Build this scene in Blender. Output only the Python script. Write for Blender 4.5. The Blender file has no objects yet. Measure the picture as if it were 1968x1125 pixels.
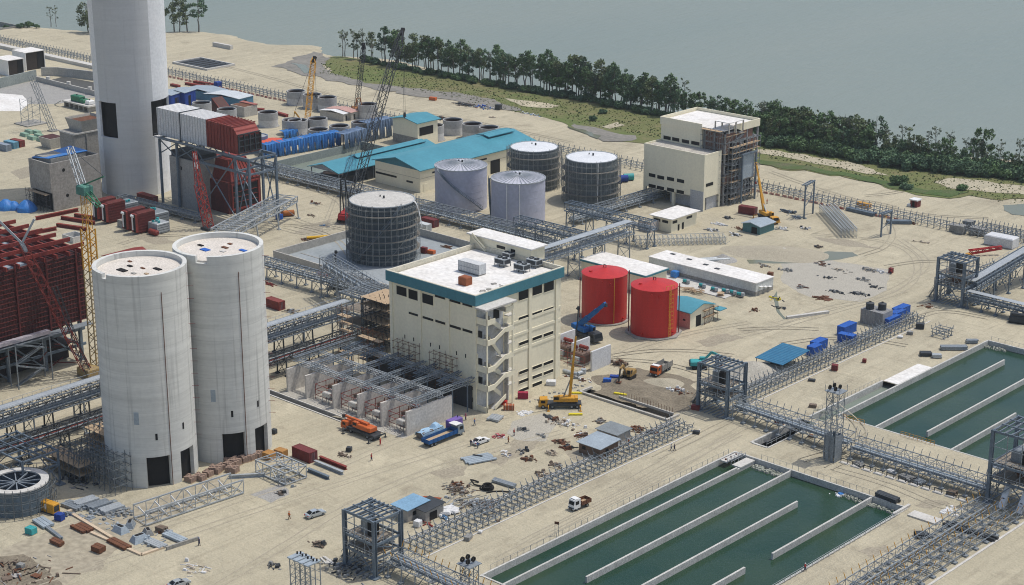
import bpy, math, random
from math import sin, cos, pi, radians, sqrt, atan2, hypot
from mathutils import Vector, Matrix, noise
import numpy as np
random.seed(7)
scene = bpy.context.scene
COL = scene.collection
# ---------------------------------------------------------------- camera (metres; x runs along the plant's long roads, y towards the water)
FPX, PITCH, TH, CAMH = 3500.0, radians(18.02), radians(-42.63), 165.0
_c, _s = cos(TH), sin(TH)
RGT = Vector((_c, -_s, 0)); FWH = Vector((_s, _c, 0))
FWD = FWH * cos(PITCH) + Vector((0, 0, -sin(PITCH)))
UPV = FWH * sin(PITCH) + Vector((0, 0, cos(PITCH)))
CAM = Vector((284.1286, -298.5727, CAMH))
cam_d = bpy.data.cameras.new('camera'); cam = bpy.data.objects.new('camera', cam_d); COL.objects.link(cam)
cam_d.sensor_width = 36; cam_d.lens = FPX / 1968 * 36; cam_d.clip_start = 1; cam_d.clip_end = 20000
m3 = Matrix((RGT, UPV, -FWD)).transposed()
cam.matrix_world = Matrix.Translation(CAM) @ m3.to_4x4()
scene.camera = cam
# ---------------------------------------------------------------- sun, sky, exposure
SUN_EL = radians(66)
_sh = (RGT * 0.95 + FWH * 0.31).normalized()
SUNV = _sh * cos(SUN_EL) + Vector((0, 0, sin(SUN_EL)))
world = bpy.data.worlds.new('World'); scene.world = world; world.use_nodes = True
_nt = world.node_tree; _bg = _nt.nodes['Background']
_sky = _nt.nodes.new('ShaderNodeTexSky'); _sky.sky_type = 'NISHITA'; _sky.sun_disc = False
_sky.sun_elevation = SUN_EL; _sky.sun_rotation = atan2(_sh.x, _sh.y)
_sky.dust_density = 2.5; _sky.air_density = 1.0; _sky.ozone_density = 1.0
_nt.links.new(_sky.outputs[0], _bg.inputs[0]); _bg.inputs[1].default_value = 0.15
sun_d = bpy.data.lights.new('sun', 'SUN'); sun_d.energy = 2.9; sun_d.angle = radians(0.5); sun_d.color = (1, 0.965, 0.90)
sun = bpy.data.objects.new('sun', sun_d); COL.objects.link(sun)
sun.rotation_euler = SUNV.to_track_quat('Z', 'Y').to_euler()
vs = scene.view_settings; vs.view_transform = 'Standard'; vs.look = 'None'; vs.exposure = -0.10; vs.gamma = 1
scene.cycles.pixel_filter_type = 'BLACKMAN_HARRIS'; scene.cycles.filter_width = 1.05
scene.cycles.max_bounces = 5; scene.cycles.diffuse_bounces = 3; scene.cycles.glossy_bounces = 2
# ---------------------------------------------------------------- where a sight line meets the ground or a wall (used to measure the site)
def _ray(px, py): return FWD + RGT * ((px - 984) / FPX) - UPV * ((py - 562.5) / FPX)
def G(px, py, z=0.0):
    r = _ray(px, py); t = (z - CAM.z) / r.z; return CAM + r * t
def PX(px, py, x):
    r = _ray(px, py); return CAM + r * ((x - CAM.x) / r.x)
def PY(px, py, y):
    r = _ray(px, py); return CAM + r * ((y - CAM.y) / r.y)
def HT(p, py):
    d = Vector((p[0], p[1], 0)) - CAM; k = -(py - 562.5) / FPX
    return (k * FWD.dot(d) - UPV.dot(d)) / (UPV.z - k * FWD.z)
# ---------------------------------------------------------------- mesh builder
class MB:
    def __init__(s): s.v = []; s.f = []
    def add(s, vs, fs):
        n = len(s.v); s.v += [tuple(v) for v in vs]; s.f += [tuple(i + n for i in f) for f in fs]; return s
    def box(s, x0, y0, z0, x1, y1, z1):
        x0, x1 = min(x0, x1), max(x0, x1); y0, y1 = min(y0, y1), max(y0, y1)
        return s.add([(x0,y0,z0),(x1,y0,z0),(x1,y1,z0),(x0,y1,z0),(x0,y0,z1),(x1,y0,z1),(x1,y1,z1),(x0,y1,z1)],
                     [(0,3,2,1),(4,5,6,7),(0,1,5,4),(1,2,6,5),(2,3,7,6),(3,0,4,7)])
    def bevbox(s, x0, y0, z0, x1, y1, z1, b=.1):
        """box whose upper edges are cut back by b"""
        return s.box(x0,y0,z0,x1,y1,z1-b).frustum(x0,y0,x1,y1,z1-b+.001,z1,b)
    def frustum(s, x0, y0, x1, y1, z0, z1, b, by=None):
        by = b if by is None else by
        return s.add([(x0,y0,z0),(x1,y0,z0),(x1,y1,z0),(x0,y1,z0),(x0+b,y0+by,z1),(x1-b,y0+by,z1),(x1-b,y1-by,z1),(x0+b,y1-by,z1)],
                     [(0,3,2,1),(4,5,6,7),(0,1,5,4),(1,2,6,5),(2,3,7,6),(3,0,4,7)])
    def bar(s, p, q, w=.2, h=None):
        p = Vector(p); q = Vector(q); d = q - p
        if d.length < 1e-6: return s
        d.normalize(); h = w if h is None else h
        a = d.cross(Vector((0,0,1)))
        if a.length < 1e-3: a = Vector((1,0,0))
        a.normalize(); b = a.cross(d)
        a = a * (w/2); b = b * (h/2)
        return s.add([p-a-b,p+a-b,p+a+b,p-a+b,q-a-b,q+a-b,q+a+b,q-a+b],
                     [(0,1,2,3),(4,7,6,5),(0,4,5,1),(1,5,6,2),(2,6,7,3),(3,7,4,0)])
    def path(s, pts, w=.2, h=None):
        for p, q in zip(pts, pts[1:]): s.bar(p, q, w, h)
        return s
    def cyl(s, c, r, h, n=24, r2=None, cap=True, base=True, a0=0, a1=2*pi):
        r2 = r if r2 is None else r2; full = abs(a1-a0-2*pi) < 1e-6
        k = n if full else n+1
        A = [a0+(a1-a0)*i/n for i in range(k)]
        vs = [(c[0]+r*cos(a), c[1]+r*sin(a), c[2]) for a in A] + [(c[0]+r2*cos(a), c[1]+r2*sin(a), c[2]+h) for a in A]
        fs = [(i,(i+1)%k,(i+1)%k+k,i+k) for i in range(n)]
        if cap: fs.append(tuple(range(k,2*k)))
        if base: fs.append(tuple(reversed(range(k))))
        return s.add(vs, fs)
    def shell(s, ro, ri, A, Z, keep, rad=lambda z: 1.0):
        """closed round wall with openings: cells of the angle list A and height list Z for which keep(i, j) holds; faces share corners"""
        n, m = len(A), len(Z); k0 = len(s.v)
        for r in (ro, ri): s.v += [(r*rad(z)*cos(a), r*rad(z)*sin(a), z) for z in Z for a in A]
        V = lambda o, i, j: k0 + (0 if o else n*m) + j*n + i%n
        K = lambda i, j: 0 <= j < m-1 and keep(i%n, j)
        for j in range(m-1):
            for i in range(n):
                if not K(i, j): continue
                s.f += [(V(1,i,j),V(1,i+1,j),V(1,i+1,j+1),V(1,i,j+1)), (V(0,i+1,j),V(0,i,j),V(0,i,j+1),V(0,i+1,j+1))]
                if not K(i,j+1): s.f.append((V(1,i,j+1),V(1,i+1,j+1),V(0,i+1,j+1),V(0,i,j+1)))
                if not K(i,j-1): s.f.append((V(0,i,j),V(0,i+1,j),V(1,i+1,j),V(1,i,j)))
                if not K(i+1,j): s.f.append((V(1,i+1,j),V(0,i+1,j),V(0,i+1,j+1),V(1,i+1,j+1)))
                if not K(i-1,j): s.f.append((V(0,i,j),V(1,i,j),V(1,i,j+1),V(0,i,j+1)))
        return s
    def ring(s, c, ro, ri, h, n=32):
        A = [2*pi*i/n for i in range(n)]
        vs = []
        for r, z in ((ro,0),(ro,h),(ri,h),(ri,0)): vs += [(c[0]+r*cos(a), c[1]+r*sin(a), c[2]+z) for a in A]
        fs = []
        for L in range(4):
            for i in range(n):
                j = (i+1)%n; a, b = L*n, ((L+1)%4)*n
                fs.append((a+i,a+j,b+j,b+i))
        return s.add(vs, fs)
    def tube(s, p, q, r, n=8, r2=None):
        p = Vector(p); q = Vector(q); d = q-p
        if d.length < 1e-6: return s
        d.normalize(); r2 = r if r2 is None else r2
        a = d.cross(Vector((0,0,1)))
        if a.length < 1e-3: a = Vector((1,0,0))
        a.normalize(); b = d.cross(a)
        vs = [p+(a*cos(2*pi*i/n)+b*sin(2*pi*i/n))*r for i in range(n)] + [q+(a*cos(2*pi*i/n)+b*sin(2*pi*i/n))*r2 for i in range(n)]
        return s.add(vs, [(i,(i+1)%n,(i+1)%n+n,i+n) for i in range(n)] + [tuple(range(n,2*n)), tuple(reversed(range(n)))])
    def tubes(s, pts, r, n=6):
        for p, q in zip(pts, pts[1:]): s.tube(p, q, r, n)
        return s
    def poly(s, pts, z0, z1):
        """upright prism over a plan outline"""
        A = sum(p[0]*q[1]-q[0]*p[1] for p, q in zip(pts, pts[1:]+pts[:1]))
        if A < 0: pts = pts[::-1]
        n = len(pts)
        return s.add([(p[0],p[1],z0) for p in pts]+[(p[0],p[1],z1) for p in pts],
                     [(i,(i+1)%n,(i+1)%n+n,i+n) for i in range(n)]+[tuple(range(n,2*n)), tuple(reversed(range(n)))])
    def side(s, pts, y0, y1):
        """prism of an (x, z) outline, from y0 to y1"""
        n = len(pts)
        return s.add([(p[0],y0,p[1]) for p in pts]+[(p[0],y1,p[1]) for p in pts],
                     [(i,(i+1)%n,(i+1)%n+n,i+n) for i in range(n)]+[tuple(range(n,2*n)), tuple(reversed(range(n)))])
    def gable(s, x0, y0, x1, y1, z0, zr, th=.3, axis='y', ov=0):
        """double pitched roof of real thickness; its ridge runs along axis"""
        if axis == 'y':
            m = (x0+x1)/2; P = [(x0-ov,z0),(m,zr),(x1+ov,z0),(x1+ov,z0+th),(m,zr+th),(x0-ov,z0+th)]
            return s.side([P[i] for i in (0,1,2,3,4,5)], y0-ov, y1+ov)
        m = (y0+y1)/2; t = MB(); P = [(y0-ov,z0),(m,zr),(y1+ov,z0),(y1+ov,z0+th),(m,zr+th),(y0-ov,z0+th)]
        t.side(P, x0-ov, x1+ov); return s.add([(v[1],v[0],v[2]) for v in t.v], t.f)
    def lattice(s, p, q, a, b, n, w, side=None):
        """four-chord lattice from p (width a) to q (width b)"""
        p = Vector(p); q = Vector(q); d = (q-p).normalized()
        u = d.cross(Vector((0,0,1))) if side is None else Vector(side)
        if u.length < 1e-3: u = Vector((1,0,0))
        u.normalize(); v = u.cross(d)
        R = []
        for i in range(n+1):
            t = i/n; c = p.lerp(q, t); k = (a+(b-a)*t)/2
            R.append([c+u*k+v*k, c-u*k+v*k, c-u*k-v*k, c+u*k-v*k])
        for j in range(4): s.bar(R[0][j], R[-1][j], w)
        for i in range(n):
            for j in range(4):
                s.bar(R[i][j], R[i+1][(j+1)%4] if (i+j)%2 else R[i+1][(j-1)%4], w*.62)
        return s
    def rope(s, p, q, w=.1): return s.bar(p, q, w)
    def xf(s, M): s.v = [tuple(M @ Vector(v)) for v in s.v]; return s
    def move(s, dx, dy, dz=0): s.v = [(v[0]+dx,v[1]+dy,v[2]+dz) for v in s.v]; return s
    def rot(s, a): return s.xf(Matrix.Rotation(a, 4, 'Z'))
    def join(s, o): return s.add(o.v, o.f)
    def mesh(s, name, mat, smooth=True):
        me = bpy.data.meshes.new(name); me.from_pydata(s.v, [], s.f); me.materials.append(mat)
        if smooth and s.f:
            me.shade_smooth(); me.set_sharp_from_angle(angle=radians(32))
        return me
    def obj(s, name, mat, parent=None, label=None, smooth=True):
        o = bpy.data.objects.new(name, s.mesh(name, mat, smooth)); COL.objects.link(o); o.parent = parent
        if label: o['label'] = label
        return o
def tag(o, label=None, cat=None, group=None, kind=None):
    if label: o['label'] = label
    if cat: o['category'] = cat
    if group: o['group'] = group
    if kind: o['kind'] = kind
    return o
def thing(name, label, cat, loc=(0,0,0), rz=0.0, group=None):
    o = bpy.data.objects.new(name, None); COL.objects.link(o); o.empty_display_size = .5
    o.location = (loc[0], loc[1], loc[2] if len(loc) > 2 else 0); o.rotation_euler = (0,0,rz)
    return tag(o, label, cat, group)
_kids = {}
def dup(root, loc, rz=0.0, label=None, sc=1.0, group=None):
    """a copy of a thing with copies of its parts and sub-parts (shared meshes)"""
    r = root.copy(); COL.objects.link(r); r.location = (loc[0], loc[1], loc[2] if len(loc) > 2 else 0); r.rotation_euler = (0,0,rz)
    r.scale = (sc, sc, sc) if not isinstance(sc, tuple) else sc
    if label: r['label'] = label
    if group: r['group'] = group
    if root.name not in _kids:
        _kids[root.name] = [(c, list(c.children)) for c in root.children]
    for c, gs in _kids[root.name]:
        d = c.copy(); COL.objects.link(d); d.parent = r
        for g in gs:
            e = g.copy(); COL.objects.link(e); e.parent = d
    return r
def part(o, parent, M=None):
    """another copy of a part on the same thing"""
    c = o.copy(); COL.objects.link(c); c.parent = parent
    if M is not None: c.matrix_local = M
    return c
T3 = lambda x, y=0, z=0, rz=0: Matrix.Translation((x,y,z)) @ Matrix.Rotation(rz, 4, 'Z')
# ---------------------------------------------------------------- materials
def _n(nt, t, **k):
    n = nt.nodes.new('ShaderNode'+t)
    for a, b in k.items(): setattr(n, a, b)
    return n
_mats = {}
def M(name, c, c2=None, sc=.5, rough=.75, metal=0.0, bump=0.0, stretch=(1,1,1), fine=None, dirt=.25, spec=.3, rand=0.0, detail=5):
    """worn paint / metal / concrete: two tones mixed by noise, finer speckle on top, optional stretched streaks and bump"""
    if name in _mats: return _mats[name]
    m = bpy.data.materials.new(name); m.use_nodes = True; nt = m.node_tree; b = nt.nodes['Principled BSDF']; L = nt.links.new
    c2 = tuple(x*.78 for x in c) if c2 is None else c2
    geo = _n(nt,'NewGeometry'); mp = _n(nt,'Mapping'); mp.inputs['Scale'].default_value = stretch; L(geo.outputs['Position'], mp.inputs[0])
    n1 = _n(nt,'TexNoise'); n1.inputs['Scale'].default_value = sc; n1.inputs['Detail'].default_value = detail; n1.inputs['Roughness'].default_value = .65
    L(mp.outputs[0], n1.inputs[0])
    cr = _n(nt,'ValToRGB'); cr.color_ramp.elements[0].position = .32; cr.color_ramp.elements[1].position = .68
    cr.color_ramp.elements[0].color = (*c,1); cr.color_ramp.elements[1].color = (*c2,1); L(n1.outputs[0], cr.inputs[0])
    out = cr.outputs[0]
    if dirt:
        n2 = _n(nt,'TexNoise'); n2.inputs['Scale'].default_value = sc*7 if fine is None else fine; n2.inputs['Detail'].default_value = 6
        L(geo.outputs['Position'], n2.inputs[0])
        mr = _n(nt,'MapRange'); mr.inputs[1].default_value = .3; mr.inputs[2].default_value = .7; mr.inputs[3].default_value = 1-dirt; mr.inputs[4].default_value = 1+dirt*.35
        L(n2.outputs[0], mr.inputs[0])
        mx = _n(nt,'MixRGB', blend_type='MULTIPLY'); mx.inputs[0].default_value = 1; L(out, mx.inputs[1]); L(mr.outputs[0], mx.inputs[2]); out = mx.outputs[0]
    if rand:
        oi = _n(nt,'ObjectInfo'); mr = _n(nt,'MapRange'); mr.inputs[3].default_value = 1-rand; mr.inputs[4].default_value = 1+rand
        L(oi.outputs['Random'], mr.inputs[0]); mx = _n(nt,'MixRGB', blend_type='MULTIPLY'); mx.inputs[0].default_value = 1
        L(out, mx.inputs[1]); L(mr.outputs[0], mx.inputs[2]); out = mx.outputs[0]
    L(out, b.inputs['Base Color']); b.inputs['Roughness'].default_value = rough; b.inputs['Metallic'].default_value = metal
    b.inputs['Specular IOR Level'].default_value = spec
    if bump:
        bp = _n(nt,'Bump'); bp.inputs['Strength'].default_value = bump; bp.inputs['Distance'].default_value = .3
        L(n1.outputs[0], bp.inputs['Height']); L(bp.outputs[0], b.inputs['Normal'])
    _mats[name] = m; return m
def Mw(name, c, c2, axis=0, period=.6, depth=.6, rough=.6, metal=0.0, sc=.4, dirt=.25, object_space=True):
    """profiled sheet: a regular rib running across axis (bump), over two-tone wear"""
    if name in _mats: return _mats[name]
    m = M(name, c, c2, sc=sc, rough=rough, metal=metal, dirt=dirt); nt = m.node_tree; b = nt.nodes['Principled BSDF']; L = nt.links.new
    tc = _n(nt,'TexCoord'); sx = _n(nt,'SeparateXYZ'); L(tc.outputs['Object'], sx.inputs[0])
    w = _n(nt,'Math', operation='MULTIPLY'); w.inputs[1].default_value = 2*pi/period; L(sx.outputs[axis], w.inputs[0])
    s_ = _n(nt,'Math', operation='SINE'); L(w.outputs[0], s_.inputs[0])
    bp = _n(nt,'Bump'); bp.inputs['Strength'].default_value = depth; bp.inputs['Distance'].default_value = period*.2
    L(s_.outputs[0], bp.inputs['Height']); L(bp.outputs[0], b.inputs['Normal'])
    return m
CONC = M('concrete', (.50,.48,.43), (.41,.39,.35), sc=.25, rough=.9, dirt=.22)
CONCD = M('old_concrete', (.36,.345,.31), (.27,.26,.235), sc=.3, rough=.9, dirt=.3)
CONCL = M('pale_concrete', (.62,.60,.55), (.52,.50,.46), sc=.3, rough=.9, dirt=.2)
CREAM = M('cream_paint', (.85,.79,.60), (.79,.73,.55), sc=.25, rough=.7, dirt=.07, stretch=(1,1,.15), fine=1.5)
WHITER = M('white_roof', (.82,.80,.76), (.68,.65,.60), sc=.16, rough=.8, dirt=.2)
WHITE = M('white_paint', (.80,.80,.78), (.70,.70,.68), sc=.4, rough=.5, dirt=.12)
TEALR = M('teal_roof', (.075,.29,.36), (.06,.245,.31), sc=.15, rough=.45, dirt=.12)
TEALP = M('teal_trim', (.06,.22,.27), (.05,.18,.225), sc=.4, rough=.5, dirt=.12)
GALV = M('galvanised_steel', (.30,.335,.36), (.22,.25,.275), sc=.5, rough=.5, metal=.25, dirt=.3)
GALVL = M('pale_galvanised_steel', (.46,.49,.50), (.36,.39,.41), sc=.5, rough=.5, metal=.2, dirt=.25)
STEEL = M('blue_grey_steel', (.17,.215,.26), (.12,.155,.19), sc=.5, rough=.55, metal=.1, dirt=.3)
DARKST = M('dark_steel', (.055,.062,.07), (.035,.04,.045), sc=.5, rough=.6, dirt=.3)
RUSTR = M('red_primer', (.27,.045,.032), (.19,.032,.026), sc=.3, rough=.7, dirt=.35)
RUSTD = M('dark_red_primer', (.15,.026,.022), (.10,.02,.018), sc=.3, rough=.75, dirt=.35)
RUST = M('rusty_steel', (.20,.085,.04), (.12,.05,.03), sc=.8, rough=.85, dirt=.4)
REDP = M('red_gloss_paint', (.54,.022,.018), (.44,.016,.014), sc=.5, rough=.45, dirt=.14, spec=.35, stretch=(1,1,.12))
ORANGE = M('orange_paint', (.60,.14,.03), (.48,.10,.025), sc=.8, rough=.5, dirt=.25)
YELLOW = M('yellow_paint', (.68,.34,.03), (.55,.27,.03), sc=.8, rough=.5, dirt=.3)
BLUEC = M('blue_paint', (.02,.13,.52), (.018,.10,.42), sc=.6, rough=.5, dirt=.2)
BLUET = M('blue_tarp', (.03,.16,.50), (.06,.26,.62), sc=.9, rough=.45, dirt=.35, bump=.6, stretch=(1,1,.25))
GREYT = M('grey_blue_tarp', (.22,.30,.42), (.10,.16,.27), sc=.8, rough=.5, dirt=.35, bump=.6, stretch=(1,1,.25))
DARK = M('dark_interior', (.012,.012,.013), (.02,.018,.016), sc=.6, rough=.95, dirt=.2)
GLASS = M('dark_window', (.008,.010,.012), (.014,.016,.017), sc=.8, rough=.3, dirt=.2, spec=.2)
TYRE = M('tyre_rubber', (.03,.03,.03), rough=.9)
TIMBER = M('raw_timber', (.52,.39,.25), (.40,.28,.17), sc=1.2, rough=.85, dirt=.3)
BRICKR = M('red_brick', (.24,.12,.085), (.19,.12,.095), sc=.7, rough=.9, dirt=.3)
GREYSH = M('grey_sheet_roof', (.36,.42,.46), (.29,.34,.38), sc=.35, rough=.5, dirt=.2)
MAROON = M('maroon_paint', (.20,.03,.03), (.15,.025,.025), sc=.6, rough=.6, dirt=.25)
GREENP = M('green_paint', (.03,.20,.10), (.03,.15,.08), sc=.6, rough=.55, dirt=.25)
TURQ = M('turquoise_paint', (.05,.38,.38), (.04,.30,.31), sc=.6, rough=.55, dirt=.25)
# ================================================================ the setting: ground, water, grass
SANDM = bpy.data.materials.new('sand'); SANDM.use_nodes = True
def _sand(m, base, patch, damp, trk=.35):
    nt = m.node_tree; b = nt.nodes['Principled BSDF']; L = nt.links.new
    geo = _n(nt,'NewGeometry')
    def nz(scale, stretch=(1,1,1), det=5, off=(0,0,0), rot=0.0, rgh=.6):
        mp = _n(nt,'Mapping'); mp.inputs['Scale'].default_value = stretch; mp.inputs['Location'].default_value = off; mp.inputs['Rotation'].default_value = (0,0,rot)
        L(geo.outputs['Position'], mp.inputs[0]); n = _n(nt,'TexNoise'); n.inputs['Scale'].default_value = scale; n.inputs['Detail'].default_value = det
        n.inputs['Roughness'].default_value = rgh; L(mp.outputs[0], n.inputs[0]); return n.outputs[0]
    def rng(x, a, b_, c, d):
        r = _n(nt,'MapRange'); r.inputs[1].default_value=a; r.inputs[2].default_value=b_; r.inputs[3].default_value=c; r.inputs[4].default_value=d; L(x, r.inputs[0]); return r.outputs[0]
    def mix(f, a, c, mode='MIX'):
        x = _n(nt,'MixRGB', blend_type=mode)
        if isinstance(f, float): x.inputs[0].default_value = f
        else: L(f, x.inputs[0])
        for i, v in ((1,a),(2,c)):
            if isinstance(v, tuple): x.inputs[i].default_value = (*v,1)
            else: L(v, x.inputs[i])
        return x.outputs[0]
    col = mix(rng(nz(.022, off=(31,7,0)), .38, .62, 0, 1), base, patch)
    col = mix(rng(nz(.06, det=8, rgh=.7), .54, .68, 0, .75), col, damp)
    col = mix(rng(nz(.035, det=9, rgh=.75, off=(77,20,0)), .56, .66, 0, .7), col, tuple(min(1,v*1.22) for v in base))
    col = mix(rng(nz(.16, det=7, off=(9,4,0)), .56, .70, 0, .6), col, damp)
    st = nz(.9, (1.0,.05,1), 4); col = mix(rng(st, .52, .72, 0, trk), col, damp)
    st2 = nz(.9, (.05,1.0,1), 4, off=(50,3,0), rot=.12); col = mix(rng(st2, .56, .74, 0, trk*.8), col, tuple(v*1.1 for v in damp))
    col = mix(rng(nz(.28, (1.0,.07,1), 6, off=(13,5,0), rgh=.65), .50, .68, 0, .55), col, tuple(min(1,v*1.13) for v in base))
    col = mix(rng(nz(.34, (1.0,.10,1), 6, off=(3,25,0), rot=.35, rgh=.7), .55, .70, 0, .6), col, damp)
    col = mix(rng(nz(.30, (.09,1.0,1), 6, off=(63,5,0), rot=-.2, rgh=.7), .57, .72, 0, .5), col, damp)
    fn = nz(2.2, det=8, rgh=.75); col = mix(1.0, col, mix(rng(fn, .3, .7, 0, 1), (.80,.79,.77), (1.10,1.09,1.07)), 'MULTIPLY')
    L(col, b.inputs['Base Color']); b.inputs['Roughness'].default_value = .95; b.inputs['Specular IOR Level'].default_value = .1
    bp = _n(nt,'Bump'); bp.inputs['Strength'].default_value = .85; bp.inputs['Distance'].default_value = .75
    L(nz(.35, det=8, rgh=.7), bp.inputs['Height']); L(bp.outputs[0], b.inputs['Normal'])
_sand(SANDM, (.50,.453,.335), (.44,.40,.297), (.31,.275,.205))
_cpx = [(-400,40),(-150,50),(0,56),(60,51),(110,53),(160,60),(325,62),(387,61),(453,67),(480,76),(526,86),(565,86),(619,89),(640,103),(647,108),(760,114),(918,150),(1000,165),(1099,183),(1233,206),(1318,222),(1420,243),(1560,268),(1700,288),(1830,298),(1968,308),(2200,345),(2500,400)]
COAST = [G(x, y, -1.5).xy for x, y in _cpx]
COAST = [Vector((-1500, 60))] + COAST + [Vector((500, 520))]
def coast_y(x):
    for a, b in zip(COAST, COAST[1:]):
        if a.x <= x <= b.x and b.x > a.x: return a.y + (b.y-a.y)*(x-a.x)/(b.x-a.x)
    return COAST[0].y if x < COAST[0].x else COAST[-1].y
HOLES = {'clarifier_pond': (59,104.5,-63.2,22), 'settling_pond': (64,128,57,131), 'side_channel': (59.4,63.6,52,85), 'link_channel': (58.5,63.3,29,49.5),
         'basin': (-228,-203,125,171.5), 'bay_trench': (-52.5,-9.5,-27.0,-25.2), 'pit': (8.5,35.5,26.6,30.2), 'far_basin': (-640,-560,210,232)}
def _lines(lo, hi, step, cuts):
    L = list(np.arange(lo, hi+.1, step)) + cuts
    L = sorted(set(round(float(v),3) for v in L)); out = [L[0]]
    for v in L[1:]:
        if v - out[-1] < .05: continue
        out.append(v)
    return out
xs = _lines(-1400, 460, 6, [v for h in HOLES.values() for v in h[:2]]); ys = _lines(-420, 520, 6, [v for h in HOLES.values() for v in h[2:]])
def inhole(x, y): return any(h[0] < x < h[1] and h[2] < y < h[3] for h in HOLES.values())
g = MB(); idx = {}
def nearhole(x, y, d=1.5): return any(h[0]-d <= x <= h[1]+d and h[2]-d <= y <= h[3]+d for h in HOLES.values())
for i, x in enumerate(xs):
    cy = coast_y(x)
    for j, y in enumerate(ys):
        d = cy - y + 5*noise.noise(Vector((x*.05, y*.05, 3))) + 2*noise.noise(Vector((x*.2, y*.2, 1)))
        z = 0.0
        if d < 14: z = max(-7, -1.5 - (2-d)*.30 + 1.0*0) if d < 2 else -1.5*(1-(d-2)/12)**1.5
        if y > 236 and d > 0: z += .12*max(0, min(1, (y-236)/14))*noise.noise(Vector((x*.06, y*.06, 7)))
        idx[i,j] = len(g.v); g.v.append((x, y, z))
for i in range(len(xs)-1):
    for j in range(len(ys)-1):
        if inhole((xs[i]+xs[i+1])/2, (ys[j]+ys[j+1])/2): continue
        g.f.append((idx[i,j], idx[i+1,j], idx[i+1,j+1], idx[i,j+1]))
tag(g.obj('ground', SANDM, smooth=False), 'pale sandy ground of the whole construction site', kind='structure')
# ---- the open water beyond the shore
SEAM = bpy.data.materials.new('sea_water'); SEAM.use_nodes = True
def _water(m, c1, c2, wsc, wst, rough, stretch=(1,1,1), sc=.004, spec=.5):
    nt = m.node_tree; b = nt.nodes['Principled BSDF']; L = nt.links.new; geo = _n(nt,'NewGeometry')
    mp = _n(nt,'Mapping'); mp.inputs['Scale'].default_value = stretch; mp.inputs['Rotation'].default_value = (0,0,-.75); L(geo.outputs['Position'], mp.inputs[0])
    n = _n(nt,'TexNoise'); n.inputs['Scale'].default_value = sc; n.inputs['Detail'].default_value = 4; L(mp.outputs[0], n.inputs[0])
    cr = _n(nt,'ValToRGB'); cr.color_ramp.elements[0].position=.35; cr.color_ramp.elements[1].position=.65
    cr.color_ramp.elements[0].color=(*c1,1); cr.color_ramp.elements[1].color=(*c2,1); L(n.outputs[0], cr.inputs[0]); L(cr.outputs[0], b.inputs['Base Color'])
    b.inputs['Roughness'].default_value = rough; b.inputs['IOR'].default_value = 1.33; b.inputs['Specular IOR Level'].default_value = spec
    w = _n(nt,'TexNoise'); w.inputs['Scale'].default_value = wsc; w.inputs['Detail'].default_value = 5; w.inputs['Roughness'].default_value = .6; L(mp.outputs[0], w.inputs[0])
    bp = _n(nt,'Bump'); bp.inputs['Strength'].default_value = wst; bp.inputs['Distance'].default_value = .6; L(w.outputs[0], bp.inputs['Height']); L(bp.outputs[0], b.inputs['Normal'])
_water(SEAM, (.21,.237,.195), (.17,.21,.18), .22, 1.0, .25, (1,.30,1), spec=.36)
s_ = MB(); s_.add([(-6000,-200,-1.5),(3000,-200,-1.5),(3000,9000,-1.5),(-6000,9000,-1.5)], [(0,1,2,3)])
s_ = MB(); s_.add([(-7000,30,-1.5),(460,30,-1.5),(3500,330,-1.5),(3500,9000,-1.5),(-7000,9000,-1.5)], [(0,1,2,3,4)])
tag(s_.obj('sea', SEAM), 'calm grey-green sea beyond the shoreline trees', kind='structure')
sb = MB(); sb.add([(-7000,-400,-8),(3500,-400,-8),(3500,9000,-8),(-7000,9000,-8)], [(0,1,2,3)])
tag(sb.obj('sea_bed', SANDM), 'sandy bed under the sea', kind='structure')
# ---- water in ponds and channels
PONDM = bpy.data.materials.new('pond_water'); PONDM.use_nodes = True; _water(PONDM, (.010,.041,.024), (.028,.058,.031), 1.1, .10, .05, sc=.045, spec=.42)
OLIVE = bpy.data.materials.new('olive_water'); OLIVE.use_nodes = True; _water(OLIVE, (.075,.085,.03), (.095,.10,.045), .9, .1, .5, sc=.05, spec=0.0)
GREENW = bpy.data.materials.new('algae_water'); GREENW.use_nodes = True; _water(GREENW, (.02,.075,.025), (.03,.09,.03), .9, .04, .08, sc=.06, spec=.4)
def pond(name, key, z, mat, floor=-3.0, wall=CONC):
    x0,x1,y0,y1 = HOLES[key]
    w = MB(); w.add([(x0,y0,z),(x1,y0,z),(x1,y1,z),(x0,y1,z)], [(0,1,2,3)])
    tag(w.obj(name, mat), None, kind='structure')
pond('pond_water', 'clarifier_pond', -1.35, PONDM); pond('pond_water', 'settling_pond', -1.35, PONDM); pond('channel_water', 'link_channel', -1.5, GREENW)
pond('channel_water', 'side_channel', -1.6, GREENW); pond('basin_water', 'basin', -3.0, OLIVE); pond('basin_water', 'far_basin', -2.0, OLIVE)
DIRTM = M('dug_earth', (.26,.22,.16), (.19,.16,.115), sc=.3, rough=.95, dirt=.4, bump=.6)
MUDM = M('grey_mud', (.27,.25,.215), (.20,.19,.165), sc=.08, rough=.8, dirt=.3, bump=.3)
for k, z in (('bay_trench',-.9),('pit',-.9)):
    x0,x1,y0,y1 = HOLES[k]; w = MB(); w.add([(x0,y0,z),(x1,y0,z),(x1,y1,z),(x0,y1,z)], [(0,1,2,3)])
    w.add([(x0,y0,z),(x1,y0,z),(x1,y1,z),(x0,y1,z),(x0,y0,0),(x1,y0,0),(x1,y1,0),(x0,y1,0)], [(0,1,5,4),(1,2,6,5),(2,3,7,6),(3,0,4,7)])
    tag(w.obj('dug_ground', DIRTM if k != 'bay_trench' else CONCD), None, kind='structure')
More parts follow.
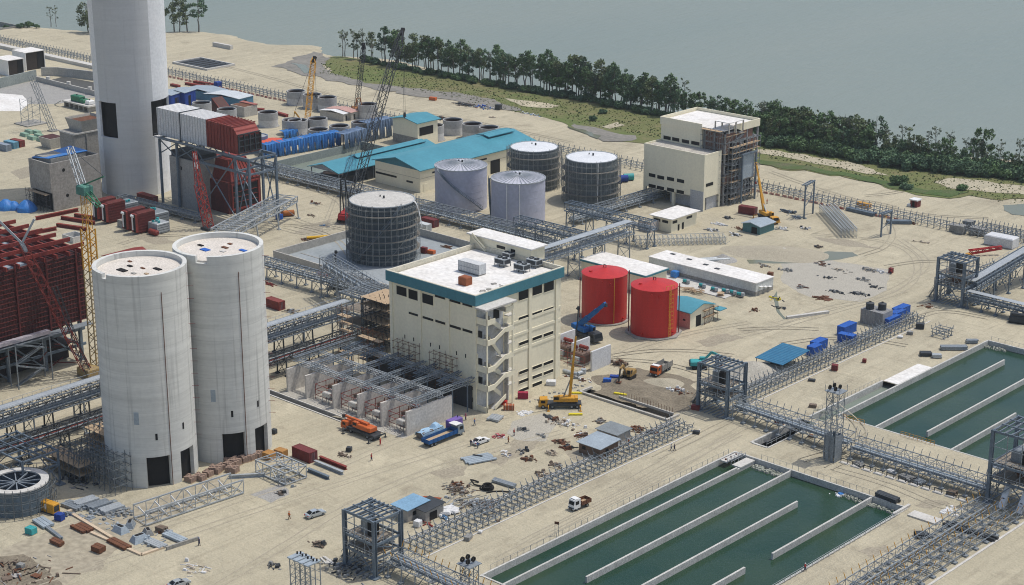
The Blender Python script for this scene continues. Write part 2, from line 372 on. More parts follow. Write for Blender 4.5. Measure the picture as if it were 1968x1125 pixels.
# ---- sheets with ragged edges lying on the ground
def ragged(pts, j, step):
    out = []
    for a, b in zip(pts, pts[1:]+pts[:1]):
        a = Vector(a[:2]); b = Vector(b[:2]); n = max(1, int((b-a).length/step))
        for i in range(n):
            p = a.lerp(b, i/n); q = Vector((p.x*.11, p.y*.11, 5)); r = Vector((p.x*.4, p.y*.4, 9))
            out.append((p.x + j*(noise.noise(q)+.5*noise.noise(r)), p.y + j*(noise.noise(q+Vector((40,0,0)))+.5*noise.noise(r+Vector((40,0,0))))))
    return out
def sheet(name, px, z, mat, j=2.0, step=3.0, label=None, kind='structure'):
    pts = ragged([G(x,y) for x,y in px], j, step); b = MB(); n = len(pts)
    b.add([(p[0],p[1],z) for p in pts], [tuple(range(n))])
    o = b.obj(name, mat, smooth=False)
    if o.data.polygons[0].normal.z < 0: o.data.flip_normals()
    return tag(o, label, kind=kind)
GRASSM = bpy.data.materials.new('rough_grass'); GRASSM.use_nodes = True
_sand(GRASSM, (.125,.165,.055), (.175,.175,.08), (.25,.205,.12), .3)
GRASSD = bpy.data.materials.new('damp_grass'); GRASSD.use_nodes = True
_sand(GRASSD, (.075,.125,.042), (.10,.135,.055), (.15,.14,.09), .3)
sheet('grass_field', [(614,118),(640,108),(700,116),(800,135),(918,156),(1000,170),(1100,190),(1233,214),(1320,230),(1440,262),(1560,280),(1700,305),(1830,325),(1975,345),(1975,382),(1925,386),(1867,377),(1826,383),(1765,375),(1715,367),(1674,350),(1616,339),(1523,328),(1440,312),(1238,277),(1192,271),(1140,262),(1110,252),(1084,241),(1063,230),(960,209),(860,190),(760,172),(690,158),(640,140)], .14, GRASSM, 3, 4, 'rough green and tan grass in front of the shoreline trees')
sheet('mud_flat', [(530,128),(600,100),(640,112),(618,130),(640,140),(690,155),(740,165),(760,178),(720,172),(660,160),(590,146)], .17, MUDM, 4, 4)
sheet('mud_flat', [(700,158),(790,170),(880,180),(960,196),(1000,214),(960,212),(860,192),(760,180)], .20, MUDM, 3, 4)
sheet('wet_ground', [(1090,236),(1130,243),(1175,255),(1215,262),(1210,272),(1165,271),(1130,260)], .20, MUDM, 3, 3)
sheet('sand_strip', [(1448,287),(1490,292),(1540,298),(1580,306),(1640,316),(1680,326),(1705,338),(1660,334),(1600,322),(1520,306),(1460,296)], .23, SANDM, 2.5, 3)
sheet('sand_strip', [(1820,343),(1880,348),(1975,360),(1975,376),(1900,370),(1840,366),(1790,352)], .23, SANDM, 2.5, 3)
sheet('sand_strip', [(968,190),(1020,196),(1075,204),(1060,209),(1000,204)], .23, SANDM, 2, 3)
sheet('sand_strip', [(1150,245),(1190,236),(1200,243),(1170,248)], .23, SANDM, 1.5, 2)
sheet('grass_field', [(1445,305),(1520,316),(1600,330),(1680,342),(1760,362),(1860,372),(1820,380),(1740,368),(1640,342),(1520,326),(1450,314)], .27, GRASSD, 2.5, 3)
POOLM = bpy.data.materials.new('pool_water'); POOLM.use_nodes = True; _water(POOLM, (.15,.16,.10), (.17,.175,.12), .6, .04, .12, sc=.05)
sheet('pool', [(1928,396),(1975,391),(1975,416),(1945,413),(1930,405)], .1, POOLM, 1, 2)
sheet('pool', [(1090,244),(1120,250),(1140,258),(1160,263),(1150,268),(1120,258)], .25, POOLM, 1.5, 2)
sheet('pool', [(560,122),(590,126),(596,140),(585,142),(575,130)], .25, POOLM, 1.5, 2)
sheet('puddle', [(1435,500),(1500,500),(1540,495),(1590,484),(1640,486),(1650,492),(1600,500),(1560,505),(1500,507),(1440,507)], .03, POOLM, .7, 1)
sheet('puddle', [(1486,570),(1492,560),(1496,580),(1500,600),(1512,614),(1505,614),(1494,600)], .03, POOLM, .3, 1)
PALEG = M('pale_gravel', (.46,.43,.36), (.40,.375,.315), sc=.4, rough=.95, dirt=.35)
GREYG = M('grey_gravel', (.38,.37,.34), (.31,.30,.28), sc=.4, rough=.95, dirt=.35)
sheet('gravel_patch', [(1505,505),(1600,500),(1715,520),(1700,560),(1650,580),(1560,572),(1500,545)], .015, PALEG, 1.5, 2)
sheet('gravel_patch', [(985,810),(1040,795),(1075,805),(1050,850),(1000,850),(970,835)], .015, PALEG, 1, 2)
sheet('dug_ground', [(1165,725),(1230,705),(1330,735),(1360,760),(1310,792),(1230,780),(1150,760)], .02, DIRTM, 3.2, 1.6)
sheet('gravel_patch', [(480,950),(540,930),(560,950),(520,968)], .015, GREYG, .8, 1)
sheet('damp_ground', [(0,1060),(150,1000),(300,960),(420,915),(440,940),(300,1010),(120,1125),(0,1125)], .012, M('damp_sand',(.40,.355,.26),(.36,.315,.235),sc=.1,rough=.95,dirt=.3), 1.5, 2)
sheet('dug_ground', [(-10,1070),(40,1065),(90,1095),(130,1130),(-10,1130)], .02, DIRTM, 1, 1.5)
sheet('gravel_patch', [(620,470),(660,455),(672,470),(650,480)], .015, GREYG, .8, 1)
WETS = M('wet_sand',(.375,.33,.245),(.325,.285,.21),sc=.25,rough=.8,dirt=.35)
for px in ([(150,1085),(175,1070),(205,1075),(200,1095),(165,1105)],[(830,905),(870,892),(905,900),(900,915),(850,918)],[(1090,870),(1130,858),(1150,870),(1110,885)],[(640,800),(690,790),(720,800),(670,812)],[(1560,455),(1640,462),(1690,478),(1600,470)],[(560,450),(600,430),(640,420),(620,445)],[(1330,655),(1400,640),(1430,648),(1360,668)],[(1650,1060),(1700,1045),(1720,1055),(1670,1075)],[(1760,968),(1800,955),(1830,965),(1790,980)],[(20,330),(60,318),(90,330),(40,345)],[(600,250),(660,262),(640,268)],[(240,455),(300,470),(340,465),(290,450)],[(940,880),(1000,840),(1030,850),(970,895)]):
    sheet('damp_ground', px, .010, WETS, 2.2, 1.2)
DSAND = M('track_sand', (.425,.38,.285), (.375,.335,.25), sc=.5, rough=.95, dirt=.35)
# ---- wheel tracks pressed into the sand
tr = MB()
def track(px, gauge=2.0, w=.55, z=.022):
    P = [G(x,y).xy for x,y in px]
    Q = []
    for i in range(len(P)-1):                                   # smooth the bends
        a = P[max(i-1,0)]; b = P[i]; c = P[i+1]; d = P[min(i+2,len(P)-1)]
        for k in range(8):
            t = k/8; Q.append(.5*((2*b)+(c-a)*t+(2*a-5*b+4*c-d)*t*t+(3*b-a-3*c+d)*t**3))
    Q.append(P[-1])
    for sd in (-1,1):
        vs = []
        for i, p in enumerate(Q):
            d = (Q[min(i+1,len(Q)-1)]-Q[max(i-1,0)]); d.normalize(); nrm = Vector((-d.y,d.x))
            o = p + nrm*(sd*gauge/2 + .15*noise.noise(Vector((p.x*.2,p.y*.2,sd)))); ww = w*(.55+.6*abs(noise.noise(Vector((p.x*.3,p.y*.3,4)))))
            vs += [(*(o+nrm*ww/2),z),(*(o-nrm*ww/2),z)]
        tr.add(vs, [(2*i+1,2*i+3,2*i+2,2*i) for i in range(len(Q)-1)])
_tz = .02
for px in ([(20,1110),(200,1050),(420,975),(640,900),(800,835),(980,800)], [(60,1125),(260,1060),(480,985),(700,915),(900,850)], [(420,1125),(560,1040),(640,990),(760,930),(900,880),(1080,830)],
           [(1010,1040),(1120,985),(1260,915),(1420,835)], [(960,1075),(1100,1000),(1300,900),(1430,820)], [(1180,940),(1290,880)], [(1500,620),(1600,590),(1690,570),(1780,510),(1730,460)],
           [(1350,660),(1450,640),(1600,600),(1740,555),(1760,500),(1700,465),(1560,450)], [(1100,720),(1220,670),(1330,640),(1440,620)], [(1660,1090),(1720,1055),(1790,1015),(1830,985)],
           [(1600,900),(1700,930),(1800,970),(1860,985)], [(560,420),(640,440),(660,400),(620,370),(540,350)], [(540,440),(600,450),(660,430)], [(230,470),(330,440),(420,430)],
           [(1480,330),(1600,372),(1760,410),(1900,420)], [(400,120),(520,150),(700,200),(900,232),(1100,275)], [(1260,880),(1400,810)], [(1700,640),(1800,600),(1900,612)],
           [(1790,1060),(1830,1040),(1880,1010)], [(1520,840),(1600,870),(1680,880)]):
    track(px, z=_tz); _tz += .0045
_rk = random.Random(4)
for cx_, cy_, w_, h_ in ((1450,650,120,40),(1650,500,160,40),(560,430,80,30),(800,200,140,20),(1600,385,200,18),(1180,690,70,20),(300,450,80,12),(1560,890,80,25)):
    for k in range(2):
        x, y = cx_+_rk.uniform(-w_,w_)/2, cy_+_rk.uniform(-h_,h_)/2; a = _rk.gauss(.35,.35); L = _rk.uniform(140,260)*(.4+cy_/1000); b_ = _rk.uniform(-.3,.3)
        track([(x+L*i*cos(a+b_*i)/3, y-L*i*sin(a+b_*i)*.42/3) for i in range(4)], z=_tz, w=.5); _tz += .0022
tag(tr.obj('wheel_track', DSAND, smooth=False), 'faint wheel tracks pressed in the sand', kind='structure')
# ================================================================ pond walls
WALLM = M('pond_wall_concrete', (.60,.585,.54), (.47,.46,.42), sc=.35, rough=.9, dirt=.3)
def wall(label, x0, y0, x1, y1, z0=-2.6, z1=.15, th=.45, mat=WALLM, name='concrete_wall', group=None, coping=True):
    b = MB()
    if abs(x1-x0) > abs(y1-y0): b.box(x0, y0-th/2, z0, x1, y0+th/2, z1)
    else: b.box(x0-th/2, y0, z0, x0+th/2, y1, z1)
    o = b.obj(name, mat); tag(o, label, 'wall', group)
    return o
PW = 'concrete walls of the two green ponds'
def picket(label, p, q, n, h=1.15, name='railing', mat=GALV, rails=1):
    t = thing(name, label, 'railing', p); d = Vector((q[0]-p[0], q[1]-p[1], 0)); b = MB()
    b.bar((0,0,0), (0,0,h), .07); o = b.obj('post', mat, t)
    for i in range(1,n+1): part(o, t, T3(*(d*(i/n))))
    for k in range(rails): MB().bar(Vector((0,0,h*(1-.45*k))), d+Vector((0,0,h*(1-.45*k))), .035 if rails == 1 else .06).obj('rail', mat, t)
    return t
def fenced_wall(x0, y0, x1, y1, label, posts=True, **k): wall(label, x0, y0, x1, y1, group=PW, **k)
fenced_wall(59, -63.4, 59, 22.2, 'long outer pond wall beside the wide sandy road, with thin fence posts')
fenced_wall(59.23, 22, 104.5, 22, 'far wall of the near green pond, rubbish floating at its foot')
fenced_wall(104.5, -63, 104.5, 21.7, 'right bank wall of the near green pond under a double railing')
fenced_wall(59.23, -63, 104.3, -63, 'near end wall of the lower green pond')
wall('long baffle wall nearest the outer wall of the near pond', 64.6, -62.7, 64.6, 15, z1=.0, group=PW)
wall('low stepped end of the first baffle, meeting the small bridge', 64.6, 15.01, 64.6, 21.7, z1=-.5, group=PW)
wall('second baffle of the near pond, joined to the far wall and free at its near end', 74.6, -49.3, 74.6, 21.7, z1=.05, group=PW)
wall('third baffle of the near pond, free at its far end', 85, -62.7, 85, 9, z1=.05, group=PW)
wall('short right baffle of the near pond, joined to the far wall', 95.7, -15.8, 95.7, 21.7, z1=.05, group=PW)
wall('short baffle stub at the near edge of the lower pond', 95.2, -62.7, 95.2, -24.6, z1=.05, group=PW)
picket('thin fence posts along the outer wall of the near pond', (58.6,-60,0), (58.6,20,0), 40)
picket('thin fence posts along the far wall of the near pond', (66,22.6,0), (103,22.6,0), 22)
picket('double tube railing on the right bank of the near pond', (105,-60,0), (105,18,0), 40, rails=2, mat=GALVL)
def bank(label, x0, y0, x1, y1):
    return wall(label, x0, y0, x1, y1, z0=-1.5, z1=.06, th=1.0, group=PW)
# second pond
fenced_wall(64, 57.3, 64, 131, 'outer wall of the far right pond, beside the side channel')
fenced_wall(64.3, 131, 128, 131, 'far end wall of the far right pond')
fenced_wall(64.3, 57, 128, 57, 'near end wall of the far right pond beside the pipe rack', z1=.05)
wall('first baffle of the far right pond, joined to its near wall', 74.6, 57.3, 74.6, 120.3, z1=.05, group=PW)
wall('second baffle of the far right pond, free at its near end', 85.3, 62.8, 85.3, 130.7, z1=.05, group=PW)
wall('third baffle of the far right pond, ending short of the far wall', 95, 57.3, 95, 88, z1=.05, group=PW)
wall('fourth baffle at the right edge of the far right pond', 106, 57.3, 106, 130.7, z1=.05, group=PW)
picket('thin fence posts along the far end of the far right pond', (64.6,131.6,0), (126,131.6,0), 30)
picket('thin fence posts along the outer wall of the far right pond', (59.2,54,0), (59.2,84,0), 16)
picket('yellow handrail at the near end of the far right pond', (66,56.4,0), (72,56.4,0), 6, rails=2, mat=YELLOW)
picket('yellow handrail between two baffles on the near pond wall', (82,56.4,0), (91,56.4,0), 8, rails=2, mat=YELLOW)
fenced_wall(59.4, 52, 59.4, 85, 'outer wall of the narrow side channel', th=.5)
tag(MB().box(59.6,85.2,-.1,63.7,102,.12).obj('concrete_slab', WHITER), 'white concrete slab covering the end of the side channel', 'slab')
fenced_wall(58.5, 29, 58.5, 49.5, 'left wall of the short link channel between the ponds', th=.6)
fenced_wall(63.3, 29, 63.3, 49.5, 'right wall of the short link channel between the ponds', th=.4)
wall('near end wall of the short link channel', 58.82, 29, 63.08, 29, th=.6, group=PW)
picket('pale double railing along the link channel', (62.6,29.5,0), (62.6,43,0), 7, rails=2, mat=GALVL)
# little bridge with light spots at the head of the near pond
t = thing('foot_bridge', 'small pale concrete bridge with pipe stubs at the head of the near pond', 'bridge', (59.3,20.2,0))
MB().box(.2,-4.5,-.2,1.9,1.4,.12).box(3.2,-4.2,-.55,5.6,1.4,-.25).obj('deck', CONCL, t)
b = MB()
for k in range(3): b.cyl((1.05,-3.6+2*k,.12), .22, .3, 10)
b.obj('pipe_stub', RUST, t)
b = MB()
for x in (2.05,3.1):
    for k in range(5): b.bar((x,-4.4+k*1.4,-.2),(x,-4.4+k*1.4,1.0),.08)
    for z in (.5,1.0): b.bar((x,-4.4,z),(x,1.2,z),.07)
b.obj('railing', GALVL, t)
# rubble and rubbish along the far wall of the near pond
def heap_of(n, x0, y0, x1, y1, z, s0, s1, b=None, flat=.5, h=0, rnd=random):
    b = b or MB()
    for i in range(n):
        x = rnd.uniform(x0,x1); y = rnd.uniform(y0,y1); s = rnd.uniform(s0,s1); a = rnd.uniform(0,pi)
        r = MB().frustum(-s/2,-s*.35,s/2,s*.35,-.05,s*flat,s*.13); r.rot(a).move(x,y,z+h*rnd.random()); b.join(r)
    return b
tag(heap_of(170, 65.5, 19.3, 74, 21.5, -1.3, .3, .8).obj('rubble', M('bank_rubble',(.42,.42,.36),(.30,.33,.26),sc=.8,dirt=.5)), 'pale rubble piled in the water below the far pond wall', kind='stuff')
tag(heap_of(150, 89, 19.6, 104, 21.5, -1.3, .25, .7).obj('rubble', _mats['bank_rubble']), 'rubble and floating rubbish in the corner of the near pond', kind='stuff')
tag(heap_of(14, 86, 19.5, 89, 21.3, -1.33, .4, 1.0, flat=.25).obj('floating_rubbish', WHITE), 'white rubbish floating under the far pond wall', 'rubbish')
tag(heap_of(4, 87.4, 20.2, 89, 21, -1.2, .7, 1.1, flat=.25).obj('plastic_sheet', BLUET), 'scrap of blue plastic floating among white rubbish in the near pond', 'plastic')
tag(heap_of(60, 74.5, 57.4, 82, 59.5, -1.3, .25, .7).obj('rubble', _mats['bank_rubble']), 'rubble at the near end of the far right pond', kind='stuff')
tag(heap_of(40, 64.5, 128.5, 70, 130.6, -1.3, .3, .9).obj('rubble', _mats['bank_rubble']), 'rubble in the far corner of the far right pond', kind='stuff')
tag(heap_of(200, 58, 57.5, 66, 56, .0, .1, .3).obj('rubble', _mats['bank_rubble']), 'gravel spilled beside the rack and pond wall', kind='stuff')
# ================================================================ the two concrete silos
SILOM = M('silo_concrete', (.66,.66,.615), (.62,.62,.585), sc=.05, rough=.9, dirt=.05, stretch=(1,1,.18), fine=1.2)
def _bands(m, amt=.16, period=3.2):
    nt = m.node_tree; b = nt.nodes['Principled BSDF']; L = nt.links.new
    src = b.inputs['Base Color'].links[0].from_socket
    geo = _n(nt,'NewGeometry'); mp = _n(nt,'Mapping'); mp.inputs['Scale'].default_value = (.02,.02,1/period); L(geo.outputs['Position'], mp.inputs[0])
    n = _n(nt,'TexNoise'); n.inputs['Scale'].default_value = 1.6; n.inputs['Detail'].default_value = 5; n.inputs['Roughness'].default_value=.8; L(mp.outputs[0], n.inputs[0])
    mr = _n(nt,'MapRange'); mr.inputs[1].default_value=.35; mr.inputs[2].default_value=.65; mr.inputs[3].default_value=1-amt; mr.inputs[4].default_value=1.03; L(n.outputs[0], mr.inputs[0])
    # runs of dirt that start at the lifts
    mp2 = _n(nt,'Mapping'); mp2.inputs['Scale'].default_value = (1,1,.03); L(geo.outputs['Position'], mp2.inputs[0])
    n2 = _n(nt,'TexNoise'); n2.inputs['Scale'].default_value = 1.1; n2.inputs['Detail'].default_value = 6; L(mp2.outputs[0], n2.inputs[0])
    mr2 = _n(nt,'MapRange'); mr2.inputs[1].default_value=.56; mr2.inputs[2].default_value=.75; mr2.inputs[3].default_value=1; mr2.inputs[4].default_value=1-amt*2.2; L(n2.outputs[0], mr2.inputs[0])
    sz = _n(nt,'SeparateXYZ'); L(geo.outputs['Position'], sz.inputs[0])
    w = _n(nt,'Math', operation='PINGPONG'); w.inputs[1].default_value = period/2*.92; L(sz.outputs[2], w.inputs[0])
    mr3 = _n(nt,'MapRange'); mr3.inputs[1].default_value=0; mr3.inputs[2].default_value=.1; mr3.inputs[3].default_value=1-amt*.8; mr3.inputs[4].default_value=1; L(w.outputs[0], mr3.inputs[0])
    for s in (mr, mr2, mr3):
        x = _n(nt,'MixRGB', blend_type='MULTIPLY'); x.inputs[0].default_value = 1; L(src, x.inputs[1]); L(s.outputs[0], x.inputs[2]); src = x.outputs[0]
    L(src, b.inputs['Base Color'])
_bands(SILOM, .17)
def silo(cpx, tpx, r, label, hatches, notch):
    c = G(*cpx); h = HT(c, tpx); t = thing('concrete_silo', label, 'silo', c)
    b = MB()
    # shell in angular sectors so that the door bays stay open
    face = atan2(CAM.y-c.y, CAM.x-c.x)
    N = 96; da = 2*pi/N; doors = [(face+.12, .26, 7.2), (face+.88, .22, 7.2)]
    dz0 = notch[0][2]; Z = [0, 7.2, h*.33, h*.66, h-dz0, h]; A = [face-pi+i*da for i in range(N)]
    def keep(i, j):
        m = A[i]+da/2
        if j == 0 and any(abs(m-a) < w for a, w, hh in doors): return False
        return not (j == 4 and any(abs(m-(face+a)) < w for a, w, dz in notch))
    b.shell(r, r-.9, A, Z, keep)
    b.obj('shell', SILOM, t)
    MB().cyl((0,0,h-1.7), r-.91, .5, 48).obj('roof_slab', M('silo_top',(.74,.68,.60),(.60,.55,.48),sc=.4,rough=.9,dirt=.3), t)
    MB().cyl((0,0,.01), r-1.2, 8, 24, cap=True).obj('dark_inner_drum', DARK, t)
    for (x,y,w,d,mat) in hatches: MB().box(x-w/2,y-d/2,h-1.2,x+w/2,y+d/2,h-1.0).obj('roof_hatch', mat, t)
    for a, z, w, hh, mat in ((-.28,15,1.1,2.9,GREYSH),(.12,11.2,.5,1.5,DARK),(.78,12.2,.45,1.5,DARK)):
        q = MB(); q.box(r-.2,-w/2,z,r+.06,w/2,z+hh); q.rot(face+a); q.obj('wall_hatch', mat, t)
    p = MB(); p.tube((r+.08,0,0),(r+.08,0,h-4),.07,6); p.rot(face+.42); p.obj('down_pipe', RUST, t)
    for k in range(14):
        if k%1 == 0:
            q = MB(); q.bar((r-.1,0,9+k*2.9),(r+1.5,.0,9+k*2.9+.05),.06); q.rot(face+1.28); q.obj('tie_rod', RUSTR, t)
    return t
silo((294,903),506,10.15,'near concrete silo with dark streaks, low on the left, scaffold at its foot',
     [(-1.5,-3.5,2.6,1.3,DARK),(-2.8,-.5,1.4,.7,DARK),(3.4,2.2,2.2,.9,DARK),(.6,.4,1.2,.5,RUST),(2.2,-3.2,1.3,.6,CONCD),(-5.6,1.5,1.0,.6,RUST),(4.5,-1.5,.9,.7,TIMBER)], [(-.85,.07,1.0)])
silo((439,858),469,10.1,'taller second concrete silo with a blue hatch on top and a notch in its rim',
     [(-1.5,-2.5,2.2,1.4,BLUEC),(5.2,2.9,2.0,.9,BLUEC),(.4,1.6,1.8,.8,RUST),(-5,-1.0,1.6,.7,DARK),(2.4,-.6,1.5,.8,CONCL),(-1,4.2,1.1,.7,RUST)], [(-.40,.14,1.6)])
# ================================================================ chimney
BRICKM = M('chimney_blockwork', (.56,.565,.555), (.535,.54,.535), sc=.04, rough=.9, dirt=.04, fine=1.2); _bands(BRICKM, .07, 4.2)
WSTRIP = M('chimney_white_paint', (.80,.80,.79), (.72,.73,.73), sc=.15, rough=.75, dirt=.12)
c = Vector((-238.4,72.7,0)); c.z = 0
t = thing('chimney', 'huge round grey chimney with white side strips and two dark duct openings', 'chimney', c)
face = atan2(CAM.y-c.y, CAM.x-c.x); R0 = 12.3; ZTOP = 118; N = 60; da = 2*pi/N
grey = MB(); white = MB(); N = 96; da = 2*pi/N; A = [face-pi+i*da for i in range(N)]; Z = [0,20.9,33.3,50,80,ZTOP]
def ckeep(wh):
    def f(i, j):
        m = i*da-pi+da/2; strip = (-1.75 < m < -1.02) or (.62 < m < 1.75)
        if -1.08 < m < -.43 and j == 1: return False
        if .55 < m < 1.6 and j == 1: return False
        return strip == wh
    return f
grey.shell(R0, R0-.8, A, Z, ckeep(False), lambda z: 1+.10*z/ZTOP); white.shell(R0, R0-.8, A, Z, ckeep(True), lambda z: 1+.10*z/ZTOP)
grey.obj('shaft', BRICKM, t); white.obj('white_strip', WSTRIP, t)
MB().cyl((0,0,18), R0-1.9, 18, 32).obj('inner_flue', DARK, t)
# ================================================================ main building
S = G(936,795); BX = S.x-3.7; BY = S.y
zc = HT((BX,BY), 567); zb = HT((BX,BY), 578)
LXL = PY(751,517.2,BY).x; LXL = BX-44.5
LXL = G(747,517.2,zc).x; LYR = G(1078,511,zc).y
BW, BD = BX-LXL-.5, LYR-BY-.5
t = thing('process_building', 'tall cream process building with teal roof edge and an outside stair', 'building', (LXL+.5,BY,0))
Zr = zc-1.6
w = MB().box(0,0,0,BW,BD,Zr); w.obj('wall', CREAM, t)
r = MB().box(.3,.3,Zr+.01,BW-.3,BD-.3,Zr+.3); r.obj('roof', WHITER, t)
pz = MB()
for a in ((-.5,-.5,BW+.5,0),(-.5,BD,BW+.5,BD+.5),(-.5,.01,0,BD-.01),(BW,.01,BW+.5,BD-.01)): pz.box(a[0],a[1],Zr-1.0,a[2],a[3],zc+.0)
pz.obj('parapet', M('parapet_paint',(.70,.65,.52),(.62,.58,.46),sc=.3,dirt=.2), t)
tz = MB().box(-.62,-.62,Zr-1.1,BW+.62,-.505,zc-.15).box(BW+.505,-.5,Zr-1.1,BW+.62,BD+.62,zc-.15).box(-.62,BD+.505,Zr-1.1,BW+.5,BD+.62,zc-.15)
tz.obj('roof_edge', TEALP, t)
pl = MB()
ox, oy = LXL+.5, BY
def U(px, py): p = PY(px, py, BY); return p.x-ox, p.z
def W_(px, py): p = PX(px, py, BX); return p.y-oy, p.z
for px in (754,808,862,913): x = U(px,640)[0]; pl.box(x-.5,-.28,0,x+.5,-.001,Zr-1.1)
for px in (1018,1069): y = W_(px,640)[0]; pl.box(BW+.001,y-.5,0,BW+.28,y+.5,Zr-1.1)
for py in (601,625,655): 
    y, z = W_(1045,py); pl.box(BW+.001,10.5,z-.35,BW+.14,BD-.1,z+.35)
pl.obj('pilaster', CREAM, t)
def lw(x0,y0,x1,y1):
    a = U(x0,y0); b = U(x1,y1); return a, b
WF = M('window_frame_dark',(.10,.10,.09),(.07,.07,.065),sc=.8)
def win_u(px0, py0, px1, h):
    (x0,z0) = U(px0,py0); (x1,z1) = U(px1, py0+(px1-px0)*.30)
    z = (z0+z1)/2; f = MB(); hh = h
    for a in ((x0-.1,z-hh-.1,x1+.1,z-hh),(x0-.1,z,x1+.1,z+.1)): f.box(a[0],-.12,a[1],a[2],-.001,a[3])
    for xx in (x0-.1,x1): f.box(xx,-.12,z-hh,xx+.1,-.001,z)
    o = f.obj('window', CREAM, t); MB().box(x0,-.06,z-hh,x1,-.002,z).obj('pane', GLASS, o)
zz = lambda X, Y: (720+X/2.96, 430+Y/2.96)
for X0,Y0,X1,hpx in ((125,350,183,47),(193,370,247,50),(272,394,334,50),(343,402,402,12),(427,427,490,13),(500,447,558,13),(195,500,250,12),(274,524,336,13),(346,545,403,13),(428,572,492,14),(501,594,558,14),(430,885,490,14),(505,912,560,16),(440,955,495,22),(500,970,560,24)):
    a = zz(X0,Y0); b = zz(X1,Y0); win_u(a[0],a[1],b[0],hpx/2.96/(7.3*.94))
for X,Y in ((172,632),(222,648),(318,678),(369,692),(466,726),(518,742)):
    x,z = U(*zz(X,Y)); MB().box(x-.15,-.05,z-1.0,x+.15,-.002,z).obj('slot_window', DARK, t)
def win_w(X0,Y0,X1,h,d=.06):
    y0,z0 = W_(*zz(X0,Y0)); y1,z1 = W_(*zz(X1,Y0-(X1-X0)*.34)); z=(z0+z1)/2
    f = MB()
    for a in ((y0-.1,z-h-.1,y1+.1,z-h),(y0-.1,z,y1+.1,z+.1)): f.box(BW+.001,a[0],a[1],BW+.12,a[2],a[3])
    for yy in (y0-.1,y1): f.box(BW+.001,yy,z-h,BW+.12,yy+.1,z)
    o = f.obj('window', CREAM, t); MB().box(BW+.002,y0,z-h,BW+d,y1,z).obj('pane', GLASS, o)
for X0,Y0,X1,H_ in ((817,368,874,3.3),(896,340,951,3.3),(962,322,1018,3.3),(818,535,874,.9),(895,510,950,.9),(960,490,1016,.9),(820,678,874,.8),(896,650,950,.8),(960,628,1015,.8),(820,842,874,.8),(896,815,950,.8),(960,792,1015,.8),(820,895,874,.8),(896,868,950,.8),(960,845,1015,.8),(820,945,874,.9),(896,912,950,.9)):
    win_w(X0,Y0,X1,H_)
# stair tower on the corner: slabs, parapets and raking flights
sw = 9.6; sd = 3.7; st = MB(); fl = MB()
st.box(BW+sd-.3,.01,0,BW+sd,.45,Zr-2); st.box(BW+sd-.3,sw-.45,0,BW+sd,sw,Zr-2)
back = MB().box(BW+.003,.3,0,BW+.10,sw,Zr-1.2); back.obj('stair_back_wall', M('stair_plaster',(.62,.63,.62),(.52,.53,.53),sc=.3,dirt=.2), t)
side_ = MB()
lev = [HT((BX+sd,BY), y) for y in (660,714,749,788)]
lev = [z for z in lev]
floors = [0.0] + sorted(HT((BX+sd,BY+1), 430+Y/2.96) for Y in (575,690,845,950))
for k, z in enumerate(floors):
    side_.box(BW+.11,.0,max(z-.2,.01),BW+sd,.25,z+1.4)
    if z > 0:
        fl.box(BW+.11,.26,z-.25,BW+sd-.31,3.0,z); fl.box(BW+.11,sw-2.6,z+1.6,BW+sd-.31,sw-.01,z+1.85)
        side_.box(BW+sd-.25,.46,z-.2,BW+sd,3.1,z+1.15)
        side_.box(BW+sd-.25,sw-2.7,z+1.7,BW+sd,sw-.46,z+2.9)
        st.box(BW+.11,.0,z+1.41,BW+.7,.2,z+4.2) if k < len(floors)-1 else None
for k in range(len(floors)-1):
    z0, z1 = floors[k], floors[k+1]
    zm = z0+1.85 if k else 2.0
    P = lambda y0,za,y1,zb: [(y0,za),(y1,zb),(y1,zb+1.35),(y0,za+1.35)]
    for (ya,za,yb,zb_,xo) in ((3.0,z0,6.9,zm,sd-.24),(6.9,zm+.1,3.0,z1-.1,sd-2.0)):
        f = MB(); pts = [(ya,za-.15),(yb,zb_-.15),(yb,zb_+1.15),(ya,za+1.15)]
        if ya > yb: pts = pts[::-1]
        n = 4; x0, x1 = BW+xo, BW+xo+.22
        side_.add([(x0,p[0],p[1]) for p in pts]+[(x1,p[0],p[1]) for p in pts], [(0,1,5,4),(1,2,6,5),(2,3,7,6),(3,0,4,7),(4,5,6,7),(3,2,1,0)])
        x0b = x0-1.5
        fl.add([(x0b,pts[0][0],pts[0][1]),(x1,pts[0][0],pts[0][1]),(x1,pts[1][0],pts[1][1]),(x0b,pts[1][0],pts[1][1]),(x0b,pts[0][0],pts[0][1]+.2),(x1,pts[0][0],pts[0][1]+.2),(x1,pts[1][0],pts[1][1]+.2),(x0b,pts[1][0],pts[1][1]+.2)],
               [(0,3,2,1),(4,5,6,7),(0,1,5,4),(1,2,6,5),(2,3,7,6),(3,0,4,7)])
st.obj('stair_column', CREAM, t); side_.obj('stair_parapet', CREAM, t); fl.obj('stair_flight', CONCL, t)
MB().box(BW+.63,-.8,Zr-1.6,BW+sd+.5,sw+.6,Zr-1.2).obj('stair_canopy', CONCL, t)
MB().box(BW+.12,6.2,Zr-6.2,BW+.2,8.2,Zr-3.0).obj('stair_door', GLASS, t)
for k in range(3):
    z = floors[k+1]+1.6; MB().box(BW+.9,-.03,z,BW+2.0,.26,z+1.6).obj('stair_window', GLASS, t)
# lift frame / pipe riser beside the stairs
b = MB(); b.box(BW+.29,sw+.3,0,BW+1.5,sw+.6,Zr-8)
for k in range(6): b.box(BW+.29,sw+.1,4+k*3.6,BW+1.8,sw+2.4,4.25+k*3.6)
b.obj('riser', CONCL, t)
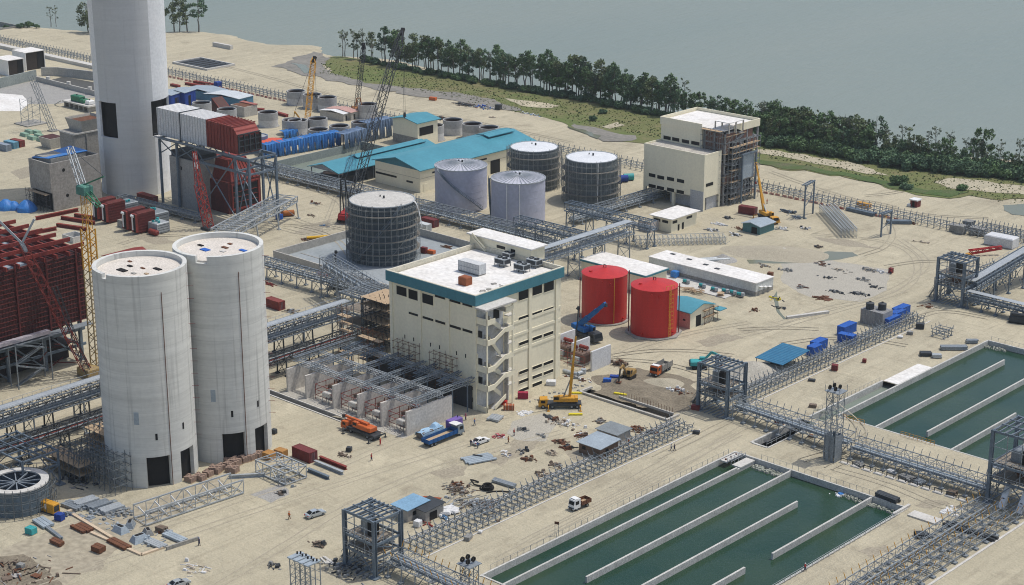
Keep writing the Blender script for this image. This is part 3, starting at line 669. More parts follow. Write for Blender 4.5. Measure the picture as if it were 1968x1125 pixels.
# stores on the roof
ph = thing('roof_house', 'low cream roof house with a white slab roof and outside steps', 'roof house', (ox, oy, Zr+.31))
a = G(880,455,zc+2.0); b_ = G(1021,484,zc+2.0); a2 = G(905,447,zc+2)
hx0, hx1 = a.x-ox, b_.x-ox; hy0 = b_.y-oy-4.5; hy1 = BD-.4
hx0 = BW-34; hx0 = a.x-ox+1; hx1 = b_.x-ox-.6
hy0 = b_.y-oy+.6; hy1 = hy0+5.2
MB().box(hx0,hy0,0,hx1,hy1,3.5).obj('wall', CREAM, ph)
MB().box(hx0-.6,hy0-.6,3.51,hx1+.6,hy1+.6,3.85).obj('roof', WHITER, ph)
for X in (640,):
    MB().box(hx1-12,hy0-.05,1.7,hx1-9,hy0-.001,2.5).obj('window', GLASS, ph)
MB().box(hx1-7,hy0-.05,0,hx1-5.5,hy0-.001,2.4).obj('door', GLASS, ph)
b = MB(); b.bar((hx0+1.6,hy0-.4,3.3),(hx0+6.2,hy0-.4,.1),.8,.3); b.bar((hx0+1.6,hy0-.8,4.1),(hx0+6.2,hy0-.8,1.1),.12,.5); b.obj('outside_steps', CREAM, ph)
def roof_pos(X,Y): return G(*zz(X,Y), Zr+.31)
p = roof_pos(575,272)
t2 = thing('panel_tank', 'pale panelled water tank on the white roof', 'tank', (p.x,p.y,Zr+.32))
MB().box(-3.6,-2.6,.3,3.6,.0,2.9).obj('tank_shell', M('tank_panel',(.62,.63,.62),(.52,.53,.53),sc=.5,dirt=.25), t2)
b = MB()
for k in range(8): b.box(-3.6+k*1.03,-2.66,.3,-3.54+k*1.03,-2.601,2.9)
for k in range(3): b.box(-3.6,-2.68,.3+k*1.25,3.6,-2.601,.4+k*1.25)
b.obj('tank_rib', GALV, t2); b = MB()
for k in range(5): b.box(-3.5+k*1.7,-2.6,0,-3.3+k*1.7,0,.29)
b.obj('tank_sleeper', CONCD, t2)
proto = None
for X,Y,lab in ((728,240,'cooling unit on the roof nearest the roof house'),(838,272,'cooling unit on the roof edge, nearest the stair'),(908,245,'cooling unit on the roof by the teal corner'),(762,200,'small raised cooling unit beside the roof house door')):
    p = roof_pos(X,Y)
    if proto is None:
        proto = thing('cooling_unit', lab, 'cooling unit', (p.x,p.y,Zr+.32), 0, 'grey cooling units on the white roof')
        MB().box(-1.7,-1.3,.7,1.7,1.3,2.1).obj('casing', GALVL, proto)
        b = MB()
        for x in (-1.6,0,1.6):
            for y in (-1.2,1.2): b.bar((x,y,0),(x,y,.7),.14)
        b.obj('leg', DARKST, proto); b = MB()
        for x in (-.85,.85): b.ring((x,0,2.1),.7,.55,.25,16)
        b.obj('fan_ring', DARKST, proto)
        MB().box(-1.5,-1.34,.9,1.5,-1.301,1.9).box(1.701,-1.1,.9,1.74,1.1,1.9).obj('grille', DARKST, proto)
    else: dup(proto, (p.x,p.y,Zr+.32), 0, 'x', .8 if Y == 200 else 1)['label'] = lab
p = roof_pos(518,345); tag(MB().box(p.x-1.3,p.y-1.3,Zr+.32,p.x+1.3,p.y+1.0,Zr+2.2).frustum(p.x-1.3,p.y-1.3,p.x+1.3,p.y+1.0,Zr+2.201,Zr+2.4,.2).obj('crate', M('rust_crate',(.33,.10,.04),(.26,.08,.03),sc=.8)), 'rust-coloured crate on the white roof corner', 'crate')
tag(heap_of(14, BW+ox-6, oy+5, BW+ox-1.5, oy+14, Zr+.32, .5, 1.6, flat=.12).obj('offcuts', CONCD), 'grey offcuts left on the white roof edge', 'offcuts')
# ================================================================ pipe racks, galleries and steel towers
def trestle_mb(w, h, kind):
    b = MB()
    if kind == 'low':                                   # V-armed idler trestle, standing across the line
        for x in (0, w*.36, w*.64, w):
            b.bar((x,0,0),(x,0,h),.15); b.box(x-.25,-.25,0,x+.25,.25,.16)
        b.bar((0,0,h*.62),(w,0,h*.62),.14)
        for x0, x1 in ((0,-.55),(w*.36,w*.36+.6),(w*.64,w*.64-.6),(w,w+.55)): b.bar((x0,0,h*.66),(x1,0,h+.75),.11)
        b.bar((w*.36,0,h),(w*.64,0,h*.62),.09); b.bar((0,0,h),(w*.36,0,h*.62),.09); b.bar((w*.64,0,h*.62),(w,0,h),.09)
        b.bar((0,0,h*.1),(0,1.9,h*.6),.07); b.bar((w,0,h*.6),(w,1.9,h*.1),.07)
    elif kind == 'tall':                                # two-legged trestle with arms
        for x in (0, w): b.bar((x,0,0),(x,0,h),.17); b.box(x-.3,-.3,0,x+.3,.3,.2)
        for z in (h*.55, h*.95): b.bar((-.5,0,z),(w+.5,0,z),.14)
        b.bar((0,0,h*.1),(w,0,h*.55),.09); b.bar((w,0,h*.1),(0,0,h*.55),.09)
        b.bar((-.3,0,h),(-.5,0,h+.9),.10); b.bar((w+.3,0,h),(w+.5,0,h+.9),.10); b.bar((w/2,0,h*.95),(w/2,0,h+.6),.09)
    elif kind == 'fork':                                # the far rack: uprights ending in slanted arms
        for x in (0, w): b.bar((x,0,0),(x,0,h*.8),.2); b.bar((x,0,h*.8),(x-.5,0,h*1.25),.16)
        b.bar((0,0,h*.72),(w,0,h*.72),.18); b.bar((0,0,h*.35),(w,0,h*.35),.12); b.bar((0,0,h*.3),(0,2.6,h*.72),.10); b.bar((w,0,h*.72),(w,2.6,h*.3),.10)
        b.bar((w/2,0,h*.72),(w/2+.4,0,h*1.2),.14)
    return b
def rack(name, label, p, axis, L, w, h, step, kind='low', mat=GALV, group=None, z=0, kerb=True, rails=4, kerbmat=CONCL, cat='pipe rack', post_mat=None):
    """a line of equal trestles with long rails; it runs along +y ('y') or +x ('x') from p"""
    rz = 0 if axis == 'y' else -pi/2
    t = thing(name, label, cat, (p[0],p[1],z), rz, group)
    n = int(L/step); o = trestle_mb(w, h, kind).obj('trestle', mat, t)
    for i in range(1, min(n,99)): part(o, t, T3(0, i*step + random.uniform(-.15,.15)))
    for x, zz_ in {4: ((.05,h*.6),(w*.36,h+.02),(w*.64,h+.02),(w-.05,h*.6)), 2: ((0,h*.74),(w,h*.74)), 3: ((0,h*.97),(w,h*.97),(w/2,h*.58))}[rails]:
        MB().bar((x,0,zz_+.08),(x,(n-1)*step+.4,zz_+.08),.13,.16).obj('rail', mat, t)
    if kerb:
        for x in (-1.0, w+1.0): MB().box(x-.16,-.5,-.05,x+.16,n*step,.16).obj('kerb', kerbmat, t)
    return t
RK = 'long low pipe racks on the sand'
rack('pipe_rack', 'long low rack of V-armed trestles beside the wide sandy road, left of the near pond', (37.8,-64), 'y', 92, 6.3, 1.7, 1.9, group=RK)
rack('pipe_rack', 'long low rack running from the middle steel tower to the blue containers', (37.6,47), 'y', 88, 5.6, 2.0, 1.9, group=RK)
# boom-edge posts along the farther one
FR = 'far rack of forked posts along the site edge'
rack('pipe_rack', 'far line of forked posts between the big chimney and the sandy beach', (-400,209), 'x', 95, 4.0, 2.6, 2.6, 'fork', group=FR, rails=2, kerb=False)
rack('pipe_rack', 'forked posts behind the open concrete rings', (-303,211), 'x', 70, 4.0, 2.6, 2.6, 'fork', group=FR, rails=2, kerb=False)
rack('pipe_rack', 'forked posts behind the white topped tanks', (-200,217), 'x', 84, 4.0, 2.6, 2.6, 'fork', group=FR, rails=2, kerb=False)
rack('pipe_rack', 'long line of forked posts right of the half finished cream building', (-82,223), 'x', 112, 4.2, 2.6, 2.3, 'fork', group=FR, rails=2, kerb=False)
rack('pipe_rack', 'dense end of the forked post line near the right edge of the site', (8,229.5), 'x', 60, 5.5, 2.8, 1.5, 'fork', group=FR, rails=2, kerb=False)
rack('pipe_rack', 'far rack left of the chimney, beyond the dark-ended white boxes', (-620,203), 'x', 180, 4.0, 2.6, 2.6, 'fork', group=FR, rails=2, kerb=False)
tag(MB().box(-620,191,0,-430,194.5,1.6).obj('concrete_wall', CONCL), 'long pale low wall below the far rack, left of the chimney', 'wall')
kb = thing('barrier_line', 'line of small red and white barrier blocks along the forked posts', 'barrier', (-400,203,0))
o = MB().frustum(-.9,-.25,.9,.25,0,.8,.12).obj('barrier_block', M('barrier_paint',(.42,.10,.06),(.55,.40,.34),sc=.9,dirt=.3), kb)
for i in range(1,58): part(o, kb, T3(i*2.9+random.uniform(-.3,.3), random.uniform(-.3,.3)+i*.05))
kb = thing('barrier_line', 'line of small red barrier blocks right of the half finished cream building', 'barrier', (-78,218,0))
o = MB().frustum(-.9,-.25,.9,.25,0,.7,.12).obj('barrier_block', _mats['barrier_paint'], kb)
for i in range(1,26): part(o, kb, T3(i*2.6+random.uniform(-.3,.3), random.uniform(-.3,.3)+i*.03))
# ---- truss galleries
def gallery(name, label, p, q, w, h, bay, mat=GALV, legs=(), legw=.28, pipes=0, deck=True, zg=0, cat='gallery', chord=.26, web=.14, cover=False, leg_brace=True, rail=False, pipemat=GALVL, top=True, group=None):
    """two side trusses between p and q (bottom chord centre line), cross members, deck, pipes, braced legs to the ground"""
    P = Vector(p); Q = Vector(q); t = thing(name, label, cat, (P.x,P.y,0), 0, group)
    A = Vector((0,0,P.z)); B = Q-P+A; d = (B-A); n = max(2, int(d.length/bay)); hd = Vector((d.x,d.y,0)).normalized(); s = Vector((-hd.y,hd.x,0))*(w/2); up = Vector((0,0,h))
    for sg in (-1,1):
        b = MB(); o = s*sg; b.bar(A+o,B+o,chord); b.bar(A+o+up,B+o+up,chord)
        for i in range(n+1):
            c = A.lerp(B,i/n)+o; b.bar(c,c+up,web)
            if i < n:
                e = A.lerp(B,(i+1)/n)+o; b.bar(c, e+up, web) if i%2 else b.bar(c+up, e, web)
        b.obj('side_truss', mat, t)
    b = MB(); b.bar(A,B,web*1.2).bar(A-s*.98,A-s*.98+up,web)
    if top: b.bar(A+up,B+up,web)
    for i in range(n+1):
        c = A.lerp(B,i/n); b.bar(c-s,c+s,web*1.2)
        if top: b.bar(c-s+up,c+s+up,web)
        if i < n and top: e = A.lerp(B,(i+1)/n); b.bar(c-s+up,e+s+up,web*.8)
    b.obj('cross_member', mat, t)
    if deck:
        b = MB(); b.bar(A+Vector((0,0,.2)),B+Vector((0,0,.2)),w*.55,.08); b.obj('walkway', GREYSH if deck is True else deck, t)
    for k in range(pipes):
        o = s*(-.8+1.6*(k+.5)/pipes)+Vector((0,0,.5+.35*(k%2)))
        MB().tube(A+o,B+o,.22,8).obj('pipe', pipemat if k%2 else GALV, t)
    if cover:
        b = MB(); b.bar(A+up+Vector((0,0,.35)),B+up+Vector((0,0,.35)),w*.62,.12); b.obj('belt_cover', GALVL, t)
    if rail:
        for sg in (-1,1):
            b = MB(); o = s*sg*1.0+up
            for i in range(n+1): c = A.lerp(B,i/n)+o; b.bar(c,c+Vector((0,0,1.0)),.07)
            b.bar(A+o+Vector((0,0,1)),B+o+Vector((0,0,1)),.07); b.obj('handrail', GALVL if rail is True else rail, t)
    for f in legs:
        c = A.lerp(B,f); b = MB(); g0 = Vector((c.x,c.y,zg))
        for sg in (-1,1):
            b.bar(g0+s*sg*1.15, c+s*sg, legw); b.box(g0.x+s.x*sg*1.15-.5,g0.y+s.y*sg*1.15-.5,zg,g0.x+s.x*sg*1.15+.5,g0.y+s.y*sg*1.15+.5,zg+.35)
        m = max(1,int(c.z/4))
        if leg_brace:
            for k in range(m):
                z0, z1 = zg+(c.z-zg)*k/m, zg+(c.z-zg)*(k+1)/m
                b.bar(g0+s*1.12+Vector((0,0,z0-zg)), Vector((c.x,c.y,z1))-s, .13); b.bar(g0-s*1.12+Vector((0,0,z0-zg)), Vector((c.x,c.y,z1))+s, .13)
                b.bar(Vector((c.x,c.y,z1))-s, Vector((c.x,c.y,z1))+s, .14)
        b.obj('trestle', mat, t)
    return t
def fr(n, a=0.03, b=.97): return [a+(b-a)*i/(n-1) for i in range(n)]
gallery('conveyor_gallery', 'long steel conveyor gallery passing behind the two silos to the cream building', (-62.5,-118,8), (-62.5,13,8), 4.2, 3.6, 2.6, GALV, fr(10), pipes=3, cover=True, rail=True)
gallery('conveyor_gallery', 'conveyor gallery seen beyond the roof house, ending at four tall legs', (-55.5,36,8.6), (-55.5,124,8.6), 4.2, 3.4, 2.6, GALV, fr(8), pipes=2, cover=True)
gallery('pipe_bridge', 'lower rusty pipe bridge beneath the conveyor gallery beside the silos', (-56.5,-118,4.4), (-56.5,10,4.4), 3.4, 1.6, 2.6, DARKST, fr(12), legw=.3, pipes=3, deck=RUSTR, pipemat=GALVL)
gallery('pipe_bridge', 'dark pipe bridge on the far side of the conveyor gallery behind the silos', (-69,-122,5.2), (-69,8,5.2), 3.6, 2.6, 2.4, DARKST, fr(13), legw=.3, pipes=4, deck=DARKST)
gallery('pipe_rack', 'long double deck pipe rack in front of the teal roofed hall', (-229,116.5,1.6), (-142,116.5,1.6), 5.5, 2.6, 2.4, GALV, fr(16), legw=.24, pipes=4, cat='pipe rack')
gallery('pipe_rack', 'long double deck pipe rack in front of the two lavender tanks', (-141,116,1.8), (-78,116,1.8), 5.5, 2.8, 2.4, GALV, fr(12), legw=.24, pipes=4, cat='pipe rack')
gallery('pipe_bridge', 'steel pipe bridge spanning over in front of the second lavender tank', (-93,113.5,6.2), (-58,113.5,6.2), 3.2, 2.6, 2.3, STEEL, fr(5), pipes=2)
gallery('pipe_bridge', 'steel pipe bridge below the cream building with ventilated base', (-93,138,6.0), (-57,138,6.0), 3.4, 2.8, 2.3, STEEL, fr(5), pipes=2)
gallery('pipe_rack', 'pipe rack running away to the base of the half finished cream building', (-94,142,1.4), (-93,205,1.4), 4.5, 2.4, 2.4, GALV, fr(9), pipes=4, cat='pipe rack')
gallery('pipe_bridge', 'wide pale steel bridge with an open top between chimney plant and near silo', (-153.5,43,5.6), (-170.5,84,5.6), 8.0, 1.9, 2.6, GALVL, fr(4,.02,.98), legw=.34, deck=False, chord=.34, web=.2)
gallery('pipe_bridge', 'curving pipe bridge beside the tank bund', (-136,35,3.6), (-82,38,3.6), 3.4, 2.2, 2.4, GALV, fr(9), pipes=3)
gallery('pipe_bridge', 'steel bridge between the transfer tower and the tank bund wall', (-97,36,9.0), (-64,26,9.0), 4.2, 2.8, 2.4, GALV, fr(4), pipes=2, rail=True)
# stored frames standing in a row on the sand
t = thing('stored_rack', 'row of pale square steel frames stored standing beside the sandy road', 'steel frames', (-62,136,0), radians(48))
b = MB()
for x in (0,2.2):
    for z in (0.1,2.2): b.bar((0 if 0 else 0,x,z),(.0,x,z+.001),.1)
b = MB()
for y in (0,2.4,4.8): b.bar((0,y,0),(0,y,2.3),.13)
for z in (.2,1.2,2.3): b.bar((0,0,z),(0,4.8,z),.13)
b.bar((0,0,.2),(1.5,0,1.2),.1); b.bar((0,4.8,1.2),(1.5,4.8,.2),.1)
o = b.obj('frame', GALVL, t)
for i in range(1,20): part(o, t, T3(i*1.5, random.uniform(-.2,.2)))
for y in (0,4.8): MB().bar((0,y,2.4),(29,y,2.4),.12).obj('long_bar', GALVL, t)
# transfer tower packed with scaffolding behind the cream building
def scaffold_mb(nx, ny, nz, sx=2.0, sy=1.5, sz=2.0, w=.09, miss=.1, rnd=random):
    b = MB()
    for i in range(nx+1):
        for j in range(ny+1): b.bar((i*sx,j*sy,0),(i*sx,j*sy,nz*sz+rnd.uniform(0,1.0)),w)
    for k in range(1,nz+1):
        for j in range(ny+1): b.bar((-.3,j*sy,k*sz),(nx*sx+.3,j*sy,k*sz),w)
        for i in range(nx+1): b.bar((i*sx,-.3,k*sz),(i*sx,ny*sy+.3,k*sz),w)
        for i in range(nx):
            if rnd.random() > .4: b.bar((i*sx,0,(k-1)*sz),((i+1)*sx,0,k*sz),w*.8)
    return b
def scaffold(label, p, rz, nx, ny, nz, mat=None, deckmat=TIMBER, sz=2.0, decks=.5, sx=2.0, sy=1.5, w=.09, group=None):
    t = thing('scaffold', label, 'scaffold', p, rz, group); scaffold_mb(nx,ny,nz,sx,sy,sz,w).obj('tube_frame', mat or GALV, t)
    for k in range(1,nz+1):
        if random.random() < decks: MB().box(0,-.1,k*sz+.06,nx*sx,ny*sy+.1,k*sz+.14).obj('deck', deckmat, t)
    return t
def steel_tower(name, label, p, lx, ly, zs, mat=STEEL, colw=.75, decks=(), brace=True, roofbars=6, cat='steel tower', beam=.5, group=None):
    t = thing(name, label, cat, p, 0, group); H_ = zs[-1]
    for x in (0,lx):
        for y in (0,ly):
            b = MB(); c = colw/2; b.box(x-c,y-c,0,x+c,y-c+.14,H_); b.box(x-c,y+c-.14,0,x+c,y+c,H_); b.box(x-.1,y-c+.141,0,x+.1,y+c-.141,H_); b.box(x-.9,y-.9,-.02,x+.9,y+.9,.25); b.obj('column', mat, t)
    for z in zs:
        b = MB()
        for y in (0,ly): b.bar((.1,y,z-.3),(lx-.1,y,z-.3),.3,beam)
        for x in (0,lx): b.bar((x,.1,z-.32),(x,ly-.1,z-.32),.28,beam)
        b.obj('floor_beam', mat, t)
    b = MB()
    for i in range(1,roofbars+1): x = lx*i/(roofbars+1); b.bar((x,-.3,H_),(x,ly+.3,H_),.22,.3)
    b.bar((0,ly*.33,H_+.2),(lx,ly*.33,H_+.2),.2); b.bar((0,ly*.66,H_+.2),(lx,ly*.66,H_+.2),.2); b.obj('roof_beam', mat, t)
    for z in decks: MB().box(.5,.5,z+.02,lx-.5,ly*.8,z+.12).obj('floor_plate', M('deck_plate',(.25,.22,.18),(.33,.27,.2),sc=.7,dirt=.4), t)
    if brace:
        b = MB()
        for y in (0,ly): b.bar((0,y,zs[0]*.0+.3),(lx/2,y,zs[0]-.5),.2); b.bar((lx,y,.3),(lx/2,y,zs[0]-.5),.2)
        for x in (0,lx): b.bar((x,0,.3),(x,ly,zs[0]-.5),.16); b.bar((x,ly,zs[0]),(x,0,zs[1]-.5),.16) if len(zs) > 1 else None
        b.obj('brace', mat, t)
    return t
def tower_fit(t, lx, ly, H_, zs):
    """drive, chute, stairs and rails of a transfer tower"""
    MB().bevbox(lx*.28,ly*.3,zs[1],lx*.5,ly*.62,zs[1]+2.8,.2).obj('drive_box', GALV, t)
    MB().bevbox(lx*.55,ly*.25,zs[1],lx*.72,ly*.5,zs[1]+3.4,.2).obj('control_cabinet', DARK, t)
    MB().add([(lx*.35,ly*.3,zs[1]-.4),(lx*.65,ly*.3,zs[1]-.4),(lx*.65,ly*.7,zs[1]-.4),(lx*.35,ly*.7,zs[1]-.4),(lx*.42,ly*.42,zs[0]-.5),(lx*.58,ly*.42,zs[0]-.5),(lx*.58,ly*.58,zs[0]-.5),(lx*.42,ly*.58,zs[0]-.5)],
             [(0,1,2,3),(7,6,5,4),(4,5,1,0),(5,6,2,1),(6,7,3,2),(7,4,0,3)]).obj('chute', RUST, t)
    b = MB()
    for z in zs[:2]:
        for k in range(9): b.bar((lx*k/8,-.35,z),(lx*k/8,-.35,z+1.1),.07)
        b.bar((0,-.35,z+1.1),(lx,-.35,z+1.1),.08); b.bar((0,-.35,z+.6),(lx,-.35,z+.6),.06)
    b.obj('handrail', GALVL, t)
    s = MB(); s.bar((-3.6,ly*.35,.1),(-.6,ly*.35,zs[0]),.9,.2); s.bar((-3.6,ly*.35-.45,1.1),(-.6,ly*.35-.45,zs[0]+1),.08); s.bar((-3.6,ly*.35+.45,1.1),(-.6,ly*.35+.45,zs[0]+1),.08); s.obj('stairs', GALV, t)
    b = MB()
    for x in (-2.8,-.5):
        for y in (ly*.5,ly*.95): b.bar((x,y,0),(x,y,zs[0]),.18)
    b.box(-3,ly*.5,zs[0],-.4,ly*.95,zs[0]+.12); b.obj('side_landing', GALV, t)
    b = MB()
    for k in range(4): b.tube((lx*.15,ly*.86+.0,zs[0]+1+k*1.3),(lx*.9,ly*.86,zs[0]+1+k*1.3),.16,6)
    b.obj('pipe_bank', GALVL, t); b = MB()
    for z in list(zs)+[(zs[0]+zs[1])/2]:
        for k in range(1,5): b.bar((lx*k/5,0,z-.5),(lx*k/5,ly,z-.5),.13,.22)
        b.bar((0,ly/2,z-.45),(lx,ly/2,z-.45),.16)
    for k in (1,2): b.bar((lx*k/3,0,zs[0]),(lx*k/3,0,H_),.16); b.bar((lx,ly*k/3,0),(lx,ly*k/3,H_),.16); b.bar((0,ly*k/3,0),(0,ly*k/3,zs[1]),.16)
    for z in (zs[1]+(H_-zs[1])*.5,zs[0]*.5): b.bar((0,0,z),(lx,0,z),.13); b.bar((lx,0,z),(lx,ly,z),.13); b.bar((0,0,z),(0,ly,z),.13)
    b.bar((0,0,zs[0]),(lx*.33,0,zs[1]),.12); b.bar((lx,0,zs[0]),(lx*.66,0,zs[1]),.12); b.bar((lx,0,zs[1]),(lx,ly,H_),.14); b.obj('secondary_steel', GALV, t); b = MB()
    for k in range(26): x, y = random.uniform(-1.5,lx), random.uniform(-1.5,ly); a = random.uniform(0,3); b.bar((x,y,.12),(x+1.8*cos(a),y+1.8*sin(a),.3),.12)
    for k in range(7): b.box(lx*k/7,-.9,0,lx*k/7+.25,ly+.9,.22)
    b.obj('base_steel', GALV, t)
TW = 'open steel transfer towers on the pipe racks'
h1 = HT(G(715,1112),1003); h2 = HT(G(1397,803),711)
z1 = (h1*.36,h1*.60,h1)
tw = steel_tower('transfer_tower', 'open blue grey steel tower by the hut with the blue roof, nearest the camera', (35.8,-78), 8.6, 7.2, z1, decks=(z1[0],z1[1]), group=TW); tower_fit(tw, 8.6, 7.2, h1, z1)
z2 = (h2*.38,h2*.60,h2)
tw = steel_tower('transfer_tower', 'open blue grey steel tower on the long rack between dug pit and sandy road', (36.6,37.5), 8.6, 7.2, z2, decks=(z2[0],z2[1]), group=TW); tower_fit(tw, 8.6, 7.2, h2, z2)
h3 = HT(G(1906,966),826); z3 = (h3*.34,h3*.56,h3)
tw = steel_tower('transfer_tower', 'tall steel tower cut by the right edge, above two white chutes', (115.6,36.2), 10.5, 11, z3, decks=(z3[0],z3[1]), group=TW); tower_fit(tw, 10.5, 11, h3, z3)
for x in (4.0,8.2):
    b = MB(); b.bar((x,-1.6,.3),(x,2.4,h3*.32),1.3,1.0); o = b.obj('white_chute', WHITE, tw); MB().bar((x,-.62,2.3),(x,-.5,2.45),.45,.3).obj('chute_window', DARK, o)
h4 = HT(G(1854,594),508); z4 = (h4*.42,h4*.66,h4)
tw = steel_tower('transfer_tower', 'open steel tower beyond the pond with a red jib resting behind it', (36.0,151.5), 8.4, 7.4, z4, decks=(z4[0],z4[1]), group=TW); tower_fit(tw, 8.4, 7.4, h4, z4)
pw = G(1950,590); h5 = 15
tw = steel_tower('transfer_tower', 'partly seen steel tower at the far right edge by the white box', (46,190.5), 8.4, 8, (6,10,16), decks=(6,), group=TW)
tw = steel_tower('transfer_tower', 'dark steel transfer tower crowded with scaffold behind the cream building', (-66.5,13.6), 9, 12, (5,8.6,13.4), GALV, colw=.5, decks=(5,8.6), group=TW)
scaffold('dense grey scaffold around the dark transfer tower', (-57.4,13.0), 0, 5, 6, 7, DARKST, w=.12)
scaffold('scaffold climbing the left corner of the tall cream building', (BX-47.6,BY-1.9), 0, 2, 1, 8, M('rust_tube',(.17,.12,.10),(.22,.17,.14),sc=.8), w=.09)
# gantry tower standing alone between the ponds
def mast(label, p, w, d, h, arms=2, solid=0.0, group=None, n=6, mat=GALV, posts=4):
    t = thing('stack_mast', label, 'mast', p, 0, group)
    b = MB()
    for i in range(posts):
        x = w*i/(posts-1)
        for y in (0,d): b.bar((x,y,0),(x,y,h),.13)
    for k in range(1,n+1):
        z = h*k/n
        for y in (0,d): b.bar((0,y,z),(w,y,z),.1)
        for x in (0,w): b.bar((x,0,z),(x,d,z),.1); b.bar((x,0,z-h/n),(x,d,z),.08)
        for i in range(posts-1):
            x0, x1 = w*i/(posts-1), w*(i+1)/(posts-1); b.bar((x0,0,z-h/n),(x1,0,z),.08) if (i+k)%2 else b.bar((x0,0,z),(x1,0,z-h/n),.08)
    b.obj('lattice_frame', mat, t)
    if solid:
        b = MB()
        for x in (0,w): b.box(x-.02,0,0,x+.02,d,solid)
        for y in (0,d):
            for x in (0.3,w/2+.2): b.box(x,y-.02,0,x+w/2-.5,y+.02,solid)
        b.obj('side_sheet', GALV, t)
    return t
t = mast('tall slim lattice tower with black pulleys on top, alone between the ponds', (76.6,31.8), 2.9, 2.9, HT(G(1597,884),752), solid=6.4, n=8, posts=3)
hm = HT(G(1597,884),752)
MB().box(-.5,-.3,hm,3.4,3.2,hm+.14).obj('top_platform', GALV, t)
pu = MB()
for x in (.5,2.0):
    for y in (.4,2.2): pu.join(MB().ring((0,0,-.2),.55,.22,.3,14).xf(Matrix.Translation((x,y,hm+.95)) @ Matrix.Rotation(pi/2,4,'Y')))
pu.obj('pulley', DARK, t); b = MB()
for x in (-.4,3.3):
    for y in (-.2,3.1): b.bar((x,y,hm),(x,y,hm+1.6),.08)
b.obj('corner_post', GALV, t)
def four_cap(label, p, rz, h):
    t = thing('pipe_support', label, 'pipe support', p, rz); w = 6.0; d = 2.4; b = MB()
    for i in range(5):
        for y in (0,d): b.bar((w*i/4,y,0),(w*i/4,y,h),.15)
    for k in range(1,6):
        z = h*k/5
        for y in (0,d): b.bar((0,y,z),(w,y,z),.09)
        for i in range(4): b.bar((w*i/4,0,z-h/5),(w*(i+1)/4,0,z),.08); b.bar((w*i/4,0,z),(w*i/4,d,z),.09)
    b.obj('lattice_frame', GALV, t)
    for i in range(4): 
        c = MB().box(i*1.55-.15,-.5,h+.05,i*1.55+1.05,d+.5,h+.3); o = c.obj('cap_slab', GREYSH, t)
        MB().cyl((i*1.55+.3,d*.7,h+.31),.16,.5,8).cyl((i*1.55+.75,d*.9,h+.31),.16,.5,8).obj('stub', DARK, o)
    return t
four_cap('lattice pipe support with four grey cap slabs at the bottom edge', G(560,1157), 0, HT(G(560,1157),1072))
t = mast('short lattice mast with black pulleys beside the corner of the near pond', (61.2,-71.2), 2.6, 2.4, HT(G(912,1140),1083), n=4, posts=3)
hm = HT(G(912,1140),1083); MB().box(-.5,-.5,hm,3.1,2.9,hm+.14).obj('top_platform', GALV, t); pu = MB()
for x in (.4,1.9):
    for y in (.3,1.8): pu.join(MB().ring((0,0,-.2),.55,.22,.3,14).xf(Matrix.Translation((x,y,hm+.95)) @ Matrix.Rotation(pi/2,4,'Y')))
pu.obj('pulley', DARK, t)
# elevated racks between the towers
def arm_rack(label, p, q, w, zb, h, step, legs, postmat=GALV, group=None, kerbs=False, foot=YELLOW, dk=True, np_=2):
    t = gallery('pipe_rack', label, (p[0],p[1],zb), (q[0],q[1],zb), w, h, step, GALV, fr(legs), legw=.2, pipes=np_, deck=dk, cat='pipe rack', chord=.16, web=.085, group=group)
    P = Vector((p[0],p[1],0)); D = Vector((q[0]-p[0],q[1]-p[1],0)); n = int(D.length/step); s = Vector((-D.y,D.x,0)).normalized()*(w/2)
    for sg in (-1,1):
        b = MB(); b.bar(s*sg+Vector((0,0,zb+h)), s*sg*1.25+Vector((0,0,zb+h+1.2)), .11); o = b.obj('arm', postmat, t)
        for i in range(1,n+1): part(o, t, T3(*(D*(i/n))))
    return t
arm_rack('raised rack between the middle steel tower and the lone lattice tower', (45.9,40.2), (79,38.6), 4.6, 2.6, 2.2, 2.0, 10, group=RK)
arm_rack('raised rack running from the lone lattice tower to the white chutes', (80,38.6), (114.6,38.2), 4.6, 2.0, 2.2, 2.0, 12, group=RK)
arm_rack('raised rack from the nearest steel tower towards the pond corner', (45.2,-73.6), (70,-74.4), 4.2, 3.0, 1.8, 1.8, 7, YELLOW, group=RK)
arm_rack('yellow posted raised rack below the double railing at the bottom right', (118.0,32.5), (118.0,-70), 4.4, 1.0, 1.8, 2.6, 24, YELLOW, group=RK, dk=False, np_=1)
arm_rack('second raised rack at the bottom right, beside the long kerb', (123.4,34), (123.4,-70), 3.2, .8, 1.7, 2.8, 24, YELLOW, group=RK, dk=False, np_=0)
tag(MB().box(126.2,-70,-.05,126.7,36,.2).obj('kerb', CONCL), 'long pale kerb beside the yellow posted racks', 'kerb', kind=None)
t = thing('kerb_frame', 'row of concrete sleepers with steel loops below the raised rack', 'sleepers', (80,33.4,0))
o = MB().box(0,-.5,0,2.4,.5,.2).obj('sleeper', CONCL, t); l = MB().path([(.3,0,.2),(.3,0,1.1),(2.1,0,1.1),(2.1,0,.2)],.14).obj('steel_loop', DARKST, t)
for i in range(1,11): part(o, t, T3(i*3.0)); part(l, t, T3(i*3.0))
gallery('conveyor_gallery', 'conveyor gallery climbing from the far steel tower to the right edge', (44.4,156,4.0), (48,196,10.0), 4.0, 2.6, 2.3, STEEL, fr(6), pipes=2, cover=True, rail=True)
gallery('conveyor_gallery', 'low conveyor gallery leaving the far steel tower to the right', (45,153.5,2.4), (84,152.4,2.4), 3.6, 2.0, 2.2, STEEL, fr(9), pipes=2, cover=True)
rack('pipe_rack', 'field of bare upright posts behind the far steel tower', (34.5,161), 'y', 30, 7.5, 3.6, 1.9, 'tall', STEEL, group=RK, kerb=False, rails=3)
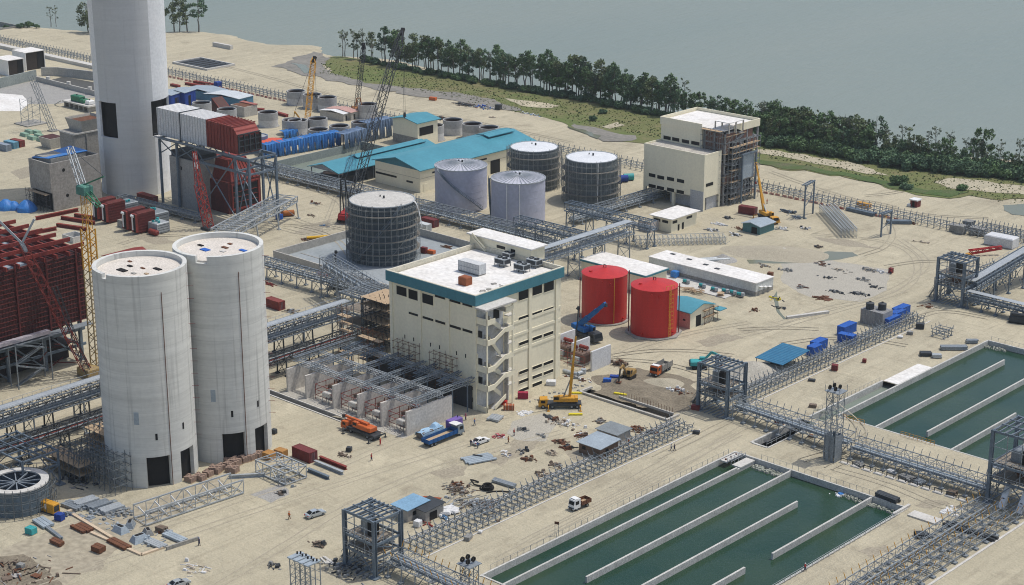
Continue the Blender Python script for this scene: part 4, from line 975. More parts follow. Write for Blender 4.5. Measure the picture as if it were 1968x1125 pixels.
rack('pipe_rack', 'short rack of trestles beside the pile of pipes at the far pond', (51,124), 'y', 6, 3.6, 2.2, 2.0, 'tall', group=RK, kerb=False, rails=3)
# ================================================================ transformer bays in front of the process building
y0 = -22.8; xs6 = [G(px,py).x for px,py in ((552.6,753.4),(589.6,766.3),(640.8,786.2),(686.3,804.7),(733.3,820.3),(780.2,838.8))]
BAYM = M('bay_wall_concrete', (.62,.585,.53), (.53,.50,.455), sc=.25, rough=.9, dirt=.25)
labs = ['first blast wall of the transformer bays, next to the pipe bridge','second blast wall of the transformer bays from the silos','third blast wall of the transformer bays from the silos','fourth blast wall, third back from the blue lorry','fifth blast wall, next but one to the blue lorry','outermost blast wall of the transformer bays, behind the blue lorry']
for x, lb in zip(xs6, labs): tag(MB().box(x-.25,y0,-.05,x+.25,y0+15.2,6.1).obj('blast_wall', BAYM), lb, 'wall', 'blast walls of the transformer bays')
tag(MB().box(xs6[0]+.26,y0+8,-.05,xs6[1]-.26,y0+8.4,6.0).obj('blast_wall', BAYM), 'back wall between the first two blast walls', 'wall')
tag(MB().box(-53,-25.15,-.6,-9,-24.8,.18).obj('kerb_wall', CONCL), 'pale kerb of the trench on the transformer side', 'kerb')
tag(MB().box(-53,-27.4,-.6,-9,-27.05,.18).obj('kerb_wall', CONCL), 'pale kerb of the trench on the open sand side', 'kerb')
GRAVELB = M('bay_floor', (.50,.47,.41), (.40,.38,.33), sc=.6, rough=.95, dirt=.4)
tag(MB().box(xs6[0]-.5,y0-1.6,-.1,xs6[-1]+.5,y0+15,.035).obj('bay_floor', GRAVELB), 'pale gravel floor of the transformer bays', kind='structure')
TRFM = M('transformer_paint', (.20,.13,.10), (.15,.10,.08), sc=.7, rough=.6, dirt=.35)
def transformer(label, x, y, rz=0, grp='transformers standing between blast walls', scale=1):
    t = thing('transformer', label, 'transformer', (x,y,.03), rz, grp)
    MB().bevbox(-1.7,-1.6,.5,1.7,1.8,3.4,.25).obj('tank', TRFM, t)
    r = MB()
    for k in range(8): r.box(1.75,-1.5+k*.4,.8,2.5,-1.35+k*.4,3.0).box(-2.5,-1.5+k*.4,.8,-1.75,-1.35+k*.4,3.0)
    r.box(1.701,-1.5,2.7,1.76,1.5,2.9).box(-1.76,-1.5,2.7,-1.701,1.5,2.9).obj('radiator', TRFM, t)
    MB().tube((-1.3,1.2,4.2),(1.3,1.2,4.2),.5,12).obj('conservator', RUSTR, t)
    b = MB()
    for x_ in (-1,0,1): b.cyl((x_,-.5,3.4),.16,1.0,8,.09)
    b.obj('bushing', RUST, t); b = MB(); b.box(-2.0,-1.9,0,2.0,2.0,.49); b.obj('plinth', CONCL, t)
    b = MB()
    for x_ in (-1.0,1.0): b.bar((x_,1.2,3.3),(x_,1.2,3.8),.2)
    b.obj('conservator_leg', TRFM, t); MB().box(-1.2,-2.5,.9,1.2,-1.62,2.4).obj('control_cubicle', GALVL, t)
    return t
for i in range(6-1):
    if i == 0: continue
    xm = (xs6[i]+xs6[i+1])/2
    transformer(['','brown transformer in the second bay from the silos','brown transformer in the middle bay','brown transformer in the fourth bay from the silos','brown transformer in the last bay by the blue lorry'][i], xm, y0+6.5)
    f = thing('red_pipe_frame', ['','red fire pipes in the second bay from the silos','red fire pipes in the middle bay','red fire pipes in the fourth bay from the silos','red fire pipes in the last bay by the lorry'][i], 'fire pipes', (xm,y0+3,0), 0, 'red fire pipe frames in the bays')
    b = MB()
    for z in (1.2,2.6,4.0): b.path([(-3.1,-1.5,z),(3.1,-1.5,z),(3.1,5.5,z),(-3.1,5.5,z),(-3.1,-1.5,z)],.10)
    for x in (-3.1,3.1):
        for y in (-1.5,2,5.5): b.bar((x,y,0),(x,y,4.1),.1)
    b.obj('pipe_loop', RUSTR, f)
    q = thing('supply_cabinet', ['','pale cabinet on legs in the second bay','pale cabinet on legs in the middle bay','pale cabinet on legs in the fourth bay','pale cabinet on legs in the last bay by the lorry'][i], 'cabinet', (xm+1.2,y0+1.6,0), 0, 'pale cabinets on legs in the bays')
    MB().bevbox(-1.2,-.7,1.9,1.2,.7,2.9,.1).obj('case', CONCL, q); b = MB()
    for x in (-1.1,1.1):
        for y in (-.6,.6): b.bar((x,y,0),(x,y,1.9),.12)
    b.obj('leg', GALV, q); o = heap_of(26, xm-3, y0-1, xm+3, y0+1.5, .03, .2, .6); tag(o.obj('rubble', CONCL), 'pale stones on the floor of a transformer bay', kind='stuff')
# steel lattice over the bays
bt = thing('bay_gantry', 'pale steel lattice gantry spanning over all transformer bays to the building', 'gantry', (xs6[0], y0, 0))
def flat_truss(p, q, h, bay, w=.16, dd=None):
    b = MB(); p = Vector(p); q = Vector(q); n = max(2,int((q-p).length/bay)); up = Vector((0,0,h)); sd = (q-p).normalized().cross(Vector((0,0,1)))*.45
    for s in (-1,1): b.bar(p+sd*s,q+sd*s,w); b.bar(p+up+sd*s,q+up+sd*s,w)
    for i in range(n):
        a = p.lerp(q,i/n); c = p.lerp(q,(i+1)/n)
        for s in (-1,1): b.bar(a+sd*s,c+up+sd*s,w*.6) if i%2 else b.bar(a+up+sd*s,c+sd*s,w*.6)
        b.bar(a+up-sd,a+up+sd,w*.6); b.bar(a+up-sd,c+up+sd,w*.55)
    return b
W6 = xs6[-1]-xs6[0]
for yy, z in ((4.2,6.3),(12.0,6.3),(20.5,7.0)): flat_truss((-.5 if yy < 15 else 2,yy,z),(W6+.3,yy,z),1.1,1.6,.2).obj('cross_truss', GALVL, bt)
for i in range(6):
    x = xs6[i]-xs6[0]; flat_truss((x,2.5,7.45),(x,-y0+BY-.4,7.45),1.1,1.6,.18).obj('long_truss', GALV, bt)
    x2 = x+4.2
    if i < 5: flat_truss((x2,15,7.45),(x2,-y0+BY-.4,8.0),1.0,1.6,.16).obj('long_truss', STEEL, bt)
for yy in (15.6,20.8):
    for i in range(6): MB().bar((xs6[i]-xs6[0],yy,0),(xs6[i]-xs6[0],yy,7.4),.25).obj('post', STEEL, bt)
for k in range(3): scaffold(['scaffold at the foot of the tall cream wall, nearest the transfer tower','scaffold at the foot of the tall cream wall, middle one','scaffold at the foot of the tall cream wall, nearest the stair'][k], (BX-40+k*13,BY-1.9,0), 0, 4, 1, 6, RUST, w=.07, decks=.35)
tag(MB().box(BX-38,BY-.5,0,BX-1,BY-.35,6).obj('hoarding', DARKST), 'dark sheeting along the foot of the tall cream wall', 'hoarding')
# bays on the far side (three walls, two transformers)
for (px,py,L,lb) in ((1136,714,7.6,'pale blast wall nearest the yellow mobile crane'),(1099,697,7.0,'middle pale blast wall by the blue mobile crane'),(1068,683,7.6,'pale blast wall hard by the building corner')):
    p = G(px,py); tag(MB().box(p.x-.25,p.y,-.05,p.x+.25,p.y+L,5.4).obj('blast_wall', M('white_wall',(.66,.66,.66),(.58,.58,.58),sc=.4,dirt=.2)), lb, 'wall', 'blast walls behind the yellow mobile crane')
for (px,py,lb) in ((1112,704,'grey transformer between the two blast walls by the mobile crane'),(1082,690,'grey transformer beside the right corner of the cream building')):
    p = G(px,py); transformer(lb, p.x-1.0, p.y+2, 0, 'grey transformers behind the yellow crane')
p = G(1090,705); f = thing('red_pipe_frame', 'thin red fire pipes between the blast walls by the mobile crane', 'fire pipes', (p.x,p.y,0)); b = MB()
for z in (1.2,2.6,4.0): b.bar((-5,0,z),(6,0,z),.09); b.bar((-5,5,z),(6,5,z),.09)
for x in (-5,0,6): b.bar((x,0,0),(x,0,4.1),.09); b.bar((x,5,0),(x,5,4.1),.09)
b.obj('pipe_loop', RUSTR, f)
# ================================================================ storage tanks
FWXY = Vector((FWH.x,FWH.y,0))
LAV = M('lavender_tank_paint', (.46,.47,.55), (.41,.42,.50), sc=.14, rough=.5, dirt=.12); LAVT = M('lavender_roof', (.58,.585,.64), (.47,.475,.53), sc=.2, rough=.45, dirt=.15)
def tank_c(front, r): return G(*front) + FWXY*r
def big_tank(label, front, r, ytop, mat, roofmat, scaf=False, cone=.9, plates=True, pipes=(), stair=None, ribs=False):
    c = tank_c(front, r); ed = c - FWXY*r; h = HT(ed, ytop); t = thing('storage_tank', label, 'tank', c)
    MB().cyl((0,0,0),r,h,72,cap=False).obj('shell', mat, t); MB().cyl((0,0,h),r+.12,cone,72,r2=.6).obj('roof', roofmat, t)
    MB().ring((0,0,h-.12),r+.2,r-.1,.3,64).obj('rim', GALVL, t)
    face = atan2(CAM.y-c.y,CAM.x-c.x)
    if ribs:
        b = MB()
        for i in range(36): a = 2*pi*i/36; b.bar((cos(a)*r,sin(a)*r,h+.25),(cos(a)*.8,sin(a)*.8,h+cone+.12),.14)
        b.obj('roof_rib', GALVL, t)
    b = MB()
    for i in range(1,int(h/2.3)): b.ring((0,0,i*2.3),r+.05,r-.05,.09,64)
    b.obj('shell_seam', mat, t) if not scaf else b.obj('stiffener', STEEL, t)
    MB().cyl((.4,.3,h+cone-.1),.3,.9,8).cyl((-2,1,h+cone*.7),.2,.6,8).obj('roof_vent', DARKST, t)
    for a in pipes: MB().tube(((r+.25)*cos(face+a),(r+.25)*sin(face+a),0),((r+.25)*cos(face+a),(r+.25)*sin(face+a),h-.2),.16,8).obj('down_pipe', WHITE, t)
    if stair:
        a0, a1 = stair; P = [((r+.55)*cos(face+a0+(a1-a0)*k/14),(r+.55)*sin(face+a0+(a1-a0)*k/14),h-(h-.4)*k/14) for k in range(15)]
        b = MB(); b.path(P,.75,.2); b.path([(x*1.04,y*1.04,z+1.05) for x,y,z in P],.09); b.path([(x*1.04,y*1.04,z+.5) for x,y,z in P],.07)
        for x,y,z in P: b.bar((x*1.03,y*1.03,z),(x*1.04,y*1.04,z+1.05),.07)
        b.obj('spiral_stair', STEEL, t)
    if scaf:
        b = MB(); n = 36; m = int(h/2)
        for i in range(n):
            a = 2*pi*i/n
            for rr in (r+.5,r+1.5): b.bar((rr*cos(a),rr*sin(a),0),(rr*cos(a),rr*sin(a),h+random.uniform(-.5,.8)),.09)
        for k in range(1,m+1):
            for i in range(n):
                a, a2 = 2*pi*i/n, 2*pi*(i+1)/n
                for rr in (r+.5,r+1.5): b.bar((rr*cos(a),rr*sin(a),k*2-.3),(rr*cos(a2),rr*sin(a2),k*2-.3),.08)
                b.bar(((r+.5)*cos(a),(r+.5)*sin(a),k*2-.3),((r+1.5)*cos(a),(r+1.5)*sin(a),k*2-.3),.07)
                if (i*7+k*3)%5 == 0: b.bar(((r+1.5)*cos(a),(r+1.5)*sin(a),k*2-2.3),((r+1.5)*cos(a2),(r+1.5)*sin(a2),k*2-.3),.07)
        b.obj('scaffold_tubes', M('scaffold_steel',(.30,.32,.31),(.22,.225,.215),sc=.9,dirt=.3), t)
        for k in range(2,m+1,2):
            d = MB(); d.ring((0,0,k*2-.25),r+1.45,r+.55,.08,48); d.obj('scaffold_deck', M('weathered_board',(.26,.23,.19),(.18,.17,.15),sc=1.0,dirt=.4), t)
    return t, c, h, face
DKT = M('dark_tank_plate', (.15,.18,.19), (.11,.135,.145), sc=.25, rough=.6, dirt=.3); WTOP = M('pale_tank_roof', (.74,.75,.76), (.64,.66,.68), sc=.25, rough=.6, dirt=.15)
big_tank('lavender tank with a raking stair on its side, nearer the teal hall', (885,410), 8.9, 330, LAV, LAVT, cone=1.0, ribs=True, stair=(-1.0,.85))
big_tank('lavender tank with two white down pipes, in front of the scaffolded tank', (996,436), 9.0, 355, LAV, LAVT, cone=1.0, ribs=True, pipes=(-.42,.05), stair=(-1.5,-1.9))
big_tank('dark scaffolded tank with a pale roof, behind the lavender tanks', (1027,369), 8.3, 293, DKT, WTOP, scaf=True, cone=.6)
big_tank('dark scaffolded tank with a pale roof and one white pipe, nearest the cream building', (1138,397), 8.7, 314, DKT, WTOP, scaf=True, cone=.6, pipes=(.25,))
t, c, h, face = big_tank('large black scaffolded tank alone inside the walled bund', (733,513), 10.0, 400, M('black_tank_plate',(.075,.10,.115),(.055,.075,.09),sc=.25,rough=.6,dirt=.25), M('unpainted_tank_roof',(.60,.58,.53),(.48,.46,.42),sc=.3,rough=.8,dirt=.25), scaf=True, cone=.4, stair=(.55,-.9))
b = MB()
for k in range(7): a = face+1.15+k*.012; b.tubes([((10.2+j*.25)*cos(a+j*.03),(10.2+j*.25)*sin(a+j*.03),h+.3-j*j*.14) for j in range(9)],.08,5)
b.obj('hose_bundle', WHITE, t)
big = c
# red tanks
for front, r, yt, lb, lad in (((1163,626),6.35,536,'glossy red tank behind the blue mobile crane',False),((1259,653),6.35,561,'glossy red tank with a yellow ladder, nearest the camera',True)):
    c = tank_c(front, r); hh = HT(c-FWXY*r, yt); t = thing('red_tank', lb, 'tank', c); face = atan2(CAM.y-c.y,CAM.x-c.x)
    MB().cyl((0,0,.35),r,hh-.35,64,cap=False).obj('shell', REDP, t); MB().cyl((0,0,hh),r+.15,1.3,64,r2=.5).obj('roof', REDP, t)
    MB().cyl((0,0,0),r+(1.6 if lad else .9),.34,8 if lad else 40).obj('plinth', CONCD, t)
    b = MB()
    for i in range(1,5): b.ring((0,0,.35+i*hh/5),r+.03,r-.03,.06,64)
    b.obj('shell_seam', REDP, t)
    b = MB(); b.path([(-.4,0,hh+1.1),(-.4,0,hh+2.1),(.4,0,hh+2.1),(.4,0,hh+1.1)],.16); b.obj('vent_hoop', DARKST, t)
    b = MB(); P = lambda a, z, d=.3: ((r+d)*cos(face+a),(r+d)*sin(face+a),z)
    if lad:
        for s in (-.045,.045): b.bar(P(.72+s,.4),P(.72+s,hh+1.2),.09)
        for k in range(int(hh/.45)): b.bar(P(.675,.6+k*.45),P(.765,.6+k*.45),.07)
        for k in range(int(hh/1.2)-2): 
            for s in (-.09,.09): b.bar(P(.72+s,3+k*1.2,.9),P(.72+s,4.2+k*1.2,.9),.06)
            b.path([P(.64,3+k*1.2),P(.63,3+k*1.2,.9),P(.81,3+k*1.2,.9),P(.80,3+k*1.2)],.06)
        b.path([P(.5,hh+.3),P(.5,hh+1.3),P(.95,hh+1.3),P(.95,hh+.3)],.08)
    else: b.bar(P(.42,.4),P(.42,hh),.13)
    b.obj('ladder', YELLOW, t); b = MB(); b.tube(P(1.45,0,.5),P(1.45,hh+.8,.5),.16,8).tube(P(-1.5,0,.5),P(-1.5,hh-1.5,.5),.14,8); b.obj('side_pipe', MAROON, t)
    MB().cyl((-2.2,-3.4,hh+.45),.45,.35,12).obj('manhole', REDP, t)
    b = MB()
    for a,z in ((-.1,hh-1),(.25,hh-1.6),(.95,1.4),(-.5,1.3)): b.tube(P(a,z,-.1),P(a,z,.5),.28,10)
    b.obj('nozzle', REDP, t)
# ================================================================ bund
BX0,BX1,BY0,BY1 = -137,-76,50,98
tag(MB().box(BX0,BY0,-.2,BX1,BY1,.05).obj('bund_floor', M('bund_slab',(.33,.36,.37),(.27,.30,.31),sc=.15,rough=.8,dirt=.15)), 'blue grey concrete floor inside the tank bund', kind='structure')
for a, lb in (((BX0-.3,BY0-.3,BX1+.3,BY0+.1),'long front wall of the tank bund'),((BX0-.3,BY1-.1,BX1+.3,BY1+.3),'back wall of the tank bund beside the containers'),((BX0-.3,BY0+.11,BX0+.1,BY1-.11),'left wall of the tank bund, by the yellow pipe'),((BX1-.1,BY0+.11,BX1+.3,BY1-.11),'hidden end wall of the tank bund behind the cream building')):
    tag(MB().box(a[0],a[1],-.1,a[2],a[3],2.5).obj('bund_wall', CONC), lb, 'wall', 'walls round the black tank')
b = MB(); b.bar((BX0+2,BY0+9,.08),(-118,BY0+9,.08),.5,.12).obj('floor_drain', CONCD)
tag(bpy.data.objects['floor_drain'], 'shallow kerb line across the bund floor', 'kerb')
# ================================================================ half finished cream building
CB = G(1351,407); cx0 = G(1238,395).x; t = thing('coal_building', 'half finished cream building, brick and scaffold on its right side, two white roofs', 'building', (CB.x,CB.y,0))
hl = HT(CB, 302); pb = PY(1238,284,CB.y)
L1 = CB.x-pb.x; lowD = PX(1359,292,CB.x).y-CB.y; lowD = 9.5
zlow = PY(1330,297,CB.y).z
def CU(X,Y): p = PY(1200+X*280/1125,180+Y*280/1125,CB.y); return p.x-CB.x, p.z
MB().box(-L1,0,4.6,0,lowD,zlow).obj('lower_block', CREAM, t)
b = MB()
for x in (-L1+.5,-L1/2,-.5): b.box(x-.5,.05,0,x+.5,.9,4.59); b.box(x-.5,lowD-.9,0,x+.5,lowD,4.59)
b.obj('ground_column', CREAM, t); MB().box(-L1*.62,2.5,0,-.6,lowD,4.58).obj('ground_store', M('grey_plaster',(.50,.51,.52),(.42,.43,.44),sc=.4,dirt=.3), t)
MB().box(-L1+.2,.2,zlow+.01,-.2,lowD,zlow+.06).obj('lower_roof', M('stained_roof',(.62,.58,.50),(.42,.39,.34),sc=.3,dirt=.35), t); b = MB()
b.box(-L1-.03,-.03,zlow+.002,.03,.28,zlow+.6); b.box(-L1-.03,.285,zlow+.002,-L1+.3,lowD-.01,zlow+.6); b.box(-.3,.285,zlow+.002,.03,lowD-.01,zlow+.6); b.obj('lower_parapet', CREAM, t)
# upper block behind
uy = lowD; ztop = HT((CB.x-L1+1.2,CB.y+uy), PJY) if False else PY(1272,224,CB.y+uy).z
ux0 = PY(1271,230,CB.y+uy).x-CB.x; ux1 = PY(1349.5,238,CB.y+uy).x-CB.x; uD = 20.5
MB().box(ux0,uy+.01,0,ux1,uy+uD,ztop-1.4).obj('upper_block', CREAM, t); MB().box(ux0+.4,uy+.4,ztop-1.39,ux1+9,uy+uD-.4,ztop-1.1).obj('upper_roof', WHITER, t)
b = MB()
ex = ux1+9.4
for a in ((ux0-.3,uy-.3,ux1+.1,uy),(ux0-.3,uy+uD,ex,uy+uD+.3),(ux0-.3,uy+.001,ux0,uy+uD-.001),(ex-.3,uy+6,ex,uy+uD-.001)): b.box(a[0],a[1],ztop-2.6,a[2],a[3],ztop)
b.obj('parapet', CREAM, t)
# unfinished right part: frame, brick infill, open floors
FR_ = M('raw_frame_concrete',(.37,.37,.37),(.27,.27,.275),sc=.4,rough=.9,dirt=.35); y_a, y_b = uy+1.0, uy+uD; xf0, xf1 = ux1+.02, ex-.3
nf = 7; b = MB(); sl = MB(); dk = MB(); br = MB()
for k in range(nf+1):
    z = (ztop-2.2)*k/nf
    if k: sl.box(xf0,y_a,z-.3,xf1,y_b,z)
for x in (xf0+.3,(xf0+xf1)/2,xf1-.3):
    for y in (y_a+.3,(y_a*2+y_b)/3,(y_a+2*y_b)/3,y_b-.3): b.box(x-.3,y-.3,0,x+.3,y+.3,ztop-2.2)
rnd = random.Random(5)
for k in range(nf):
    z0, z1 = (ztop-2.2)*k/nf+.01, (ztop-2.2)*(k+1)/nf-.31
    for s in range(3):
        ya = y_a+(y_b-y_a)*s/3+.62; yb_ = y_a+(y_b-y_a)*(s+1)/3-.32
        if rnd.random() < .62 or k > 4:
            br.box(xf1-.35,ya,z0,xf1-.12,yb_,z1*(.45 if rnd.random()<.3 and k<5 else 1)+z0*(.55 if False else 0)) if rnd.random()<.75 else br.box(xf1-.35,ya,z0,xf1-.12,ya+(yb_-ya)*.45,z1)
    for s in range(2):
        xa = xf0+(xf1-xf0)*s/2+.62; xb_ = xf0+(xf1-xf0)*(s+1)/2-.32
        if rnd.random() < .6: br.box(xa,y_a+.12,z0,xb_,y_a+.35,z1)
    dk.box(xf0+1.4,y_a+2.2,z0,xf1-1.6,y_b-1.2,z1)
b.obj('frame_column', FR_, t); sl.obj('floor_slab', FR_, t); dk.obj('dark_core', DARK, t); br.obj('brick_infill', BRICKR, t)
b = MB(); 
for k in range(nf): z0 = (ztop-2.2)*k/nf; b.bar((xf1+.05,y_a+5.5,z0+.2),(xf1+.05,y_a+10.5,z0+2.0),.5,.9); b.bar((xf1+.05,y_a+10.5,z0+2.1),(xf1+.05,y_a+5.5,z0+4.2),.5,.9)
b.obj('open_stair', FR_, t)
MB().box(xf1-5,y_a+.5,ztop+1.3,xf1+1.3,y_a+9,ztop+1.55).obj('stair_head_roof', WHITER, t); b = MB()
for x in (xf1-4.8,xf1+1.0):
    for y in (y_a+.7,y_a+4.6,y_a+8.8): b.bar((x,y,ztop-2.2),(x,y,ztop+1.3),.4)
b.obj('stair_head_post', CONC, t)
def cwin(X0,Y0,X1,plane='u',h=1.25):
    if plane == 'u': p0 = PY(1200+X0*.2489,180+Y0*.2489,CB.y); p1 = PY(1200+X1*.2489,180+(Y0+(X1-X0)*.22)*.2489,CB.y); off = 0
    else: p0 = PY(1200+X0*.2489,180+Y0*.2489,CB.y+uy); p1 = PY(1200+X1*.2489,180+(Y0+(X1-X0)*.22)*.2489,CB.y+uy); off = uy
    z = (p0.z+p1.z)/2; f = MB(); f.box(p0.x-CB.x-.1,off-.10,z,p1.x-CB.x+.1,off-.002,z+.14).box(p0.x-CB.x-.1,off-.14,z-h-.14,p1.x-CB.x+.1,off-.002,z-h); o = f.obj('window', CREAM, t)
    MB().box(p0.x-CB.x,off-.05,z-h,p1.x-CB.x,off-.003,z-.001).obj('pane', GLASS, o)
for X0,Y0,X1 in ((255,628,308),(330,640,384),(407,655,462),(188,695,242),(252,710,306),(330,724,384),(404,740,460)): cwin(X0,Y0,X1)
cwin(190,612,240)
for X0,Y0,X1 in ((303,322,358),(370,335,424),(444,350,500),(517,363,580)): cwin(X0,Y0,X1,'v')
MB().box(.001,1.2,zlow*.44,.06,5.2,zlow*.44+1.1).obj('end_window', GLASS, t)
MB().box(-5.5,-.12,0,0,-.002,6.8).obj('grey_render', _mats['grey_plaster'], t)
scaffold('tall scaffold up the brick side of the half finished cream building', (CB.x+xf1+.5, CB.y+y_a-.5, 0), pi/2, 6, 1, 12, M('scaffold_steel',(.2,.2,.2)), decks=.3, sz=2.0)
scaffold('tall scaffold at the open corner of the half finished cream building', (CB.x+xf0+.5, CB.y+y_a-2.2, 0), 0, 4, 1, 13, _mats['scaffold_steel'], decks=.3, sz=2.0)
scaffold('dense grey scaffold wrapping the brick side of the half finished building', (CB.x+xf1+1.9, CB.y+y_a+2, 0), pi/2, 8, 1, 11, GALV, decks=.5, w=.13)
pt = thing('portal_frame', 'grey steel portal standing against the brick side of the unfinished building', 'steel frame', (CB.x+xf1+2.6,CB.y+y_a+7,0)); b = MB()
for y in (0,8): b.bar((0,y,0),(0,y,ztop*.62),.5)
b.bar((0,-.3,ztop*.62),(0,8.3,ztop*.62),.6); b.obj('portal', STEEL, pt); MB().box(-1.6,.4,ztop*.30,-.5,7.6,ztop*.62).obj('grey_panel', GREYSH, pt)
# pale flat roofed house in front of it
def house(name, label, corner, L, D, h, wallm, roofm, ov=.6, wins=(), doors=(), cat='hut', roof='flat', rise=1.4, rth=.25):
    t = thing(name, label, cat, corner); MB().box(-L,0,0,0,D,h).obj('wall', wallm, t)
    if roof == 'flat': MB().box(-L-ov,-ov,h+.01,ov,D+ov,h+rth).obj('roof', roofm, t)
    elif roof == 'mono': MB().add([(-L-ov,-ov,h+.02),(ov,-ov,h+.02),(ov,D+ov,h+rise),(-L-ov,D+ov,h+rise),(-L-ov,-ov,h+.14),(ov,-ov,h+.14),(ov,D+ov,h+rise+.12),(-L-ov,D+ov,h+rise+.12)],[(0,3,2,1),(4,5,6,7),(0,1,5,4),(1,2,6,5),(2,3,7,6),(3,0,4,7)]).obj('roof', roofm, t)
    else:
        MB().gable(-L,0,0,D,h+.01,h+rise,.2,roof,ov).obj('roof', roofm, t); g_ = MB()
        if roof == 'x':
            for x in (-L,-.2): g_.add([(x,0,h),(x+.2,0,h),(x+.2,D,h),(x,D,h),(x,D/2,h+rise-.05),(x+.2,D/2,h+rise-.05)],[(0,4,3),(1,2,5),(0,1,5,4),(2,3,4,5),(0,3,2,1)])
        else:
            for y in (0,D-.2): g_.side([(-L,h),(0,h),(-L/2,h+rise-.05)],y,y+.2)
        g_.obj('gable_wall', wallm, t)
    for (face_, a, z, w, hh) in wins:
        if face_ == 'f': MB().box(-L+a,-.06,z,-L+a+w,-.002,z+hh).obj('window', GLASS, t)
        else: MB().box(.002,a,z,.06,a+w,z+hh).obj('window', GLASS, t)
    for (face_, a, w, hh) in doors:
        if face_ == 'f': MB().box(-L+a,-.05,.02,-L+a+w,-.002,hh).obj('door', DARK, t)
        else: MB().box(.002,a,.02,.05,a+w,hh).obj('door', DARK, t)
    return t
p = G(1290,448); q = G(1343,432); r_ = G(1252,437)
house('flat_roof_house','small pale house with a thin white flat roof, before the half finished building', p, p.x-G(1252,440).x, 13.5, 4.6, CREAM, WHITER, .9, [('f',.6,2.9,2.6,.9),('f',4.0,2.9,2.4,.9),('r',.6,2.9,2.4,.9),('r',8,3.0,3,.8)], [('r',3.4,.9,2.1),('r',5.6,1.0,2.3)], 'house')
p = G(1250,448); tag(MB().box(p.x-5,p.y,0,p.x,p.y+.3,3.4).box(p.x-.3,p.y+.301,0,p.x,p.y+5,3.4).obj('screen_wall', M('pinkish_concrete',(.56,.50,.46),(.48,.43,.40),sc=.4,dirt=.2)), 'low pinkish screen wall left of the small pale house', 'wall')
# ================================================================ teal roofed halls
p = G(808,371); t = thing('teal_roof_hall', 'long cream hall with a teal double pitched roof', 'hall', p)
Lh = 23.0; hz = HT(p,329); zr = HT((p.x-Lh/2,p.y),303)
Dh = 60
MB().box(-Lh,0,0,0,Dh,hz).obj('wall', CREAM, t); MB().gable(-Lh,0,0,Dh,hz+.01,zr,.3,'y',.9).obj('roof', TEALR, t); MB().side([(-Lh,hz),(0,hz),(-Lh/2,zr-.05)],0,.25).side([(-Lh,hz),(0,hz),(-Lh/2,zr-.05)],Dh-.25,Dh).obj('gable_wall', TEALP, t)
b = MB(); b.side([(-Lh/2-3.2,zr+.15),(-Lh/2-.1,zr+.72),(-Lh/2-.1,zr+1.0),(-Lh/2-3.2,zr+.45)],Dh-16,Dh-2); b.side([(-Lh/2+.1,zr+.72),(-Lh/2+3.2,zr+.15),(-Lh/2+3.2,zr+.45),(-Lh/2+.1,zr+1.0)],Dh-16,Dh-2); b.obj('ridge_monitor', TEALR, t)
for k in range(3): b = MB(); y = 6+k*13; xx = -Lh*.28; zz_ = hz+(zr-hz)*.56+.36; b.add([(xx,y,zz_),(xx+2.4,y,zz_-2.4*(zr-hz)/(Lh/2)),(xx+2.4,y+.9,zz_-2.4*(zr-hz)/(Lh/2)),(xx,y+.9,zz_)],[(0,1,2,3)]); b.obj('roof_light', WHITE, t)
MB().box(-Lh+.3,-.08,hz*.42,-Lh*.52,-.002,hz*.42+.7).obj('window_band', GLASS, t); MB().box(-Lh*.30,-.08,hz*.35,-Lh*.16,-.002,hz*.35+.7).obj('window_band', GLASS, t)
MB().box(.002,6,hz*.75,.08,14,hz*.75+.6).box(.002,16,hz*.75,.08,24,hz*.75+.6).box(.002,26,hz*.75,.08,34,hz*.75+.6).obj('high_window', GLASS, t); MB().box(.002,36,.02,.08,41,5).obj('door', DARK, t); MB().box(.002,1.5,.02,.08,3.4,2.8).obj('side_door', CREAM, t)
MB().box(-Lh-.02,-.06,hz*.62,0,-.001,hz*.62+.15).box(.001,0,hz*.62,.06,Dh,hz*.62+.15).obj('wall_band', M('cream_band',(.6,.55,.42)), t)
# open shed
p = G(700,352,0); t = thing('open_shed', 'open sided shed with a teal double pitched roof beside the green basin', 'shed', (-190,129,0)); sx0 = G(600,318,5.2).x; 
shx = 15.2; shy = 51; px_ = -177.5; 
t.location = (-186.8,122,0)
MB().gable(-shx,0,0,shy,5.0,7.2,.25,'y',.8).obj('roof', TEALR, t); b = MB()
for x in (-shx+.3,-.3):
    for k in range(7): b.bar((x,.4+k*(shy-.8)/6,0),(x,.4+k*(shy-.8)/6,5.0),.3)
b.obj('post', GALV, t); MB().side([(-shx,5.0),(0,5.0),(-shx/2,7.15)],0,.2).obj('gable_wall', GALVL, t)
b = MB(); b.side([(-shx/2-2.4,7.3),(-shx/2,7.9),(-shx/2+2.4,7.3),(-shx/2+2.4,7.5),(-shx/2,8.1),(-shx/2-2.4,7.5)],14,shy-2); b.obj('ridge_monitor', TEALR, t)
MB().box(-shx+2,3,0,-2,shy-3,2.4).obj('plant_inside', DARKST, t); MB().box(-.5,14,0,-.2,44,3.4).obj('side_sheeting', DARKST, t)
tag(MB().tube((-197,124,3.4),(-190,127,3.4),.5,8).obj('pale_duct', M('pink_duct',(.6,.42,.36),(.55,.4,.35))), 'pale pink duct under the open shed roof', 'duct')
